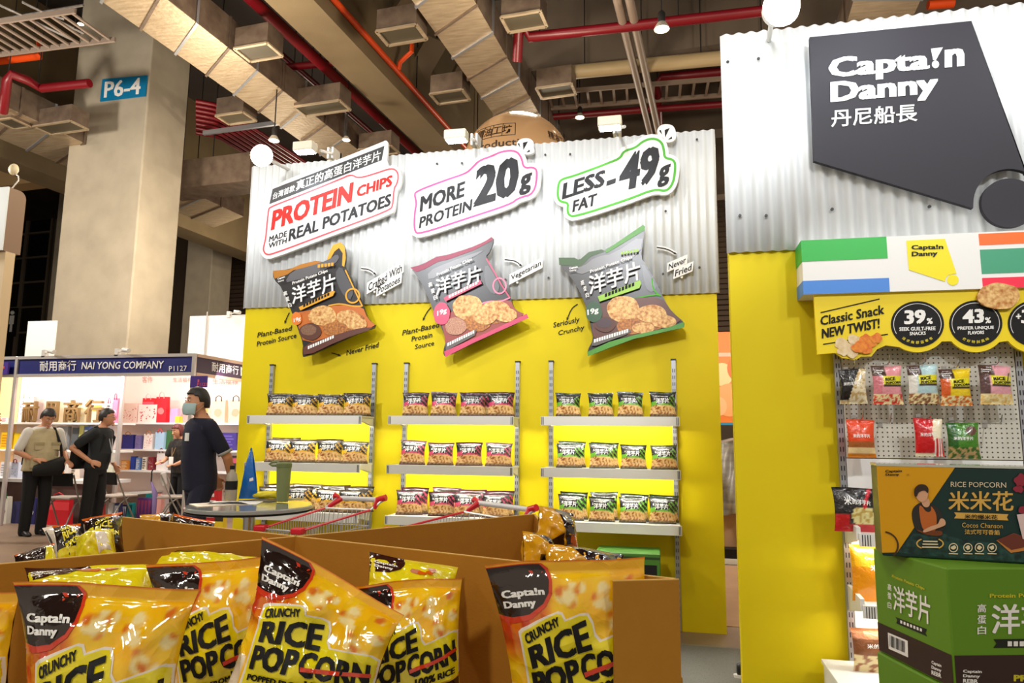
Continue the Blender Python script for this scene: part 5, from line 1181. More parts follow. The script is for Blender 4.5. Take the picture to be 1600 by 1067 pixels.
# left and right compartments: dark and gold bags
def loose(label, TL, TR, BL, BR, seed, base, patches, T=.05, text=None, tm=None):
    surf = hero(TL, TR, BL, BR, T, .1, seed, 2.0); mb = MB()
    mb.grid(lambda u, v: surf(u, v, 1), 40, 40, base); mb.grid(lambda u, v: surf(u, v, -1), 18, 18, base, flip=True)
    for k, (pts, m) in enumerate(patches): p = [(x, 1-y) for x, y in pts]; decal(mb, surf, p, geometry.tessellate_polygon([[Vector((a, b, 0)) for a, b in p]]), m, .0014+.0005*k, 14, 14)
    for s, q in (text or ()):
        v, f = quad_text(s, *[(x, 1-y) for x, y in q], .05); decal(mb, surf, v, f, tm or filmlemon, .0036)
    return tag(mb.build('snack_bag', smooth=True, recent=True), label, 'snack bag', 'bags in the side compartments')
RT = [('CRUNCHY', ((.35, .42), (.75, .3), (.75, .2), (.35, .32))), ('RICE', ((.35, .62), (.8, .48), (.8, .32), (.35, .46))), ('POPCORN', ((.35, .78), (.95, .6), (.95, .5), (.35, .66)))]
loose('crumpled black and lemon snack bag leaning at the corner of the left compartment', D(128, 812, 1.86), D(192, 800, 1.9), D(132, 872, 1.8), D(196, 870, 1.84), 51, filmblack, [(((0, .5), (.3, .45), (.4, 1), (0, 1)), filmlemon), (((0, 0), (1, 0), (1, .05), (0, .05)), filmorange)], .05, RT)
loose('crumpled black snack bag with lemon print in the left compartment', D(66, 826, 1.78), D(126, 818, 1.82), D(92, 894, 1.7), D(146, 880, 1.74), 52, filmblack, [(((0, .7), (1, .75), (1, 1), (0, 1)), filmlemon), (((0, 0), (1, 0), (1, .06), (0, .06)), filmorange), (((0, 0), (.25, 0), (.12, .6), (0, .9)), filmwhite)], .04, RT)
loose('lemon snack bag squeezed between the black bags of the left compartment', D(118, 838, 1.74), D(178, 826, 1.78), D(112, 900, 1.66), D(190, 890, 1.7), 53, filmlemon, [(((.55, .35), (.8, .3), (.9, .7), (.6, .8)), filmwhite)], .06)
loose('black snack bag lying flat at the left end of the long divider', D(22, 868, 1.56), D(84, 850, 1.66), D(20, 905, 1.5), D(90, 895, 1.56), 54, filmblack, [(((0, 0), (1, 0), (1, .1), (0, .1)), filmorange), (((.6, .3), (1, .25), (1, 1), (.6, 1)), filmlemon)], .03)
loose('gold and black snack bag showing above the rear cardboard edge', D(218, 805, 2.45), D(272, 800, 2.5), D(214, 850, 2.4), D(276, 850, 2.45), 55, filmgold, [(((.55, 0), (1, 0), (1, 1), (.7, 1)), filmblack)], .06)
loose('flat black snack bag lying above the rear cardboard edge', D(262, 800, 2.5), D(336, 816, 2.5), D(262, 850, 2.45), D(336, 850, 2.45), 56, filmblack, [(((0, 0), (1, 0), (1, .1), (0, .08)), filmorange)], .03)
loose('crumpled gold and dark brown snack bag sticking up in the right compartment', D(842, 790, 1.70), D(896, 802, 1.72), D(832, 858, 1.66), D(906, 866, 1.68), 57, filmgold, [(((.45, 0), (1, 0), (.95, .75), (.62, .85), (.5, .45)), filmblack), (((.7, .62), (1, .5), (1, 1), (.74, 1)), filmorange), (((.1, .9), (.5, .6), (.6, 1), (.1, 1)), filmblack)], .05)
loose('gold snack bag with dark swoosh lying at the rear edge of the right compartment', D(816, 830, 1.58), D(856, 834, 1.60), D(816, 900, 1.52), D(872, 905, 1.54), 58, filmgold, [(((.4, .0), (1, .1), (1, .6), (.7, .45)), filmblack), (((.3, .65), (1, .6), (1, 1), (.3, 1)), filmblack)], .05)
loose('gold and black snack bag leaning in the right compartment behind the upright bag', D(846, 846, 1.54), D(975, 868, 1.50), D(850, 930, 1.46), D(980, 935, 1.44), 59, filmgold, [(((.28, .0), (1, 0), (1, .5), (.55, .45)), filmblack)], .05)
# ---------------------------------------------------------------- round table and what stands on it
TZ = .93
TC = Vector((-2.52, 3.98, 0)); TR_ = .375
t = thing('bar_table', 'round grey bar table at the left end of the yellow wall', 'table', TC)
tg = mat('table_top', (150, 152, 148), .12, coat=.6); 
MB().lathe(TC, [(TR_-.015, TZ-.03), (TR_, TZ-.022), (TR_, TZ-.006), (TR_-.008, TZ)], tg, 56).build('tabletop', parent=t, smooth=30)
MB().lathe(TC, [(TR_-.008, TZ-.036), (TR_-.004, TZ-.031)], dark, 56).build('edge_band', parent=t)
MB().lathe(TC, [(.035, .02), (.035, TZ-.03)], chrome, 20).build('column', parent=t, smooth=40); MB().lathe(TC, [(.24, .006), (.24, .016), (.05, .03)], chrome, 40).build('base', parent=t, smooth=40)
def tp(px, py): return onZ(px, py, TZ)
def sheetp(px, py, w, h, rot, m, label, k=0):
    c = tp(px, py); M = Matrix.Translation(Vector((c.x, c.y, TZ+.001+k*.003))) @ Matrix.Rotation(R(rot), 4, 'Z')
    mb = MB().box((-w/2, -h/2, 0), (w/2, h/2, .002), m); 
    for i in range(5): mb.box((-w*.4, -h*.38+i*h*.16, .002), (w*(.1+.06*(i % 3)), -h*.34+i*h*.16, .0024), mat('fine_print', (120, 120, 124), .6))
    tag(mb.xf(M).build('paper_sheet', recent=True), label, 'paper', 'papers on the bar table')
sheetp(368, 786, .30, .21, 20, wprint, 'white printed sheet in the middle of the bar table'); sheetp(342, 788, .3, .21, 50, mat('paper_cream', (236, 214, 190), .5), 'cream printed sheet at the left of the bar table'); sheetp(414, 782, .21, .15, -10, mat('paper_dark', (52, 52, 56), .3), 'dark leaflet under the green tumbler'); sheetp(452, 780, .2, .14, 15, mat('paper_dark', (0, 0, 0)), 'dark leaflet at the right edge of the bar table')
c = tp(441, 785); t = thing('tumbler', 'olive green tumbler with a loop handle on the bar table', 'tumbler', (c.x, c.y, TZ+.006)); ol = mat('olive_enamel', (122, 132, 84), .5)
z = TZ+.006; k = 1.13
MB().lathe((c.x, c.y, z), [(.031*k, 0), (.033*k, .01), (.038*k, .12*k), (.041*k, .19*k)], ol, 28).build('body', parent=t, smooth=40)
MB().lathe((c.x, c.y, z), [(.041*k, .19*k), (.043*k, .192*k), (.043*k, .212*k), (.036*k, .22*k)], mat('olive_lid', (104, 116, 70), .5), 28).build('lid', parent=t, smooth=40)
MB().tube([(c.x-.02, c.y, z+.235), (c.x-.05, c.y, z+.25), (c.x-.085, c.y, z+.247), (c.x-.105, c.y, z+.235), (c.x-.085, c.y, z+.226), (c.x-.03, c.y, z+.228)], .008, mat('olive_lid', (0, 0, 0)), 8, closed=True).build('handle', parent=t, smooth=True)
c = tp(412, 780); mb = MB(); surf = pillow(.2, .05, .026, .1, 71); mb.grid(lambda u, v: surf(u, v, 1), 20, 16, filmlemon); mb.grid(lambda u, v: surf(u, v, -1), 10, 8, filmlemon, flip=True)
mb.xf(Matrix.Translation((c.x, c.y, TZ+.004)) @ Matrix.Rotation(R(8), 4, 'Z')); tag(mb.build('snack_packet', smooth=True, recent=True), 'yellow snack packet lying on the bar table', 'snack packet')
c = tp(388, 780); mb = MB(); surf = pillow(.13, .34, .03, .05, 72)
def tri(u, v): p = surf(.5+(u-.5)*(1-.93*v), v, 1); return p
bl = mat('bag_film_blue', (22, 104, 190), .25, coat=.4, bump=(24, .5)); 
mb.grid(tri, 24, 30, bl); mb.grid(lambda u, v: surf(.5+(u-.5)*(1-.93*v), v, -1), 12, 16, bl, flip=True)
v_, f_ = quad_text('HUG', (.6, .34), (.86, .36), (.86, .44), (.6, .42)); mb.add([tri(v[0], v[1])+Vector((0, -.003, 0)) for v in v_] if False else [], [], wprint)
decal(mb, lambda u, v, s, o=0: tri(u, v)+Vector((0, -.002, 0)), [(.6, .34), (.9, .36), (.9, .42), (.6, .40)], [(0, 1, 2, 3)], wprint, 0)
mb.xf(Matrix.Translation((c.x, c.y, TZ+.004)) @ Matrix.Rotation(R(18), 4, 'Z')); tag(mb.build('blue_pouch', smooth=True, recent=True), 'tall pointed blue pouch standing on the bar table', 'pouch')
c = tp(360, 782); t = thing('drink_bottle', 'clear bottle with a black label on the bar table behind the man', 'bottle', (c.x, c.y, TZ+.002)); z = TZ+.002
MB().lathe((c.x, c.y, z), [(.036, 0), (.038, .01), (.038, .13), (.03, .17), (.014, .19), (.014, .2)], mat('bottle_plastic', (196, 186, 170), .12, trans=.5), 24).build('body', parent=t, smooth=40)
MB().lathe((c.x, c.y, z), [(.0388, .07), (.0388, .125)], black, 24, cap=False).build('label_band', parent=t, smooth=40); MB().lathe((c.x, c.y, z), [(.016, .2), (.016, .225)], black, 16).build('cap', parent=t)
# ---------------------------------------------------------------- shopping trolleys
def trolley(label, h0, h1, f0, f1, zh, zf, zr):
    """h0,h1: handle ends, f0,f1: front rim corners"""
    base = Vector(((h0.x+f1.x)/2, (h0.y+f1.y)/2, .006)); t = thing('shopping_trolley', label, 'trolley', base); wire = mat('trolley_wire', (206, 206, 206), .3, metal=.6); rp = mat('trolley_red', (214, 20, 40), .35)
    MB().tube([h0, h1], .013, mat('trolley_grip', (220, 220, 224), .3), 14).build('handle', parent=t, smooth=40)
    for p, q in ((h0, h1), (h1, h0)):
        d = (q-p).normalized(); dn = (f0-h0).normalized()
        MB().tube([p-d*.02+Vector((0, 0, .014)), p+d*.03, p+dn*.05-Vector((0, 0, .03))], [.018, .02, .012], rp, 12).build('grip_end', parent=t, smooth=40)
    r0 = h0+(f0-h0).normalized()*.07-Vector((0, 0, zr)); r1 = h1+(f1-h1).normalized()*.07-Vector((0, 0, zr))
    dz = Vector((0, 0, 1)); mb = MB()
    for a, b in ((h0, r0), (h1, r1)): mb.tube([a, b], .007, wire, 8)
    for a, b in ((r0, r1), (f0, f1)): mb.tube([a, b], .005, wire, 8)
    def low(p, f): return p-dz*f
    depth = (.34, .22)
    c0, c1, c2, c3 = r0, r1, f1, f0
    b0, b1, b2, b3 = r0.lerp(f0, .06)-dz*depth[0], r1.lerp(f1, .06)-dz*depth[0], f1.lerp(r1, .08)-dz*depth[1], f0.lerp(r0, .08)-dz*depth[1]
    for (ta, tb, ba, bb, n) in ((c0, c3, b0, b3, 26), (c1, c2, b1, b2, 26), (c3, c2, b3, b2, 10), (c0, c1, b0, b1, 10)):
        for i in range(n+1): mb.tube([ta.lerp(tb, i/n), ba.lerp(bb, i/n)], .0022, wire, 5)
        for k in (.25, .5, .75, 1): mb.tube([ta.lerp(ba, k), tb.lerp(bb, k)], .0028, wire, 5)
    for i in range(9): mb.tube([b0.lerp(b1, i/8), b3.lerp(b2, i/8)], .0025, wire, 5)
    mb.build('basket', parent=t, smooth=40)
    rm = MB()
    for a, b in ((r0, f0), (r1, f1)): rm.tube([a, b], .006, rp, 8)
    rm.build('rim_rail', parent=t, smooth=40)
    for p in (f0, f1): MB().box((p.x-.035, p.y-.03, p.z-.012), (p.x+.035, p.y+.03, p.z+.022), rp).build('corner_guard', parent=t, bevel=.008)
    ch = MB()
    for a, b in ((b0, b3), (b1, b2)):
        g = Vector((b.x, b.y, .12)); h = Vector((a.x, a.y, .12)); ch.tube([a, h, g], .01, wire, 8)
    ch.tube([Vector((b0.x, b0.y, .12)), Vector((b1.x, b1.y, .12))], .01, wire, 8); ch.build('chassis', parent=t, smooth=40)
    for p in (b0, b1, b2, b3):
        w = MB(); w.tube([(p.x-.012, p.y, .066), (p.x+.012, p.y, .066)], .058, dark, 18); w.tube([(p.x, p.y, .07), (p.x, p.y, .13)], .008, wire, 8); w.build('wheel', parent=t)
h0, h1 = onZ(527, 778, 1.0), onZ(598, 781, 1.0)
trolley('small shopping trolley with red rails behind the bar table', h0, h1, onZ(408, 826, .83), onZ(466, 831, .83), 0, 0, .03)
h0, h1 = onZ(744, 785, 1.0), onZ(834, 797, 1.0)
d = (onZ(408, 826, .83)-onZ(527, 778, 1.0)); d2 = Vector((-.42, -.5, -.17))
trolley('small shopping trolley whose handle shows above the long cardboard edge', h0, h1, h0+Vector((-.50, -.02, -.17)), h1+Vector((-.42, -.02, -.17)), 0, 0, .03)
# ---------------------------------------------------------------- the paper bag stall at the left
FY = 8.75; FX1 = onY(304.5, 553, FY).x; FX0 = onY(31, 556, FY).x; BY1 = 10.6; BYL = 9.75
bluef = mat('fascia_blue', (24, 30, 112), .45); plumf = mat('fascia_plum', (56, 36, 58), .45)
t = thing('fascia_sign', 'blue fascia sign with white Chinese and English lettering over the paper bag stall', 'sign', ((FX0+FX1)/2, FY, 2.2))
zt, zb = 2.5, 2.185
MB().box((FX0, FY, zb+.03), (FX1, FY+.03, zt-.03), bluef).build('panel', parent=t)
fr = MB(); fr.box((FX0-.03, FY-.02, zt-.045), (FX1, FY+.04, zt), alum).box((FX0-.03, FY-.02, zb), (FX1, FY+.04, zb+.045), alum); fr.build('frame_rail', parent=t)
PF = Plane(FY-.004); mb = MB()
txt(mb, PF, '耐用商行', ((62, 580), (119, 579), (62, 564)), wprint, .01); txt(mb, PF, 'NAI YONG COMPANY', ((127, 577), (255, 575.5), (128.5, 565.5)), wprint, .015); txt(mb, PF, 'P1127', ((264, 580), (292, 579), (264, 572)), wprint, .0)
mb.build('lettering', parent=t)
t = thing('fascia_sign', 'dark plum fascia sign on the side of the paper bag stall', 'sign', (FX1, FY+1.5, 2.2))
MB().box((FX1-.03, FY+.04, zb+.03), (FX1, FY+3, zt-.03), plumf).build('panel', parent=t)
MB().box((FX1-.035, FY+.04, zt-.045), (FX1+.02, FY+3, zt), mat('warm_alum', (206, 176, 150), .4, metal=.4)).box((FX1-.035, FY+.04, zb), (FX1+.02, FY+3, zb+.045), mat('warm_alum', (0, 0, 0))).build('frame_rail', parent=t)
mb = MB()
def fs(px, py): return onX(px, py, FX1+.004)
text3(mb, '耐用商行', fs(331, 580), fs(373, 586), fs(331, 565), wprint, .01); text3(mb, 'NAI YONG COMPANY', fs(376, 587), fs(376, 587)+Vector((0, 2.2, 0)), fs(376, 573), wprint, .015); mb.build('lettering', parent=t)
def post(x, y, label): tag(MB().box((x-.025, y-.025, 0), (x+.025, y+.025, 2.5), alum).build('stall_post', recent=True, bevel=.006), label, 'post')
post(FX0-.03, FY, 'aluminium post at the left front corner of the paper bag stall'); post(FX1, FY, 'aluminium post at the right front corner of the paper bag stall')
xm = onY(190, 640, BYL).x; xs = onY(187, 640, BYL-.36).x; post(xs+.03, BYL-.36, 'white post dividing the two shelf sections of the paper bag stall')
def pn(name, a, b, z1, label, m=pinkwall): tag(MB().box(a+(0,), b+(z1,), m).build(name, recent=True), label, 'partition')
XL = onY(29, 640, BYL).x; XR = onY(187, 640, BY1).x
pn('back_partition', (XL, BYL), (xm, BYL+.03), 2.5, 'pale back panel of the left shelf section of the stall'); pn('back_partition', (XR, BY1), (-3.4, BY1+.03), 2.5, 'pale back panel of the right shelf section of the stall')
# neighbour stall
pn('back_partition', (XL-4, BYL), (XL-.01, BYL+.03), 2.5, 'warm lit back panel of the neighbouring stall at the left edge', mat('peach_panel', (250, 206, 150), .6))
t = thing('fascia_sign', 'blue fascia sign of the neighbouring stall at the left edge', 'sign', (FX0-1, FY, 2.2)); MB().box((FX0-3, FY, zb+.03), (FX0-.06, FY+.03, zt-.03), bluef).build('panel', parent=t); MB().box((FX0-3, FY-.02, zt-.045), (FX0-.06, FY+.04, zt), alum).box((FX0-3, FY-.02, zb), (FX0-.06, FY+.04, zb+.045), alum).build('frame_rail', parent=t)
a = onY(-12, 585, FY-.06); b = onY(15, 566, FY-.06); tag(MB().box((a.x, FY-.08, a.z), (b.x, FY-.05, b.z), mat('purple_sign', (70, 44, 140), .4)).box((a.x+.1, FY-.085, a.z+.08), (b.x-.06, FY-.08, b.z-.06), mat('sign_coral', (220, 90, 110), .4)).build('hanging_sign', recent=True), 'purple hanging sign with a coral emblem at the left edge', 'sign')
a = onY(303, 606, FY+.06); b = onY(330, 588, FY+.06); o = MB().box((a.x, FY-.03, a.z), (b.x, FY-.01, b.z), mat('purple_sign', (0, 0, 0))); PQ = Plane(FY-.034); txt(o, PQ, 'P1127', ((308, 603), (324, 603), (308, 598)), mat('sign_coral', (0, 0, 0)), .02); o.box((a.x+.12, FY-.033, b.z-.09), (b.x-.12, FY-.03, b.z-.05), mat('sign_coral', (0, 0, 0))); tag(o.build('hanging_sign', recent=True), 'small purple stall number sign hanging under the fascia corner', 'sign')
# lamps inside the stall
for i, x in enumerate((-9.0, -8.2)): area('stall_lamp', (x, FY+.15, 2.2), (0, .75, -.66), .6, .1, 12, (1, .9, .86))
for i, x in enumerate((-7.2, -6.2, -5.0)): area('stall_lamp', (x, FY+.5, 2.25), (0, .8, -.6), .6, .1, 14, (1, .9, .86))
area('stall_lamp', (-10.6, FY+.15, 2.2), (0, .8, -.6), .6, .1, 14, (1, .8, .55))
# shelves
def sshelf(x0, x1, y0, y1, z, label, th=.03, drop=0):
    tag(MB().hexa([(x0, y0, z-th), (x1, y0, z-th+drop), (x1, y1, z-th+drop), (x0, y1, z-th)], [(x0, y0, z), (x1, y0, z+drop), (x1, y1, z+drop), (x0, y1, z)], white).build('stall_shelf', recent=True), label, 'shelf')
def zY(px, py, Y): return onY(px, py, Y).z
YL0, YR0 = BYL-.34, BY1-.36
zl = [zY(100, 660, YL0), zY(100, 703, YL0), zY(100, 748, YL0)]; zr = [zY(240, 660, YR0), zY(240, 702, YR0), zY(240, 735, YR0)]
for z, w in zip(zl[:2], ('upper', 'lower')): sshelf(XL-.6, xs, YL0, BYL-.002, z, 'long white shelf behind the two men, %s one' % w)
tag(MB().box((XL-.6, YL0-.25, zl[2]-.05), (xs, BYL-.002, zl[2]), white).box((XL-.5, YL0-.2, .0), (xm-.05, YL0-.17, zl[2]-.05), mat('dark_skirt', (92, 70, 64), .8)).build('stall_counter', recent=True), 'white counter with a brown skirt below the shelves of the stall', 'counter')
for z, w in zip(zr, ('top', 'middle', 'bottom')): sshelf(XR+.02, -3.5, YR0, BY1-.002, z, 'white shelf of the right stall section behind the man in navy, %s one' % w)
sshelf(XR+.02, XR+1.0, YR0-.5, BY1-.02, zY(180, 777, YR0-.5), 'low white shelf near the floor of the right stall section', .03, .06)
# ---- paper bags
def paper_bag(px, py_bot, py_top, wpx, Y, z, col, label, pat=None, handle=None, dpt=.1, rot=0, group='paper bags in the stall', k=[0]):
    k[0] += 1
    a = onY(px, py_top, Y); h = max(.08, a.z-z); w = wpx/F_PX*Y*1.06
    t = thing('paper_bag', label, 'paper bag', (a.x, Y, z), 0, group)
    m = mat('paper_%d_%d_%d' % col, col, .6); mb = MB()
    mb.hexa([(a.x-w/2, Y, z), (a.x+w/2, Y, z), (a.x+w/2, Y+dpt, z), (a.x-w/2, Y+dpt, z)], [(a.x-w/2, Y, z+h), (a.x+w/2, Y, z+h), (a.x+w/2, Y+dpt*.7, z+h), (a.x-w/2, Y+dpt*.7, z+h)], m)
    if pat:
        kind, c2 = pat; m2 = mat('print_%d_%d_%d' % c2, c2, .6); r2 = random.Random(k[0])
        if kind == 'band': mb.box((a.x-w/2-.001, Y-.002, z+h*.55), (a.x+w/2+.001, Y, z+h*.85), m2)
        if kind == 'disc': mb.poly([(a.x+p[0], Y-.002, z+h*.45+p[1]) for p in blob(0, 0, w*.28, w*.28, 14, .1, k[0])], m2)
        if kind == 'discs':
            for dx in (-.25, .18): mb.poly([(a.x+dx*w+p[0], Y-.002, z+h*.5+p[1]) for p in blob(0, 0, w*.17, w*.14, 14, .15, k[0])], m2)
        if kind == 'dots':
            for i in range(26): x = r2.uniform(-.42, .42)*w; y = r2.uniform(.06, .8)*h; s = r2.uniform(.03, .07)*w; mb.box((a.x+x, Y-.002, z+y), (a.x+x+s, Y, z+y+s), m2)
        if kind == 'lines':
            for i in range(5): mb.box((a.x-w*.38, Y-.002, z+h*(.12+i*.16)), (a.x+w*(.1+.06*((i*3) % 5)), Y, z+h*(.2+i*.16)), m2)
        if kind == 'zig':
            for i in range(4): mb.poly([(a.x-w/2+w*(i+.1)/4, Y-.002, z+h*.9), (a.x-w/2+w*(i+.9)/4, Y-.002, z+h*.9), (a.x-w/2+w*(i+.5)/4, Y-.002, z+h*.1)], m2)
    mb.build('body', parent=t)
    if handle:
        mh = mat('handle_%d_%d_%d' % handle, handle, .6)
        MB().tube([(a.x-w*.22, Y-.004, z+h*.94), (a.x-w*.2, Y-.006, z+h*1.12), (a.x, Y-.006, z+h*1.2), (a.x+w*.2, Y-.006, z+h*1.12), (a.x+w*.22, Y-.004, z+h*.94)], .008, mh, 6).build('handle', parent=t, smooth=True)
    return t
z1, z2, z3 = zl; Q1, Q2, Q3 = zr; y1 = YL0+.1; yr = YR0+.06
wh = (236, 228, 222); 
L = [(42, 620, 30, (222, 214, 220), ('dots', (96, 84, 150)), wh, 'white paper bag with violet print at the left of the upper shelf', y1+.09, z1), (83, 628, 30, (232, 220, 190), ('disc', (190, 176, 120)), None, 'cream paper bag with a green print on the upper stall shelf', y1+.09, z1),
     (122, 626, 34, (240, 228, 190), ('lines', (222, 200, 120)), None, 'cream and yellow paper bag behind the wooden characters', y1+.09, z1), (150, 628, 24, (246, 236, 220), ('band', (220, 200, 90)), None, 'white paper bag with a yellow band behind the wooden characters', y1+.09, z1),
     (171, 628, 9, (236, 236, 236), ('lines', (90, 90, 96)), (240, 120, 150), 'narrow white paper bag beside the tall pink bag', y1, z1), (181, 622, 10, (236, 120, 150), ('disc', (246, 190, 200)), (230, 70, 110), 'tall pink paper bag at the right end of the upper shelf', y1-.05, z1),
     (10, 675, 20, (244, 206, 20), ('lines', (226, 150, 20)), None, 'yellow paper bag at the left edge of the lower shelf', y1, z2), (28, 676, 14, (246, 214, 30), None, None, 'plain yellow paper bag beside the aluminium post', y1+.02, z2), (98, 666, 22, (150, 150, 150), ('disc', (206, 206, 206)), None, 'grey paper bag behind the man in the vest', y1, z2),
     (118, 668, 12, (90, 96, 100), None, None, 'slate paper bag between the two men', y1+.01, z2), (128, 664, 9, (210, 206, 120), None, None, 'slim lemon paper bag between the two men', y1+.02, z2), (136, 666, 10, (96, 120, 180), ('lines', (230, 230, 240)), None, 'blue striped paper bag just left of the backpack', y1, z2),
     (8, 722, 18, (226, 226, 232), ('lines', (160, 160, 172)), None, 'white paper bag with grey print at the left end of the counter', y1-.2, z3), (24, 722, 15, (206, 214, 236), ('dots', (70, 90, 160)), (150, 60, 80), 'white paper bag with blue print on the counter', y1-.22, z3),
     (93, 726, 32, (240, 236, 232), ('discs', (226, 132, 60)), wh, 'white paper bag with two orange fruits under the man\'s hand', y1-.24, z3), (115, 728, 9, (228, 214, 200), ('lines', (90, 60, 40)), None, 'small cream paper bag on the counter between the men', y1-.22, z3), (172, 728, 12, (226, 226, 206), None, None, 'pale paper bag on the counter right of the backpack man', y1-.2, z3),
     (5, 675, 14, (214, 206, 212), ('lines', (190, 90, 120)), None, 'pale paper bag with pink stripes at the far left edge', y1+.06, z1)]
for px, pt, w, c, pat, hd, lab, Y, z in L: paper_bag(px, 0, pt if z != z1 else pt, w, Y, z, c, lab, pat, hd)
Rr = [(204, 630, 30, (240, 216, 206), ('dots', (214, 120, 120)), None, 'pale pink paper bag with a small flower pattern on the top shelf', Q1, yr), (231, 632, 36, (244, 226, 220), ('dots', (206, 60, 70)), None, 'white paper bag with tiny red print on the top shelf', Q1, yr-.03), (232, 622, 22, (226, 16, 40), ('band', (240, 90, 110)), (240, 210, 210), 'red paper bag behind the white printed one', Q1, yr+.1),
      (253, 620, 21, (222, 10, 36), ('disc', (244, 130, 130)), (246, 196, 190), 'bright red paper bag with pale Chinese print', Q1, yr-.02), (272, 638, 14, (240, 170, 216), None, None, 'pink paper bag right of the bright red one', Q1, yr), (277, 650, 8, (240, 200, 60), None, None, 'tiny yellow paper bag on the top shelf', Q1, yr-.06),
      (316, 626, 12, (240, 216, 140), ('lines', (220, 160, 60)), None, 'straw yellow paper bag right of the navy man\'s head', Q1, yr+.05), (342, 625, 25, (226, 206, 176), ('disc', (214, 170, 140)), (80, 60, 44), 'kraft paper bag with a dark handle right of the navy man', Q1, yr), (369, 625, 25, (222, 200, 170), ('disc', (206, 160, 130)), (80, 60, 44), 'kraft paper bag with a dark handle next to the yellow wall', Q1, yr),
      (200, 679, 22, (36, 40, 130), None, (170, 120, 70), 'navy blue paper bag at the left of the middle shelf', Q2, yr), (216, 680, 10, (120, 110, 170), ('dots', (30, 30, 90)), None, 'violet patterned paper bag on the middle shelf', Q2, yr), (232, 678, 17, (238, 230, 226), ('dots', (190, 60, 50)), (190, 120, 70), 'white paper bag with red dotted print on the middle shelf', Q2, yr),
      (250, 675, 17, (170, 204, 232), None, (226, 40, 60), 'sky blue paper bag with red handles', Q2, yr-.02), (264, 672, 8, (60, 110, 60), None, None, 'green paper bag behind the woman\'s head', Q2, yr+.03), (358, 676, 26, (60, 44, 130), ('lines', (100, 84, 170)), None, 'purple paper bag right of the navy man\'s shoulder', Q2, yr), (336, 676, 8, (236, 232, 230), None, (220, 40, 50), 'white paper bag with red handles behind the navy man\'s shoulder', Q2, yr),
      (195, 719, 15, (214, 140, 50), ('lines', (240, 220, 180)), None, 'small orange paper bag on the bottom shelf', Q3, yr), (208, 713, 9, (36, 70, 180), None, None, 'royal blue paper bag on the bottom shelf', Q3, yr+.04), (216, 715, 8, (110, 150, 214), ('lines', (236, 236, 240)), None, 'light blue striped paper bag on the bottom shelf', Q3, yr), (226, 714, 8, (238, 230, 214), ('lines', (60, 50, 50)), None, 'cream paper bag with dark lines on the bottom shelf', Q3, yr), (236, 714, 10, (140, 40, 50), ('dots', (236, 220, 220)), None, 'wine red paper bag with white dots on the bottom shelf', Q3, yr),
      (252, 706, 15, (240, 234, 230), ('disc', (236, 180, 180)), (120, 40, 40), 'white paper bag with a red ribbon beside the woman', Q3, yr-.02), (365, 712, 18, (56, 40, 44), ('band', (190, 80, 100)), None, 'dark patterned paper bag next to the yellow wall', Q3, yr)]
for px, pt, w, c, pat, hd, lab, z, Y in Rr: paper_bag(px, 0, pt, w, Y, z, c, lab, pat, hd)
zl4 = zY(180, 779, YR0-.4)+.03
Fl = [(8, 776, 14, YL0-.5, (224, 220, 206), ('disc', (190, 130, 130)), (40, 120, 60), 'cream paper bag with green handles on the floor at the left edge'), (26, 784, 16, YL0-.42, (36, 36, 90), None, None, 'dark blue paper bag on the floor by the left man'), (52, 778, 14, YL0-.44, (40, 40, 110), ('disc', (200, 200, 214)), None, 'navy paper bag on the floor behind the legs of the man in the vest'),
      (92, 778, 44, YL0-.42, (214, 12, 34), ('band', (240, 60, 70)), (200, 20, 40), 'large red shopping bag on the floor behind the folding chair'), (156, 788, 8, YL0-.4, (224, 80, 80), ('lines', (240, 200, 190)), None, 'small red and white paper bag on the floor right of the backpack man'), (173, 786, 8, YL0-.42, (230, 230, 236), ('disc', (40, 50, 120)), None, 'white paper bag with a blue letter on the floor'), (183, 786, 8, YL0-.4, (40, 50, 110), ('zig', (220, 220, 230)), None, 'blue and white paper bag on the floor by the white post')]
for px, pt, w, Y, c, pat, hd, lab in Fl: paper_bag(px, 0, pt, w, Y, .001, c, lab, pat, hd)
Lw = [(193, 789, 12, (40, 40, 100), ('zig', (210, 214, 226)), 'dark blue zigzag paper bag on the low shelf'), (203, 786, 11, (40, 160, 160), ('zig', (30, 40, 60)), 'turquoise zigzag paper bag on the low shelf'), (226, 778, 27, (90, 50, 120), ('zig', (150, 60, 100)), 'violet patterned shopping bag on the low shelf'), (236, 772, 20, (30, 140, 140), None, 'teal paper bag behind the violet one on the low shelf'), (247, 772, 14, (240, 170, 160), None, 'salmon paper bag beside the umbrella')]
for i, (px, pt, w, c, pat, lab) in enumerate(Lw): paper_bag(px, 0, pt, w, YR0-.4+(.14 if i == 3 else 0), .001, c, lab, pat, None)
paper_bag(330, 0, 760, 30, 9.2, .001, (200, 30, 40), 'red and white shopping bag on the floor behind the navy man', ('lines', (240, 230, 230)), None)
paper_bag(343, 0, 795, 15, 8.6, .001, (236, 206, 30), 'yellow bag standing on the floor under the bar table', ('band', (50, 40, 30)), None)
# low plinth for the bags on the low shelf
# standing wooden characters
for ch, x0, x1, y0, y1_ in (('耐', 35, 60, 627, 659), ('用', 69, 92, 627, 659), ('商', 99, 127, 625, 659), ('行', 132, 162, 624, 659)):
    Y = YL0+.03; a = onY(x0, y1_, Y); b = onY(x1, y0, Y); vs, fs, _ = text2d(ch, .03, ext=.12); mb = MB(); m = mat('wood_character', (150, 118, 72), .5, var=(3, .3, (126, 96, 56)))
    mb.add([(a.x+(b.x-a.x)*v[0], Y-v[2]*.25, z1+.001+(b.z-z1)*v[1]) for v in vs], fs, m); tag(mb.build('wooden_character', recent=True), 'standing wooden Chinese character %s on the upper stall shelf' % ch, 'letter', 'standing wooden characters')
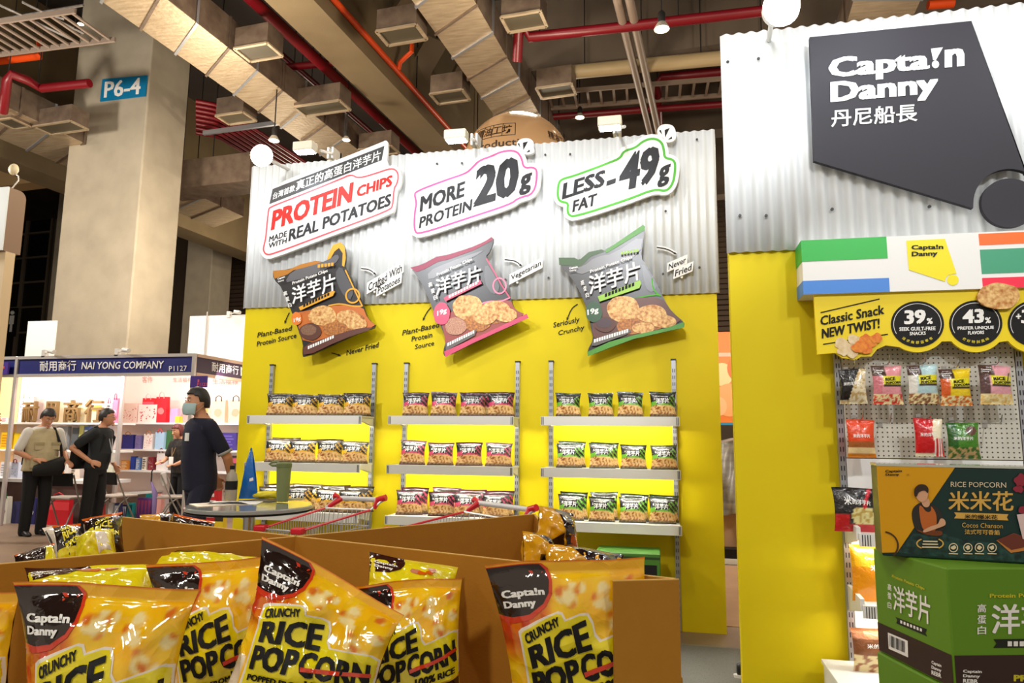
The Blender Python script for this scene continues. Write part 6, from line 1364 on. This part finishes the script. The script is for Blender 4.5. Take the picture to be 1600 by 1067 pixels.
# printed words on the stall wall
mb = MB(); PW = Plane(BY1-.004)
txt(mb, PW, '客件', ((222, 598), (238, 598), (222, 588)), mat('wall_print', (206, 150, 140), .6), .0); txt(mb, PW, '生活福祿', ((270, 597), (300, 597), (270, 590)), mat('wall_print', (0, 0, 0)), .0); txt(mb, PW, '生活福祿', ((332, 600), (372, 601), (332, 592)), mat('wall_print', (0, 0, 0)), .0)
tag(mb.build('wall_print', recent=True), 'faint red printed words on the pale stall wall', 'sign')
# folding chairs
def fold_chair(x, y, rot, label, seatm=black):
    t = thing('folding_chair', label, 'chair', (x, y, 0), R(rot), 'folding chairs in front of the stall'); cm = mat('chair_tube', (150, 146, 140), .35, metal=.6)
    for s in (-1, 1):
        MB().tube([(s*.2, -.22, .02), (s*.2, .0, .42), (s*.2, .16, .78)], .011, cm, 8).build('leg', parent=t, smooth=40)
        MB().tube([(s*.18, .24, .02), (s*.18, .05, .36), (s*.18, -.1, .46)], .011, cm, 8).build('leg', parent=t, smooth=40)
    MB().tube([(-.2, -.22, .03), (.2, -.22, .03)], .009, cm, 8).tube([(-.18, .24, .03), (.18, .24, .03)], .009, cm, 8).tube([(-.2, .02, .45), (.2, .02, .45)], .009, cm, 8).build('stretcher', parent=t)
    MB().box((-.2, -.2, .44), (.2, .2, .47), mat('chair_seat', (172, 160, 150), .5)).build('seat', parent=t, bevel=.012)
    MB().hexa([(-.19, .125, .62), (.19, .125, .62), (.19, .15, .62), (-.19, .15, .62)], [(-.19, .155, .8), (.19, .155, .8), (.19, .18, .8), (-.19, .18, .8)], seatm).build('backrest', parent=t, bevel=.008)
def flr(px, py): return onZ(px, py, 0)
c = flr(97, 829); fold_chair(c.x, c.y, 190, 'grey folding chair with a black backrest behind the man in the vest')
c = flr(178, 824); fold_chair(c.x, c.y, 165, 'grey folding chair with a black backrest right of the backpack man')
c = flr(268, 826); fold_chair(c.x, c.y, 120, 'pale folding chair in front of the woman', mat('chair_pale', (200, 196, 190), .5))
# umbrella standing by the chair
u = onY(240, 810, 9.6); tp_ = onY(237, 745, 9.6)
t = thing('umbrella', 'furled violet umbrella leaning beside the woman', 'umbrella', (u.x, 9.6, .006)); MB().tube([(u.x, 9.6, .006), (u.x, 9.6, .1), (u.x-.01, 9.6, .45), (tp_.x, 9.6, .62)], [.006, .03, .04, .014], mat('umbrella_violet', (130, 110, 160), .6), 10).build('canopy', parent=t, smooth=40); MB().tube([(tp_.x, 9.6, .6), (tp_.x-.005, 9.6, .78), (tp_.x+.02, 9.6, .82)], .01, dark, 8).build('handle', parent=t)
# white partitions and clamp lamps behind the stall
PYY = 10.95
a = onY(44, 502, PYY); b = onY(88, 502, PYY); tag(MB().box((a.x, PYY, 0), (b.x, PYY+.03, a.z), white).build('partition_panel', recent=True), 'tall white partition left of the massive pillar behind the stall', 'partition')
a = onY(297, 494, PYY); b = onY(326, 494, PYY); c_ = onY(420, 494, PYY); tag(MB().box((a.x, PYY, 0), (b.x-.01, PYY+.03, a.z), white).build('partition_panel', recent=True), 'white partition right of the massive pillar', 'partition'); tag(MB().box((b.x+.01, PYY, 0), (c_.x, PYY+.03, a.z), white).build('partition_panel', recent=True), 'white partition next to the end of the yellow wall', 'partition')
def clamp(px, py, Y, s, label):
    p = onY(px, py, Y); t = thing('clamp_lamp', label, 'lamp', (p.x, Y, p.z-.05)); MB().box((p.x-.03, Y-.03, p.z-.06), (p.x+.03, Y+.04, p.z+.05), whitem).build('clamp', parent=t); MB().tube([(p.x, Y, p.z), (p.x+s*.22, Y-.1, p.z+.01)], .01, whitem, 8).build('arm', parent=t); MB().tube([(p.x+s*.18, Y-.1, p.z+.02), (p.x+s*.3, Y-.13, p.z)], .032, whitem, 12).build('lamp_head', parent=t, smooth=40)
clamp(70, 552, FY+.01, 1, 'small clamp lamp at the left end of the stall fascia'); clamp(184, 550, FY+.01, 1, 'small clamp lamp at the middle of the stall fascia'); clamp(358, 491, PYY, 1, 'small clamp lamp on the white partition by the yellow wall')
p = onY(325, 490, PYY); tag(MB().tube([(p.x, PYY-.02, 2.5), (p.x, PYY-.02, p.z+.03)], .012, alum, 8).build('cable_pole', recent=True), 'thin grey pole between the two white partitions', 'pole')
# ---------------------------------------------------------------- golden balloon behind the white sheet
bc = dep(808, 262, 9.0); br = .69
t = thing('balloon', 'big golden balloon with dark Chinese lettering rising behind the white sheet', 'balloon', bc-Vector((0, 0, br)))
bm_ = mat('balloon_gold', (206, 162, 116), .22, spec=.6, coat=.5); MB().ball(bc, br, bm_, 64, 40).build('body', parent=t, smooth=True)
MB().tube([bc-Vector((0, 0, br)), (bc.x, bc.y, 0)], .01, dark, 6).build('tether', parent=t)
mb = MB(); fwd = (CC-bc); fwd.z = 0; fwd.normalize(); rgt = Vector((-fwd.y, fwd.x, 0))
def onball(a, e): return bc+(rgt*math.sin(a)*math.cos(e)+fwd*math.cos(a)*math.cos(e)+Vector((0, 0, math.sin(e))))*(br+.003)
def btext(s, a0, a1, e0, e1, bold=.01):
    vs, fs, _ = text2d(s, bold); v2, f2 = cut_grid([(v[0], v[1]) for v in vs], fs, 14, 6); mb.add([onball(a0+(a1-a0)*v[0], e0+(e1-e0)*v[1]) for v in v2], f2, mat('balloon_ink', (52, 34, 24), .4))
btext('精油工坊', -.86, -.10, .24, .44); btext('Production', -.84, .3, .0, .13, .01); btext('精油工坊', .6, 1.2, .22, .40)
def bline(pts): mb.strip([onball(a, e) for a, e in pts], .008, mat('balloon_ink', (0, 0, 0)), nrm=tuple(fwd))
bx = [(-.9+i*.086, .475) for i in range(11)]; bl_ = [(-.9+i*.086, .205) for i in range(11)]
bline(bx); bline(bl_)
for a in (-.9, -.68, -.48, -.28, -.04): bline([(a, .205), (a, .34), (a, .475)])
mb.build('lettering', parent=t)
# ---------------------------------------------------------------- what shows through the gap between the yellow walls
GY = 9.4
def gpt(x, y): return onY(x, y, GY)
a = gpt(1085, 660); b = gpt(1200, 517)
t = thing('fruit_poster', 'bright orange poster board with round pale fruits seen through the gap', 'poster', (a.x, GY, a.z))
mb = MB().box((a.x, GY, a.z), (b.x, GY+.04, b.z), mat('poster_orange', (250, 130, 30), .5)); mb.box((a.x, GY-.004, gpt(1140, 557).z), (b.x, GY, gpt(1140, 551).z), mat('poster_line', (220, 190, 160), .5))
for i, (x, y, r, c) in enumerate(((1128, 585, 18, (255, 214, 150)), (1160, 575, 24, (250, 110, 20)), (1140, 625, 26, (255, 170, 100)), (1120, 635, 16, (255, 190, 130)), (1165, 640, 20, (250, 120, 30)))):
    mb.poly([Plane(GY-.004)(q, i) for q in ell(x, y, r, r, 24)], mat('poster_fruit_%d' % i, c, .5))
mb.box((a.x, GY-.01, a.z-.03), (b.x, GY+.04, a.z), mat('poster_blue', (40, 140, 180), .5)).build('board', parent=t)
area('gap_fill_light', (.95, 7.4, 2.7), (0, .75, -.65), .5, .2, 34, (1, .9, .8))  # unseen fill added to brighten the sheeting and poster in the gap
fr = MB()
for x in (a.x+.05, b.x-.05): fr.box((x-.02, GY+.04, 0), (x+.02, GY+.08, b.z), alum)
fr.build('frame', parent=t)
sh = MB(); rn = random.Random(4)
g0, g1 = onY(1085, 800, 8.6), onY(1200, 690, 8.6)
def drape(u, v): x = g0.x+(g1.x-g0.x)*u; z = g0.z+(g1.z-g0.z)*v; return Vector((x, 8.6-.12*(1-v)+.05*math.sin(u*19+v*6)+.03*math.sin(u*41-v*9), z+.02*math.sin(u*13)))
sh.grid(drape, 60, 24, mat('grey_sheeting', (176, 170, 160), .35, var=(4, .2, (120, 116, 108), (1, 1, 4)), bump=(10, .6))); sh.grid(lambda u, v: drape(u, 1)+Vector((0, .5*v, .02*v)), 60, 4, mat('grey_sheeting', (0, 0, 0)))
so = sh.build('plastic_sheeting', smooth=True, recent=True); tag(so, 'grey plastic sheeting draped over stock behind the gap', 'plastic sheeting')
tag(MB().box((g0.x, 8.68, .1), (g1.x, 8.95, g1.z-.03), mat('stock_card', (196, 184, 168), .7)).box((g0.x, 8.60, .02), (g1.x, 8.66, g0.z), mat('stock_brown', (190, 150, 116), .7)).build('stock_crate', recent=True), 'covered stock crate under the grey plastic sheeting', 'crate')
tag(MB().box((.0, 5.6, .0), (2.2, 8.2, .004), tanfloor).build('floor_mat', recent=True), 'tan floor covering beyond the gap', 'floor covering')
p = onZ(1150, 876, .12); tag(MB().box((p.x-.3, 8.3, .06), (p.x+.3, 8.5, .16), black).box((p.x-.3, 8.28, .004), (p.x+.3, 8.52, .06), white).build('display_base', recent=True), 'low black and white display base seen through the gap', 'base')
# shoe tip beside the tall yellow wall
c = onZ(1150, 1058, .006); t = thing('shoe', 'dark shoe with a white sole on the grey carpet beside the right yellow wall', 'shoe', (c.x, c.y, .006))
M = Matrix.Translation((c.x+.21, c.y+.02, .006)) @ Matrix.Rotation(R(96), 4, 'Z') @ Matrix.Scale(.85, 4)
up_ = MB().loft([((0, -.02, .045), (.028, 0, 0), (0, .0, .02)), ((0, .03, .04), (.036, 0, 0), (0, 0, .034)), ((0, .1, .045), (.036, 0, 0), (0, 0, .045)), ((0, .18, .055), (.032, 0, 0), (0, 0, .055)), ((0, .24, .05), (.022, 0, 0), (0, 0, .04))], shoem, 16)
up_.xf(M).build('upper', parent=t, smooth=True)
so_ = MB().loft([((0, .11, 0), (.04, 0, 0), (0, .15, 0)), ((0, .11, .02), (.042, 0, 0), (0, .155, 0))], wprint, 28); so_.xf(M).build('sole', parent=t)
# ---------------------------------------------------------------- tall light box sign at the left edge
LY = 7.2
def l_(x, y): return onY(x, y, LY)
a = l_(-60, 394); b = l_(7, 292); c_ = l_(36, 300); d_ = l_(38, 398)
t = thing('totem_sign', 'tall white totem sign with a brown rounded side at the left edge', 'sign', (a.x, LY, 0))
z0, z1 = a.z, b.z; xr = l_(8, 340).x
f_ = MB().box((a.x, LY, z0), (xr, LY+.02, z1), mat('totem_white', (226, 234, 236), .4)); f_.build('face', parent=t)
prof = [(0, z0), (.25, z0), (.25, z1-.1)]+[(.25-.1+.1*math.cos(R(q)), z1-.1+.1*math.sin(R(q))) for q in range(10, 91, 10)]+[(0, z1)]
sd = MB().poly([(xr, LY+.02+y, z) for y, z in prof], mat('totem_brown', (140, 114, 92), .6), Vector((-1.2, 0, 0))); sd.build('box', parent=t)
MB().box((xr-.12, LY+.06, 0), (xr+.0, LY+.2, z0), mat('totem_post', (214, 190, 152), .6)).build('post', parent=t); MB().box((xr-1.1, LY+.09, z0-1.6), (xr-.12, LY+.1, z0), mat('totem_blue', (40, 46, 96), .5)).build('panel', parent=t)
e = l_(0, 256); t2 = thing('round_lamp', 'round cream lamp on a curved cable above the totem sign', 'lamp', (e.x, LY+.2, z1)); MB().ball((e.x, LY+.2, e.z), (.07, .05, .08), mat('lamp_cream', (232, 216, 176), .4)).build('lamp_head', parent=t2, smooth=True)
MB().tube([(e.x+.03, LY+.2, e.z-.06), (e.x+.09, LY+.2, e.z-.1), (e.x+.1, LY+.2, e.z-.16), (e.x+.03, LY+.2, e.z-.24), (e.x-.02, LY+.2, z1)], .008, whitem, 8).build('cable', parent=t2, smooth=True)
# ---------------------------------------------------------------- people
def remeshed(mb, vox, smooth_it=4):
    me = mb.mesh('tmp'); o = bpy.data.objects.new('tmp', me); COL.objects.link(o)
    r = o.modifiers.new('r', 'REMESH'); r.mode = 'VOXEL'; r.voxel_size = vox; r.use_smooth_shade = True
    s = o.modifiers.new('s', 'SMOOTH'); s.iterations = smooth_it; s.factor = .5
    bpy.context.view_layer.update(); e = o.evaluated_get(bpy.context.evaluated_depsgraph_get())
    m2 = bpy.data.meshes.new_from_object(e); bpy.data.objects.remove(o); bpy.data.meshes.remove(me)
    m2.materials.clear(); m2.materials.append(mb.mats[0]); m2.polygons.foreach_set('use_smooth', [True]*len(m2.polygons)); return m2
def link(name, me, parent):
    o = bpy.data.objects.new(name, me); COL.objects.link(o); o.parent = parent; return o
def limb(mb, pts, rs, m, n=14):
    P_ = [Vector(p) for p in pts]; q = [P_[0]]; r = [rs[0]]
    for i in range(len(P_)-1):
        for k in (.25, .5, .75, 1): q.append(P_[i].lerp(P_[i+1], k)); r.append(rs[i]*(1-k)+rs[i+1]*k)
    mb.tube(q, r, m, n); mb.ball(P_[0], rs[0], m, 12, 8)
    for p, rr in zip(P_[1:], rs[1:]): mb.ball(p, rr*.99, m, 12, 8)
def hand(mb, wrist, d, palm, m, curl=.6, s=1.0):
    """d: direction of the fingers, palm: palm normal"""
    d = Vector(d).normalized(); palm = Vector(palm); palm = (palm-d*palm.dot(d)).normalized(); sd = d.cross(palm)
    w = Vector(wrist); mb.loft([(w, sd*.026*s, palm*.017*s), (w+d*.04*s, sd*.038*s, palm*.016*s), (w+d*.09*s, sd*.04*s, palm*.012*s)], m, 12)
    for i, (o, L) in enumerate(((-.030, .068), (-.010, .078), (.010, .073), (.029, .058))):
        b = w+d*.085*s+sd*o*s; p = [b]; a = 0
        for k in range(3): a += curl*(.5+.3*k); p.append(p[-1]+(d*math.cos(a)+palm*math.sin(a))*L*s*(.45, .32, .23)[k])
        mb.tube(p, [.0095*s, .009*s, .0085*s, .007*s], m, 8)
    b = w+d*.03*s-sd*.03*s; mb.tube([b, b+(d*.6-sd*.6+palm*.2)*.04*s, b+(d*.9-sd*.5+palm*.5)*.065*s], [.012*s, .0105*s, .008*s], m, 8)
def head(mb, c, yaw, pitch, m):
    """c: head centre; the face looks along -y turned by yaw"""
    M = Matrix.Translation(Vector(c)) @ Matrix.Rotation(yaw, 4, 'Z') @ Matrix.Rotation(pitch, 4, 'X')
    h = MB()
    def f(u, v):
        a = u*2*math.pi; e = (v-.5)*math.pi; x = math.cos(e)*math.sin(a); y = -math.cos(e)*math.cos(a); z = math.sin(e)
        X = x*.076; Y = y*.096; Z = z*.118
        if z < 0: X *= 1-.22*(-z)**1.3; Y = Y*(1-.10*(-z)) - (.012*(-z) if y < 0 else -.0)
        if y > 0 and z < -.3: Y *= .8
        if y < -.2: Y += .006*math.exp(-((z-.12)/.12)**2)
        return Vector((X, Y, Z))
    h.grid(f, 32, 24, m); 
    h.loft([((0, -.094, .012), (.008, 0, 0), (0, .008, .004)), ((0, -.108, -.012), (.012, 0, 0), (0, .012, .004)), ((0, -.112, -.026), (.016, 0, 0), (0, .014, .004)), ((0, -.094, -.036), (.014, 0, 0), (0, .01, .0))], m, 10)
    for s in (-1, 1): h.loft([((s*.07, .005, -.03), (.006, .004, 0), (0, .012, .006)), ((s*.082, .012, .0), (.007, .004, 0), (0, .02, .004)), ((s*.08, .016, .025), (.006, .003, 0), (0, .014, .004))], m, 8)
    h.ball((0, -.092, -.07), (.026, .012, .007), m, 10, 6); h.ball((0, -.088, -.1), (.026, .02, .018), m, 10, 6)
    mb.join(h, M); return M
def face_bits(root, M, m_eye=black, glasses=False, mask=False):
    for s in (-1, 1):
        e = MB().ball((s*.031, -.089, .012), (.0135, .006, .006), wprint, 10, 6).ball((s*.031, -.0935, .012), (.006, .004, .006), black, 8, 6); e.xf(M); link('eye', e.mesh('eye', True), root)
        b = MB().tube([(s*.014, -.096, .032), (s*.032, -.095, .038), (s*.05, -.086, .034)], .0035, hairm, 6).xf(M); link('eyebrow', b.mesh('eyebrow', True), root)
    if not mask:
        l = MB().tube([(-.022, -.098, -.07), (0, -.105, -.068), (.022, -.098, -.07)], .0045, mat('lips', (150, 84, 74), .5), 6).xf(M); link('mouth', l.mesh('mouth', True), root)
    if glasses:
        g = MB()
        for s in (-1, 1): g.tube([(s*.034+.024*math.cos(R(a)), -.106, .010+.018*math.sin(R(a))) for a in range(0, 360, 30)], .0018, dark, 6, closed=True); g.tube([(s*.056, -.104, .014), (s*.08, .01, .01)], .0018, dark, 6)
        g.tube([(-.01, -.108, .014), (.01, -.108, .014)], .0018, dark, 6); g.xf(M); link('glasses', g.mesh('glasses'), root)
    if mask:
        k = MB(); 
        def f(u, v):
            a = (u-.5)*2.3; z = -.012-.098*v; r = 1+.10*math.sin(math.pi*v)
            return Vector((.08*math.sin(a)*r*(1-.18*v), -.104*math.cos(a)*r-.012*math.exp(-(a*2)**2), z))
        k.grid(f, 20, 12, maskm); k.xf(M); o = link('face_mask', k.mesh('face_mask', True), root); b = o.modifiers.new('thick', 'SOLIDIFY'); b.thickness = .003
        e = MB()
        for s in (-1, 1): e.tube([(s*.07, -.045, -.025), (s*.086, .02, .02), (s*.08, .02, -.03), (s*.066, -.04, -.09)], .0012, wprint, 5)
        e.xf(M); link('ear_loop', e.mesh('ear_loop'), root)
def hair_cap(root, M, m, style='short', seed=0):
    h = MB(); rn = random.Random(seed)
    def f(u, v):
        a = u*2*math.pi; e = (v*.5-.14 if style != 'bob' else v*.5-.22)*math.pi; front = max(0, math.cos(a))
        low = .30 if front > .45 else (.06 if front > .0 else -.25 if style != 'bob' else -.5)
        lo = math.asin(max(-.9, min(.9, (.54 if front > .6 else (.42 if front > .2 else ((.02 if math.cos(a) > -.3 else -.36) if style == 'short' else -.62)))))) 
        e = lo+(math.pi/2-lo)*v
        x = math.cos(e)*math.sin(a); y = -math.cos(e)*math.cos(a); z = math.sin(e); k = 1.10+.03*noise.noise(Vector((x*5, y*5, z*5+seed)))+.05*max(0, z)
        return Vector((x*.078*k, y*.098*k, z*.118*k))
    h.grid(f, 40, 14, m); h.xf(M); o = link('hair', h.mesh('hair', True), root); b = o.modifiers.new('thick', 'SOLIDIFY'); b.thickness = .012; b.offset = -.2
def person(label, loc, rotz, scale, pose, cloth):
    """local frame: the figure faces -y, x to its left, z up, 1.72 m tall"""
    t = bpy.data.objects.new('person', None); COL.objects.link(t); t.location = loc; t.rotation_euler = (0, 0, rotz); t.scale = (scale,)*3; tag(t, label, 'person')
    g = pose; lean = Vector(g.get('lean', (0, 0, 0)))
    def L(z): return lean*max(0, (z-.95)/.5)**1.0
    body = MB(); S_ = skin
    tor = [(.84, .13, .10, .0), (.92, .165, .115, .0), (1.0, .16, .115, .0), (1.1, .15, .11, -.005), (1.22, .165, .118, -.005), (1.34, .175, .115, 0), (1.41, .16, .095, .005), (1.46, .10, .07, .01), (1.49, .058, .056, .01)]
    bel = g.get('belly', 0)
    def rings(gr, lo=0, hi=99): 
        out = []
        for z, a, b, y in tor:
            if lo <= z <= hi: bb = bel*math.exp(-((z-1.08)/.14)**2); out.append((Vector((0, y-bb*.6, z))+L(z), (a+gr+bb*.3, 0, 0), (0, b+gr+bb*.5, 0)))
        return out
    body.loft(rings(0), S_, 24)
    hd = Vector(g.get('head', (0, -.02, 1.60)))+L(1.6)
    nb = Vector((0, .012, 1.45))+L(1.45); limb(body, [nb, hd+Vector((0, .015, -.06))], [.056, .052], S_)
    M = head(body, hd, g.get('hyaw', 0), g.get('hpitch', 0), S_)
    legs = g['legs']; arms = g['arms']
    for (h_, k_, a_) in legs: limb(body, [h_, k_, a_], [.08, .056, .042], S_)
    for (s_, e_, w_, d_, p_) in arms:
        s2 = Vector(s_)+L(s_[2]); limb(body, [s2, e_, w_], [.052, .042, .029], S_); hand(body, w_, d_, p_, S_, g.get('curl', .6))
    link('body', remeshed(body, .0075, 3), t)
    face_bits(t, M, glasses=g.get('glasses', False), mask=g.get('mask', False)); hair_cap(t, M, cloth.get('hairm', hairm), cloth.get('hair', 'short'), 3)
    sh = MB(); sh.loft(rings(.018, .9, 1.47) , cloth['top'], 24)
    zhem = g.get('hem', .84); sh.loft([(Vector((0, 0, zhem))+L(zhem), (.178, 0, 0), (0, .135, 0))]+rings(.02, .9, 1.2), cloth['top'], 24)
    limb(sh, [nb+Vector((0, 0, -.04)), nb+Vector((0, 0, .012))], [.075, .062], cloth['top'])
    for (s_, e_, w_, d_, p_) in arms:
        s2 = Vector(s_)+L(s_[2]); e = Vector(e_); f = g.get('sleeve', .72); q = s2.lerp(e, f); limb(sh, [s2, q], [.068, .062], cloth['top'])
    link(cloth.get('topname', 'shirt'), remeshed(sh, .011, 4), t)
    tr = MB(); tr.loft([(Vector((0, 0, .80)), (.15, 0, 0), (0, .115, 0)), (Vector((0, 0, .90)), (.18, 0, 0), (0, .128, 0)), (Vector((0, -.0, 1.0)), (.172, 0, 0), (0, .126, 0))], cloth['legs'], 24)
    for (h_, k_, a_) in legs: limb(tr, [h_, k_, Vector(a_)+Vector((0, 0, -.02))], [.098, .078, .066], cloth['legs'])
    link('trousers', remeshed(tr, .012, 4), t)
    for i, (h_, k_, a_) in enumerate(legs):
        fx = Vector(g.get('feet', ((0, -1, 0), (0, -1, 0)))[i]).normalized(); sx = Vector((-fx.y, fx.x, 0)); a = Vector(a_); a.z = 0
        s = MB().loft([(a-fx*.075+Vector((0, 0, .035)), sx*.03, Vector((0, 0, .033))), (a-fx*.03+Vector((0, 0, .05)), sx*.038, Vector((0, 0, .05))), (a+fx*.05+Vector((0, 0, .042)), sx*.042, Vector((0, 0, .042))), (a+fx*.13+Vector((0, 0, .03)), sx*.044, Vector((0, 0, .03))), (a+fx*.19+Vector((0, 0, .022)), sx*.03, Vector((0, 0, .02)))], shoem, 14)
        link('shoe', s.mesh('shoe', True), t)
    return t, M, L
LEG = [((.09, 0, .88), (.1, -.02, .47), (.1, .02, .06)), ((-.09, 0, .88), (-.1, -.02, .47), (-.1, .02, .06))]
def bearing(p): return math.atan2(p.x, p.y)          # from the camera
# man in navy: walks to the left, back arm hanging behind him
p = onY(320, 640, 5.75); p.z = 0; b0 = -bearing(p)
t, M, L = person('person in a navy polo shirt and face mask, hands behind the back', p, b0+R(-68), 1.03, dict(
    legs=[((.09, 0, .88), (.1, -.12, .48), (.1, -.10, .06)), ((-.09, 0, .88), (-.1, .04, .47), (-.1, .16, .08))],
    arms=[((.19, .0, 1.385), (.235, .13, 1.12), (.13, .235, .90), (-.35, .1, -.9), (-.7, -.4, 0)), ((-.19, .0, 1.385), (-.25, .1, 1.12), (-.13, .2, .93), (.4, .15, -.85), (.6, -.4, 0))],
    lean=(0, -.03, 0), hyaw=R(4), mask=True, head=(0, -.03, 1.60), belly=.02, hem=.83), dict(top=navyc, legs=navyc, topname='polo_shirt'))
trim = MB()
for s in (1,):
    a = Vector((.19, 0, 1.385)); e = Vector((.235, .13, 1.12)); q = a.lerp(e, .84); d = (e-a).normalized(); trim.tube([q-d*.012, q+d*.012], .066, mat('sleeve_trim', (150, 150, 150), .8), 16)
link('sleeve_trim', trim.mesh('sleeve_trim', True), t)
bd = MB().box((.02, -.165, 1.26), (.075, -.15, 1.33), wprint); link('badge', bd.mesh('badge'), t)
# man in the khaki vest
p = onZ(50, 836, 0); b0 = -bearing(p)
t, M, L = person('person in a khaki vest and black trousers looking down at a shelf of paper bags', p, b0+R(22), .985, dict(legs=LEG,
    arms=[((.19, .0, 1.385), (.27, -.05, 1.12), (.25, -.24, 1.0), (.1, -.8, -.4), (0, .3, -1)), ((-.19, .0, 1.385), (-.29, -.02, 1.12), (-.13, -.19, 1.02), (.9, -.3, 0), (0, .6, -.5))],
    lean=(0, -.06, 0), hpitch=R(32), head=(0, -.055, 1.585), belly=.05, hem=.88, sleeve=.8), dict(top=whitec, legs=blackc, topname='t_shirt'))
vest = MB(); vest.loft([(Vector((0, -.01, .86)), (.215, 0, 0), (0, .165, 0)), (Vector((0, -.035, 1.0))+L(1.0), (.205, 0, 0), (0, .178, 0)), (Vector((0, -.035, 1.12))+L(1.12), (.2, 0, 0), (0, .172, 0)), (Vector((0, -.01, 1.3))+L(1.3), (.207, 0, 0), (0, .15, 0)), (Vector((0, 0, 1.41))+L(1.41), (.18, 0, 0), (0, .118, 0)), (Vector((0, .01, 1.455))+L(1.455), (.11, 0, 0), (0, .085, 0))], khaki, 28)
link('vest', remeshed(vest, .011, 3), t)
for x, z, w, h in ((-.1, 1.2, .1, .1), (.1, 1.2, .1, .1), (-.11, .98, .13, .14), (.11, .98, .13, .14)): yy = -.19-.05*((z-.95)/.5)-.0; pk = MB(); pk.box((x-w/2, yy, z-h/2), (x+w/2, yy+.05, z+h/2), khaki); pk.box((x-w/2-.004, yy-.006, z+h/2-.035), (x+w/2+.004, yy, z+h/2), mat('khaki_flap', (160, 148, 112), .85)); link('pocket', pk.mesh('pocket'), t)
bg = MB(); bg.loft([(Vector((.02, -.24, .80)), (.17, 0, -.0), (0, .03, 0)), (Vector((.02, -.26, .86)), (.2, 0, .02), (0, .055, 0)), (Vector((.02, -.26, .95)), (.2, 0, .05), (0, .055, 0)), (Vector((.02, -.24, 1.0)), (.18, 0, .06), (0, .03, 0))], blackc, 20); bg.tube([(.2, -.2, .98), (.17, -.2, 1.2), (.1, -.13, 1.44), (.02, .03, 1.47), (-.12, .16, 1.25), (-.2, .0, .95)], .018, blackc, 8)
o = link('shoulder_bag', bg.mesh('shoulder_bag', True), t)
# man with backpack, hand on hip, looking right
p = onZ(141, 832, 0); b0 = -bearing(p)
t, M, L = person('person with a black backpack and glasses standing with a hand on the hip', p, b0+R(62), .985, dict(legs=[((.09, 0, .88), (.1, -.03, .47), (.1, .0, .06)), ((-.09, 0, .88), (-.1, .02, .47), (-.1, .06, .06))],
    arms=[((-.19, .0, 1.385), (-.27, .2, 1.17), (-.2, -.02, .99), (.25, -.9, -.3), (.8, 0, -.4)), ((.19, .0, 1.385), (.27, .02, 1.1), (.24, -.14, .92), (0, -.5, -.85), (-1, 0, 0))],
    lean=(0, -.05, 0), head=(0, -.03, 1.60), hyaw=R(6), glasses=True, belly=.035, hem=.86), dict(top=charc, legs=blackc, topname='shirt'))
bp = MB(); bp.loft([(Vector((0, .24, .88)), (.14, 0, 0), (0, .06, 0)), (Vector((0, .25, .95)), (.17, 0, 0), (0, .10, 0)), (Vector((0, .22, 1.15)), (.17, 0, 0), (0, .11, 0)), (Vector((0, .16, 1.32)), (.15, 0, 0), (0, .09, 0)), (Vector((0, .12, 1.4)), (.09, 0, 0), (0, .05, 0))], blackc, 20)
for s in (-1, 1): bp.tube([(s*.1, .12, 1.38), (s*.11, -.02, 1.47), (s*.12, -.16, 1.32), (s*.14, -.1, 1.1), (s*.15, .12, 1.0)], .02, blackc, 8)
link('backpack', bp.mesh('backpack', True), t)
ly = MB(); ly.tube([(-.07, .0, 1.46), (-.04, -.17, 1.3), (.0, -.21, 1.1)], .006, mat('lanyard', (196, 200, 206), .6), 6).tube([(.07, .0, 1.46), (.04, -.17, 1.3), (.0, -.21, 1.1)], .006, mat('lanyard', (0, 0, 0)), 6).box((-.045, -.228, .97), (.045, -.22, 1.1), wprint); link('lanyard', ly.mesh('lanyard'), t)
# woman bending beside the umbrella
p = onZ(276, 818, 0); b0 = -bearing(p)
t, M, L = person('person with short auburn hair and dark blouse standing behind the man in navy', p, b0+R(-50), .88, dict(legs=LEG,
    arms=[((.18, .0, 1.37), (.24, -.04, 1.12), (.16, -.26, 1.02), (0, -1, 0), (0, 0, -1)), ((-.18, .0, 1.37), (-.24, -.1, 1.12), (-.1, -.3, 1.06), (.2, -1, 0), (0, 0, -1))],
    lean=(0, -.05, 0), hpitch=R(12), head=(0, -.05, 1.59), hem=.86), dict(top=mat('print_blouse', (60, 56, 50), .85, var=(26, .2, (24, 22, 22))), legs=blackc, topname='blouse', hair='bob', hairm=hairred))
ly = MB(); ly.tube([(-.06, .0, 1.45), (-.04, -.17, 1.3), (.0, -.2, 1.15)], .006, mat('lanyard_gold', (150, 120, 80), .6), 6).tube([(.06, .0, 1.45), (.04, -.17, 1.3), (.0, -.2, 1.15)], .006, mat('lanyard_gold', (0, 0, 0)), 6).box((-.05, -.215, 1.02), (.05, -.205, 1.15), wprint); link('lanyard', ly.mesh('lanyard'), t)
# person cut off by the left edge
p = onY(-14, 650, 8.9); p.z = 0; b0 = -bearing(p)
person('person in dark clothes almost wholly cut off by the left edge', p, b0+R(80), .975, dict(legs=LEG, arms=[((.19, .0, 1.385), (.25, .03, 1.1), (.24, -.08, .86), (0, -.2, -1), (-1, 0, 0)), ((-.19, .0, 1.385), (-.25, .03, 1.1), (-.24, -.08, .86), (0, -.2, -1), (1, 0, 0))], head=(0, -.03, 1.6)), dict(top=blackc, legs=blackc))
# ---------------------------------------------------------------- tidy
bpy.data.objects.remove(_tob); bpy.data.curves.remove(_tcurve)
for o in bpy.data.objects:
    if '_abs' in o: del o['_abs']
